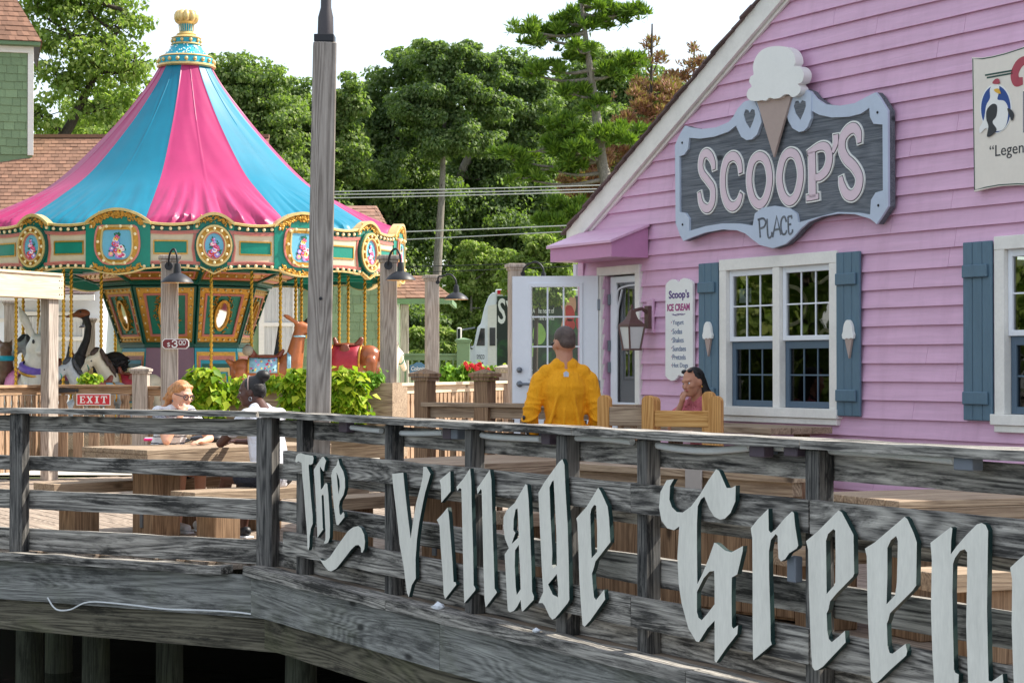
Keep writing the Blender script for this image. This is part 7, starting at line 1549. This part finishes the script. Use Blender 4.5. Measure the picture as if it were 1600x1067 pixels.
mb = MB(); mb.tube([H((.0, .082, .008)), H((.085, .072, .012))], .005, 5); mb.tube([H((.0, -.082, .008)), H((.085, -.072, .012))], .005, 5); mb.ell(H((.094, .034, .002)), (.010, .03, .022), 10, 6, R); mb.ell(H((.094, -.034, .002)), (.010, .03, .022), 10, 6, R); mb.build('sunglasses', G['black'], t, sm=60)
mb = MB(); mb.prism([(-.018, -.02), (.018, -.02), (.02, .01), (0, .024), (-.02, .01)], 0, .003, tr=lambda v: (-.159+v[1]*0+(.0 if v[1] else -.003), -v[0]+.0, 1.37+v[2])); mb.build('collar_logo', G['lightblue'], t)
mb = MB(); A = LA; a, b = Vector(A[1]), Vector(A[2]); u = (b-a)
mb.tube([tuple(a.lerp(b, .05)+Vector((-.05, .055, -.0))), tuple(a.lerp(b, .35)+Vector((-.045, .05, -.01))), tuple(a.lerp(b, .7)+Vector((-.04, .042, -.01)))], .012, 5); mb.build('sleeve_print', G['ink_black'], t)
# ---- seated figures
def seated(lab, pos, rz, skin, top, bottom, hp_, chest, neck, head, yaw, pitch, roll, arms, knees, feet, vox=.0095, sleeve=.55, shoe=None, girth=1.0):
    t = thing('person', lab, 'person', pos, rz); H, R = head_frame(head, yaw, pitch, roll); g_ = girth
    pr = head_prims(H, R)+[('c', neck, H((-.02, 0, -.06)), .054, .05), ('c', hp_, chest, .125*g_, .12*g_), ('e', chest, (.105*g_, .155*g_, .15)), ('e', hp_, (.14, .175*g_, .12)), ('c', tuple(Vector(chest)+Vector((0, 0, .08))), neck, .085, .055)]
    top_p = [('c', hp_, chest, .152*g_, .138*g_), ('e', chest, (.120*g_, .165*g_, .16)), ('e', tuple(Vector(hp_)+Vector((0, 0, .02))), (.155*g_, .185*g_, .12)), ('c', tuple(Vector(neck)+Vector((-.015, .05, -.05))), tuple(Vector(neck)+Vector((-.015, -.05, -.05))), .062, .062)]
    for s_, (sh, elb, wr, hd, hn, curl) in arms.items():
        pr += [('c', sh, elb, .05, .038), ('c', elb, wr, .037, .024)]+hand_prims(wr, hd, hn, s_, curl, .92)
        top_p += [('c', tuple(Vector(neck)+Vector((-.02, s_*.05, -.07))), sh, .058, .056), ('c', sh, tuple(Vector(sh).lerp(Vector(elb), sleeve)), .062, .060)]
    for s_ in (-1, 1): pr += [('c', tuple(Vector(hp_)+Vector((0, s_*.09, -.02))), knees[s_], .09, .06), ('c', knees[s_], feet[s_], .056, .036), ('c', tuple(Vector(feet[s_])+Vector((-.03, 0, -.045))), tuple(Vector(feet[s_])+Vector((.12, 0, -.055))), .035, .028)]
    blob('body', pr, skin, t, vox, 2); blob('top', top_p, top, t, .012, 2)
    blob('shorts', [('e', tuple(Vector(hp_)+Vector((0, 0, -.03))), (.15, .185*g_, .10))]+[('c', tuple(Vector(hp_)+Vector((0, s_*.09, -.02))), tuple((Vector(hp_)+Vector((0, s_*.09, -.02))).lerp(Vector(knees[s_]), .55)), .105, .092) for s_ in (-1, 1)], bottom, t, .014, 2)
    for s_ in (-1, 1):
        f_ = Vector(feet[s_]); blob('shoe', [('c', tuple(f_+Vector((-.04, 0, -.045))), tuple(f_+Vector((.14, 0, -.055))), .044, .036)], shoe or G['vinyl'], t, .011, 2)
        mb = MB(); mb.box(f_.x-.09, f_.x+.19, f_.y-.045, f_.y+.045, f_.z-.105, f_.z-.082); mb.build('sole', G['vinyl'], t, bevel=.008)
    return t, H, R
n1_ = onz(68, 755, .45); p1 = n1_+da*1.17
t, H, R = seated('young woman with glasses and curly ponytail in a striped top, hand at her mouth', (p1.x, p1.y, 0), A1-math.pi/2, G['skin_pale'], fabric('top_striped', lin((236, 236, 240)), .5, lin((40, 44, 70))), SHN,
    (0, 0, .56), (.17, 0, .92), (.24, 0, 1.09), (.31, -.01, 1.175), .12, .18, -.06,
    {-1: ((.18, -.16, 1.03), (.40, -.22, .79), (.415, -.075, 1.02), (-.02, .45, .75), (.9, -.3, .2), .75), 1: ((.18, .16, 1.03), (.38, .24, .80), (.55, .05, .785), (.3, -.9, 0), (0, 0, 1), .25)}, {-1: (.44, -.10, .53), 1: (.44, .10, .53)}, {-1: (.40, -.1, .10), 1: (.44, .1, .10)})
face_parts(t, H, lip_pink, hair_blond); e = R.to_euler()
hp = [('e', H((-.012, 0, .046)), (.101, .084, .092), e), ('e', H((-.065, 0, .02)), (.06, .07, .08), e), ('c', H((.05, -.05, .085)), H((-.04, -.078, .0)), .022, .02), ('c', H((.05, .05, .085)), H((-.04, .078, .0)), .022, .02)]
rr = random.Random(4)
for i in range(26): a = rr.random(); hp.append(('c', H((-.11-.07*a+rr.gauss(0, .016), rr.gauss(0, .024), .05-.24*a)), H((-.12-.08*a+rr.gauss(0, .02), rr.gauss(0, .03), .03-.26*a)), .02*(1.15-a*.4), .016))
hp.append(('c', H((-.09, 0, .07)), H((-.14, 0, .02)), .035, .04)); blob('hair', hp, hair_blond, t, .009, 1)
mb = MB(); mb.tube([H((-.10+.028*math.cos(a)*.5, .032*math.sin(a), .065+.032*math.cos(a))) for a in np.linspace(0, 6.28, 12)], .009, 5); mb.build('scrunchie', flat('scrunchie_coral', lin((236, 130, 100))), t, sm=60)
mb = MB()
for s_ in (-1, 1): mb.tube([H((.104, s_*.034+.026*math.cos(a), .002+.022*math.sin(a))) for a in np.linspace(0, 6.28, 16)], .0042, 5); mb.tube([H((.100, s_*.061, .008)), H((.0, s_*.082, .012))], .004, 5)
mb.tube([H((.105, -.009, .005)), H((.105, .009, .005))], .004, 5); mb.build('glasses', paint('glasses_tortoise', lin((60, 40, 52)), .3), t, sm=60)
mb = MB()
for s_ in (-1, 1): mb.ell(H((.0, s_*.088, -.05)), (.006, .006, .012), 6, 4)
mb.build('earring', G['steel'], t)
n2_ = onz(285, 768, .45); p2 = n2_+da*.86
t, H, R = seated('girl with black hair in a bun and a white T-shirt at the picnic table', (p2.x, p2.y, 0), A1+math.pi/2, G['skin_dark'], fabric('tee_white', lin((232, 234, 244)), .7), SHN,
    (0, 0, .56), (.10, 0, .94), (.17, 0, 1.12), (.245, .02, 1.215), .72, .10, .05,
    {1: ((.11, .165, 1.03), (.34, .26, .80), (.55, .10, .80), (.8, -.4, 0), (0, 0, 1), .3), -1: ((.11, -.165, 1.03), (.36, -.24, .80), (.56, -.08, .80), (.8, .3, .05), (0, 0, 1), .4)}, {-1: (.42, -.10, .53), 1: (.44, .12, .52)}, {-1: (.52, -.1, .10), 1: (.74, .02, .10)}, shoe=G['black'], girth=1.08)
face_parts(t, H, lip_dark, hair_black); e = R.to_euler()
blob('hair', [('e', H((-.022, 0, .035)), (.100, .086, .102), e), ('e', H((-.07, 0, .01)), (.055, .066, .075), e), ('e', H((-.105, 0, .125)), (.062, .06, .052), e), ('c', H((-.07, 0, .08)), H((-.10, 0, .12)), .04, .04)], hair_black, t, .009, 2)
mb = MB(); mb.tube([H((.008, .088*math.sin(a), .032+.106*math.cos(a))) for a in np.linspace(-1.7, 1.7, 16)], .0055, 5); mb.build('headband', flat('headband', lin((150, 128, 124))), t, sm=60)
mb = MB()
for s_ in (-1, 1): mb.tube([H((-.004+.012*math.cos(a), s_*.092, -.058+.016*math.sin(a))) for a in np.linspace(0, 6.28, 12)], .0035, 5)
mb.build('earring', G['steel'], t)
c = onz(303, 690, .75)+Vector((.25, .25, 0))
p3 = P(1094, 600, 15.6)
t, H, R = seated('seated woman in a rose blouse with sunglasses on her dark hair, chin on hand', (p3.x, p3.y, 0), math.radians(222), G['skin_tan'], fabric('blouse_rose', lin((204, 110, 120)), .8), SHN,
    (-.08, 0, .62), (.0, 0, .98), (.045, 0, 1.15), (.085, 0, 1.275), -.05, .16, .1,
    {-1: ((.0, -.145, 1.06), (.17, -.18, .88), (.16, -.07, 1.10), (0, .35, .9), (.9, -.2, .2), .8), 1: ((.0, .145, 1.06), (.12, .2, .86), (.30, .12, .84), (.9, -.3, 0), (0, 0, 1), .3)}, {-1: (.36, -.1, .60), 1: (.36, .1, .60)}, {-1: (.38, -.1, .14), 1: (.38, .1, .14)}, sleeve=.4, girth=.86)
t.scale = (.94, .94, .94); t.location.z = .10
face_parts(t, H, lip_pink, hair_black); e = R.to_euler()
hp = [('e', H((-.024, 0, .036)), (.098, .085, .098), e), ('c', H((-.07, .0, .0)), H((-.10, .02, -.14)), .065, .05), ('c', H((-.10, .03, -.12)), H((-.08, .06, -.24)), .05, .02)]
blob('hair', hp, hair_black, t, .009, 2)
mb = MB(); [mb.ell(H((.05, s_*.036, .108)), (.022, .03, .016), 10, 6, R) for s_ in (-1, 1)]; mb.tube([H((.045, -.075, .10)), H((-.03, -.088, .06))], .004, 5); mb.tube([H((.045, .075, .10)), H((-.03, .088, .06))], .004, 5); mb.build('sunglasses', G['black'], t, sm=60)
mb = MB(); [mb.ell(H((-.004, s_*.09, -.045)), .008, 6, 4) for s_ in (-1, 1)]; mb.build('earring', G['gold'], t)
blob('sleeve_ruffle', [('c', (-.02, .16, 1.07), (.06, .20, .98), .06, .075), ('c', (-.02, -.16, 1.07), (.07, -.20, .98), .06, .075)], bpy.data.materials['blouse_rose'], t, .012, 1)
mb = MB(); mb.tube([(-.10, .12, 1.12), (-.02, .13, 1.17), (.06, .13, 1.10), (.13, .12, .98), (.14, .16, .80)], .013, 6); mb.build('bag_strap', G['black'], t, sm=60)
bs = thing('stool', 'dark stool under the woman in the rose blouse', 'stool', (p3.x, p3.y, 0), math.radians(222)); mb = MB(); mb.box(-.24, .14, -.2, .2, .48, .52); mb.build('seat', G['table_wood'], bs, bevel=.006)
for x, y in ((-.22, -.18), (.10, -.18), (-.22, .16), (.10, .16)): mb = MB(); mb.box(x, x+.03, y, y+.03, 0, .478); mb.build('leg', G['brown_wood_v'], bs)
# ================================================================== trees
BARK = wood('bark_pale', lin((176, 168, 156)), lin((92, 84, 76)), 2, .3, .6, .6); BARKD = wood('bark_dark', lin((96, 84, 74)), lin((46, 40, 36)), 2, .3, .6, .6)
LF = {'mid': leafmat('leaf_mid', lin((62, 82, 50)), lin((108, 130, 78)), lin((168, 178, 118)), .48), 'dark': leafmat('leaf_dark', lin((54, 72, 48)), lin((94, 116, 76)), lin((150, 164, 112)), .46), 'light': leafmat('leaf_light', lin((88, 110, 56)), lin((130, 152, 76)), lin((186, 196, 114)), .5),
      'pine': leafmat('needle_green', lin((40, 66, 26)), lin((84, 118, 38)), lin((134, 160, 62)), .3), 'dead': leafmat('needle_dead', lin((104, 62, 52)), lin((150, 94, 80)), lin((186, 130, 112)), .25)}
def tree(name, lab, cat, Y, trunk, clumps, leaf, n, size, seed, r0=.28, bark=BARKD, grp='trees beyond the yard', needles=False, depth=.8, sub=(14, 22), limbs=True, airy=1.22, fill=.75):
    """trunk: photo points from the foot up; clumps: (px, py, rx, ry) crown masses in photo pixels at distance Y"""
    r = np.random.default_rng(seed); rr = random.Random(seed); k = FPX/Y
    b = P(trunk[0][0], trunk[0][1], Y); base = Vector((b.x, Y, -.1)); t = thing(name, lab, cat, base, 0, grp)
    tp = [Vector((0, 0, 0))]+[P(a, c, Y)-base+Vector((0, rr.uniform(-.3, .3), 0)) for a, c in trunk[0 if trunk[0][1] < 560 else 1:]]
    tp = smooth(tp, 5); m = len(tp); mb = MB(); mb.tube(tp, [r0*(1-.82*i/(m-1)) for i in range(m)], 9)
    PT = []; DR_ = []; tot = sum(c[2]*c[3] for c in clumps)
    for (px, py, rx, ry) in clumps:
        c = P(px, py, Y)-base; RX, RZ = rx/k, ry/k; RY = RX*depth; c.y += rr.uniform(-.5, .5)*RX; cn = np.array(c)
        near = min(range(2, m), key=lambda i: (tp[i]-c).length+max(0, tp[i].z-c.z)*1.5)
        if limbs:
            a = tp[near]; mid = a.lerp(c, .5)+Vector((0, 0, -.08*(c-a).length)); mb.tube(smooth([a, mid, c], 3), [r0*.32, r0*.28, r0*.24, r0*.2, r0*.17, r0*.13, r0*.1], 6)
        ns = rr.randint(*sub); cnt = int(n*rx*ry/tot)
        th = np.arccos(r.uniform(-.75, 1, ns)); ph = r.uniform(0, 2*np.pi, ns); rad = r.uniform(.5, airy, ns)
        sc = np.stack([np.sin(th)*np.cos(ph)*RX, np.sin(th)*np.sin(ph)*RY, np.cos(th)*RZ], 1)*rad[:, None]
        sr = np.clip(r.normal(.31, .10, ns), .13, .55)*min(RX, RZ*1.3)
        for j in range(ns):
            if limbs and rr.random() < .7: q = Vector(sc[j])+c; mb.tube([c, c.lerp(q, .55)+Vector((0, 0, .06)), q], [r0*.10, r0*.06, r0*.025], 4, caps=False)
            q = max(6, int(cnt*sr[j]**2/np.sum(sr**2))); v = r.normal(0, 1, (q, 3)); v /= np.linalg.norm(v, axis=1, keepdims=True); d = v*(r.uniform(.25, 1, (q, 1))**.45)
            p = d*sr[j]*np.array([1.15, 1.1, .62 if not needles else .6])+sc[j]+cn; PT.append(p); DR_.append(v*np.array([.6, .6, .4])+np.array([0, 0, .55]))
        q = int(cnt*fill); v = r.normal(0, 1, (q, 3)); v /= np.linalg.norm(v, axis=1, keepdims=True); p = v*(r.uniform(.1, 1.12, (q, 1))**.5)*np.array([RX, RY, RZ]); jit = .82+.3*np.sin(p[:, :1]*2.1/RX*2+px)*np.sin(p[:, 2:]*2.7/RZ*2+py)
        if not needles: PT.append(p*jit+cn); DR_.append(v*.6+np.array([0, 0, .5]))
    mb.build('trunk', bark, t, sm=60); pts = np.concatenate(PT); dr = np.concatenate(DR_)
    if needles:
        q = len(pts); dirv = dr+r.normal(0, .5, (q, 3)); dirv[:, 2] += .3; dirv /= np.linalg.norm(dirv, axis=1, keepdims=True); u = np.cross(dirv, r.normal(0, 1, (q, 3))); u /= np.linalg.norm(u, axis=1, keepdims=True); L = size*r.uniform(.7, 1.4, (q, 1)); w_ = size*.13
        V = np.stack([pts, pts+dirv*L*.5+u*w_, pts+dirv*L, pts+dirv*L*.5-u*w_], 1).reshape(-1, 3); F = np.arange(q*4).reshape(-1, 4)
    else: V, F = leaf_cloud(pts, dr, size, seed)
    leaf_obj('crown', V, F, LF[leaf], t); return t
# left of the carousel
tree('sweetgum_tree', 'tall airy light green tree with open branches just right of the corner tower', 'tree', 56, [(60, 620), (70, 300), (110, 190), (150, 110), (200, 20)], [(110, 60, 60, 50), (165, 110, 62, 42), (180, 40, 42, 36), (90, 120, 46, 40), (70, 185, 42, 34), (210, 110, 34, 24), (130, 10, 60, 34), (60, 20, 50, 40), (150, 170, 50, 26), (90, -40, 90, 40)], 'light', 9500, 0.135, 1, .24, sub=(16, 24), airy=1.4, fill=.25)
tree('leafy_tree', 'mid green bushy tree behind the house ridge left of the tent top', 'tree', 66, [(180, 620), (180, 300), (175, 220)], [(150, 205, 60, 45), (205, 195, 52, 48), (110, 230, 60, 36), (175, 165, 40, 30), (235, 230, 40, 40), (60, 235, 50, 40)], 'light', 14000, 0.14, 2, .22, airy=1.3, fill=.4)
tree('leafy_tree', 'rounded green tree rising just right of the tent finial', 'tree', 72, [(395, 620), (390, 300), (385, 150)], [(385, 115, 42, 36), (350, 150, 40, 44), (420, 150, 40, 40), (390, 190, 70, 40), (350, 240, 60, 50), (440, 230, 50, 60), (400, 290, 80, 50), (330, 110, 20, 26)], 'mid', 22000, 0.14, 3, .26, airy=1.35, fill=.5)
tree('leafy_tree', 'dark green tree between the tall pole and the tent, behind wires', 'tree', 75, [(470, 620), (465, 300), (460, 180)], [(460, 170, 40, 40), (430, 210, 40, 40), (500, 200, 44, 44), (460, 260, 70, 50), (540, 160, 34, 34), (530, 240, 50, 60), (480, 340, 90, 60)], 'mid', 26600, 0.145, 4, .26)
tree('oak_tree', 'broad dark oak right of the tall pole with its crown against the sky', 'tree', 80, [(610, 620), (612, 330), (606, 200)], [(585, 150, 42, 34), (640, 110, 46, 36), (610, 190, 70, 44), (560, 230, 56, 50), (660, 210, 50, 50), (600, 280, 90, 50), (560, 330, 70, 60), (650, 340, 80, 60), (600, 420, 110, 60)], 'dark', 41800, 0.145, 5, .28)
tree('oak_tree', 'tall oak with a pale bare trunk left of the centre of the wood', 'tree', 77, [(672, 620), (684, 400), (690, 300), (694, 200), (700, 140)], [(690, 95, 40, 30), (735, 95, 42, 30), (710, 140, 62, 34), (660, 165, 44, 34), (755, 150, 40, 36), (720, 215, 60, 34)], 'dark', 24700, 0.132, 6, .22, BARK)
tree('oak_tree', 'leaning oak with a slanting pale limb left of the tall pine', 'tree', 83, [(700, 620), (712, 330), (735, 240), (772, 185), (790, 130)], [(780, 110, 46, 36), (820, 140, 46, 40), (770, 180, 60, 40), (830, 200, 50, 46), (745, 250, 60, 50), (810, 270, 70, 54), (760, 330, 90, 60), (850, 340, 60, 60), (790, 420, 110, 60)], 'dark', 45600, 0.145, 7, .28, BARK)
tree('leafy_tree', 'light green tree behind the tall pine and the brown dead pines', 'tree', 88, [(950, 620), (955, 300), (960, 150)], [(940, 110, 60, 44), (985, 150, 50, 44), (900, 150, 40, 40), (1010, 210, 60, 60), (930, 220, 70, 60), (960, 300, 80, 60), (1060, 160, 40, 40), (880, 300, 60, 60), (890, 400, 80, 60)], 'mid', 39900, 0.158, 8, .26)
tree('young_tree', 'small sunlit light green tree beside the lamp posts under the wires', 'tree', 74, [(735, 620), (735, 520), (738, 440)], [(735, 405, 26, 24), (720, 450, 34, 36), (755, 450, 36, 40), (700, 500, 36, 40), (745, 510, 40, 36), (770, 410, 24, 30), (790, 470, 30, 40)], 'light', 17100, 0.125, 9, .12, BARK)
tree('young_tree', 'sunlit green tree just left of the pink house eave, under the pine', 'tree', 68, [(835, 620), (838, 500), (840, 420)], [(845, 390, 34, 30), (815, 420, 30, 30), (870, 420, 30, 30), (840, 450, 44, 30)], 'light', 8550, 0.125, 10, .12)
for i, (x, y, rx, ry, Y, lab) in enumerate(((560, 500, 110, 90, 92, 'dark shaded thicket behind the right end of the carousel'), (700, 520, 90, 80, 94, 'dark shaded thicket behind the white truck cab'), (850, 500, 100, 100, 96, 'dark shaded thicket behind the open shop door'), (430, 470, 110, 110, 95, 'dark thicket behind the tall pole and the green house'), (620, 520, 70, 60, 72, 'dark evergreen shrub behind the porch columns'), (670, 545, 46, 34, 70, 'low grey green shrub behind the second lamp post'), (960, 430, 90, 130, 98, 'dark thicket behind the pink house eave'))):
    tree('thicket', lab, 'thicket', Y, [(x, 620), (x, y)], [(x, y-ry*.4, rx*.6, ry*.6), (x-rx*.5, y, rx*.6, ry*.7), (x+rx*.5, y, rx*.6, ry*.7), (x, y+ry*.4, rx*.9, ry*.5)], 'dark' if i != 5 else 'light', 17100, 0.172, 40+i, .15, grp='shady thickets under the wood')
for i, (x, y, rx, ry, Y, lab) in enumerate(((420, 300, 80, 110, 99, 'deep green backing tree behind the tent top, right side'), (545, 320, 90, 110, 101, 'deep green backing tree just right of the tall pole'), (660, 310, 100, 110, 103, 'deep green backing tree behind the pale bare trunk'), (790, 300, 100, 120, 104, 'deep green backing tree behind the leaning oak'), (910, 290, 90, 120, 105, 'deep green backing tree behind the tall pine trunk'), (1010, 300, 80, 110, 106, 'deep green backing tree behind the dying pine'))):
    tree('leafy_tree', lab, 'tree', Y, [(x, 620), (x, y+60), (x, y)], [(x, y-ry*.75, rx*.7, ry*.6), (x-rx*.5, y-ry*.2, rx*.7, ry*.8), (x+rx*.5, y-ry*.2, rx*.7, ry*.8), (x, y+ry*.5, rx*1.1, ry*.6)], 'mid' if i % 2 else 'dark', 20000, .20, 80+i, .2)
# pines
tree('pine_tree', 'tall pine with tufted flat boughs and a bare grey trunk before the pink gable', 'tree', 60, [(958, 620), (950, 330), (940, 250), (932, 180), (922, 110), (912, 40), (905, -30)],
     [(850, 58, 44, 16), (820, 45, 20, 12), (895, 40, 40, 18), (935, 8, 40, 16), (985, 20, 28, 12), (955, 30, 26, 12), (905, 85, 40, 14), (860, 110, 30, 12), (965, 115, 30, 14), (990, 100, 24, 12), (830, 115, 24, 10), (900, 150, 26, 10), (880, 205, 34, 16), (840, 235, 44, 18), (800, 250, 34, 14), (905, 240, 34, 16), (960, 215, 34, 16), (985, 205, 26, 12), (860, 265, 44, 14), (930, 170, 24, 10), (820, 280, 26, 8), (890, 330, 30, 18), (865, 350, 26, 20), (905, 375, 30, 18)],
     'pine', 30000, 0.24, 21, .24, BARK, needles=True, sub=(8, 12), depth=1.0)
tree('dead_pine', 'dying pine with rust brown needles right of the tall pine', 'tree', 64, [(1012, 620), (1014, 300), (1016, 180), (1018, 40)], [(1016, 70, 10, 14), (1008, 100, 18, 8), (1028, 95, 16, 8), (1010, 135, 26, 16), (1040, 140, 22, 14), (985, 160, 30, 16), (1030, 175, 38, 20), (975, 205, 34, 20), (1010, 220, 40, 24), (1055, 160, 24, 16), (950, 250, 30, 20), (990, 265, 40, 24)], 'dead', 6500, 0.22, 22, .14, needles=True, sub=(7, 11), depth=1.0)
tree('dead_pine', 'thin dying pine with brown tips just over the gable edge', 'tree', 66, [(1084, 620), (1085, 200), (1086, 62)], [(1086, 78, 9, 10), (1080, 100, 18, 10), (1095, 100, 14, 10), (1070, 115, 16, 10), (1085, 135, 30, 18), (1050, 130, 20, 12), (1090, 180, 40, 30)], 'dead', 2600, 0.20, 23, .10, needles=True, sub=(6, 9), depth=1.0)
tree('dead_pine', 'low rust brown pine boughs beside the pink house roof', 'tree', 63, [(915, 620), (915, 400), (912, 280)], [(905, 285, 36, 16), (925, 305, 34, 16), (890, 300, 24, 12), (940, 270, 30, 16), (910, 265, 18, 10)], 'dead', 3200, 0.22, 24, .10, needles=True, sub=(6, 9), depth=1.0)
# trees beyond the left of the frame, seen only as reflections in the shop windows
for i, (x, y) in enumerate(((-15, 22), (-14.5, 17), (-19, 26), (-20, 19))):
    bpx = 800+x/y*FPX; s_ = FPX/y
    tree('leafy_tree', ('tall leafy tree outside the left of the picture', 'second leafy tree outside the left of the picture', 'third leafy tree outside the left of the picture', 'fourth leafy tree outside the left of the picture')[i], 'tree', y, [(bpx, 620), (bpx, 574-3*s_), (bpx, 574-5*s_)], [(bpx, 574-6*s_, 2.6*s_, 2.2*s_), (bpx-1.8*s_, 574-3.8*s_, 2.2*s_, 2*s_), (bpx+1.8*s_, 574-3.5*s_, 2.2*s_, 2*s_), (bpx, 574-1.2*s_, 3*s_, 2.2*s_)], 'light', 13000, 0.185, 60+i, .2, sub=(8, 10))
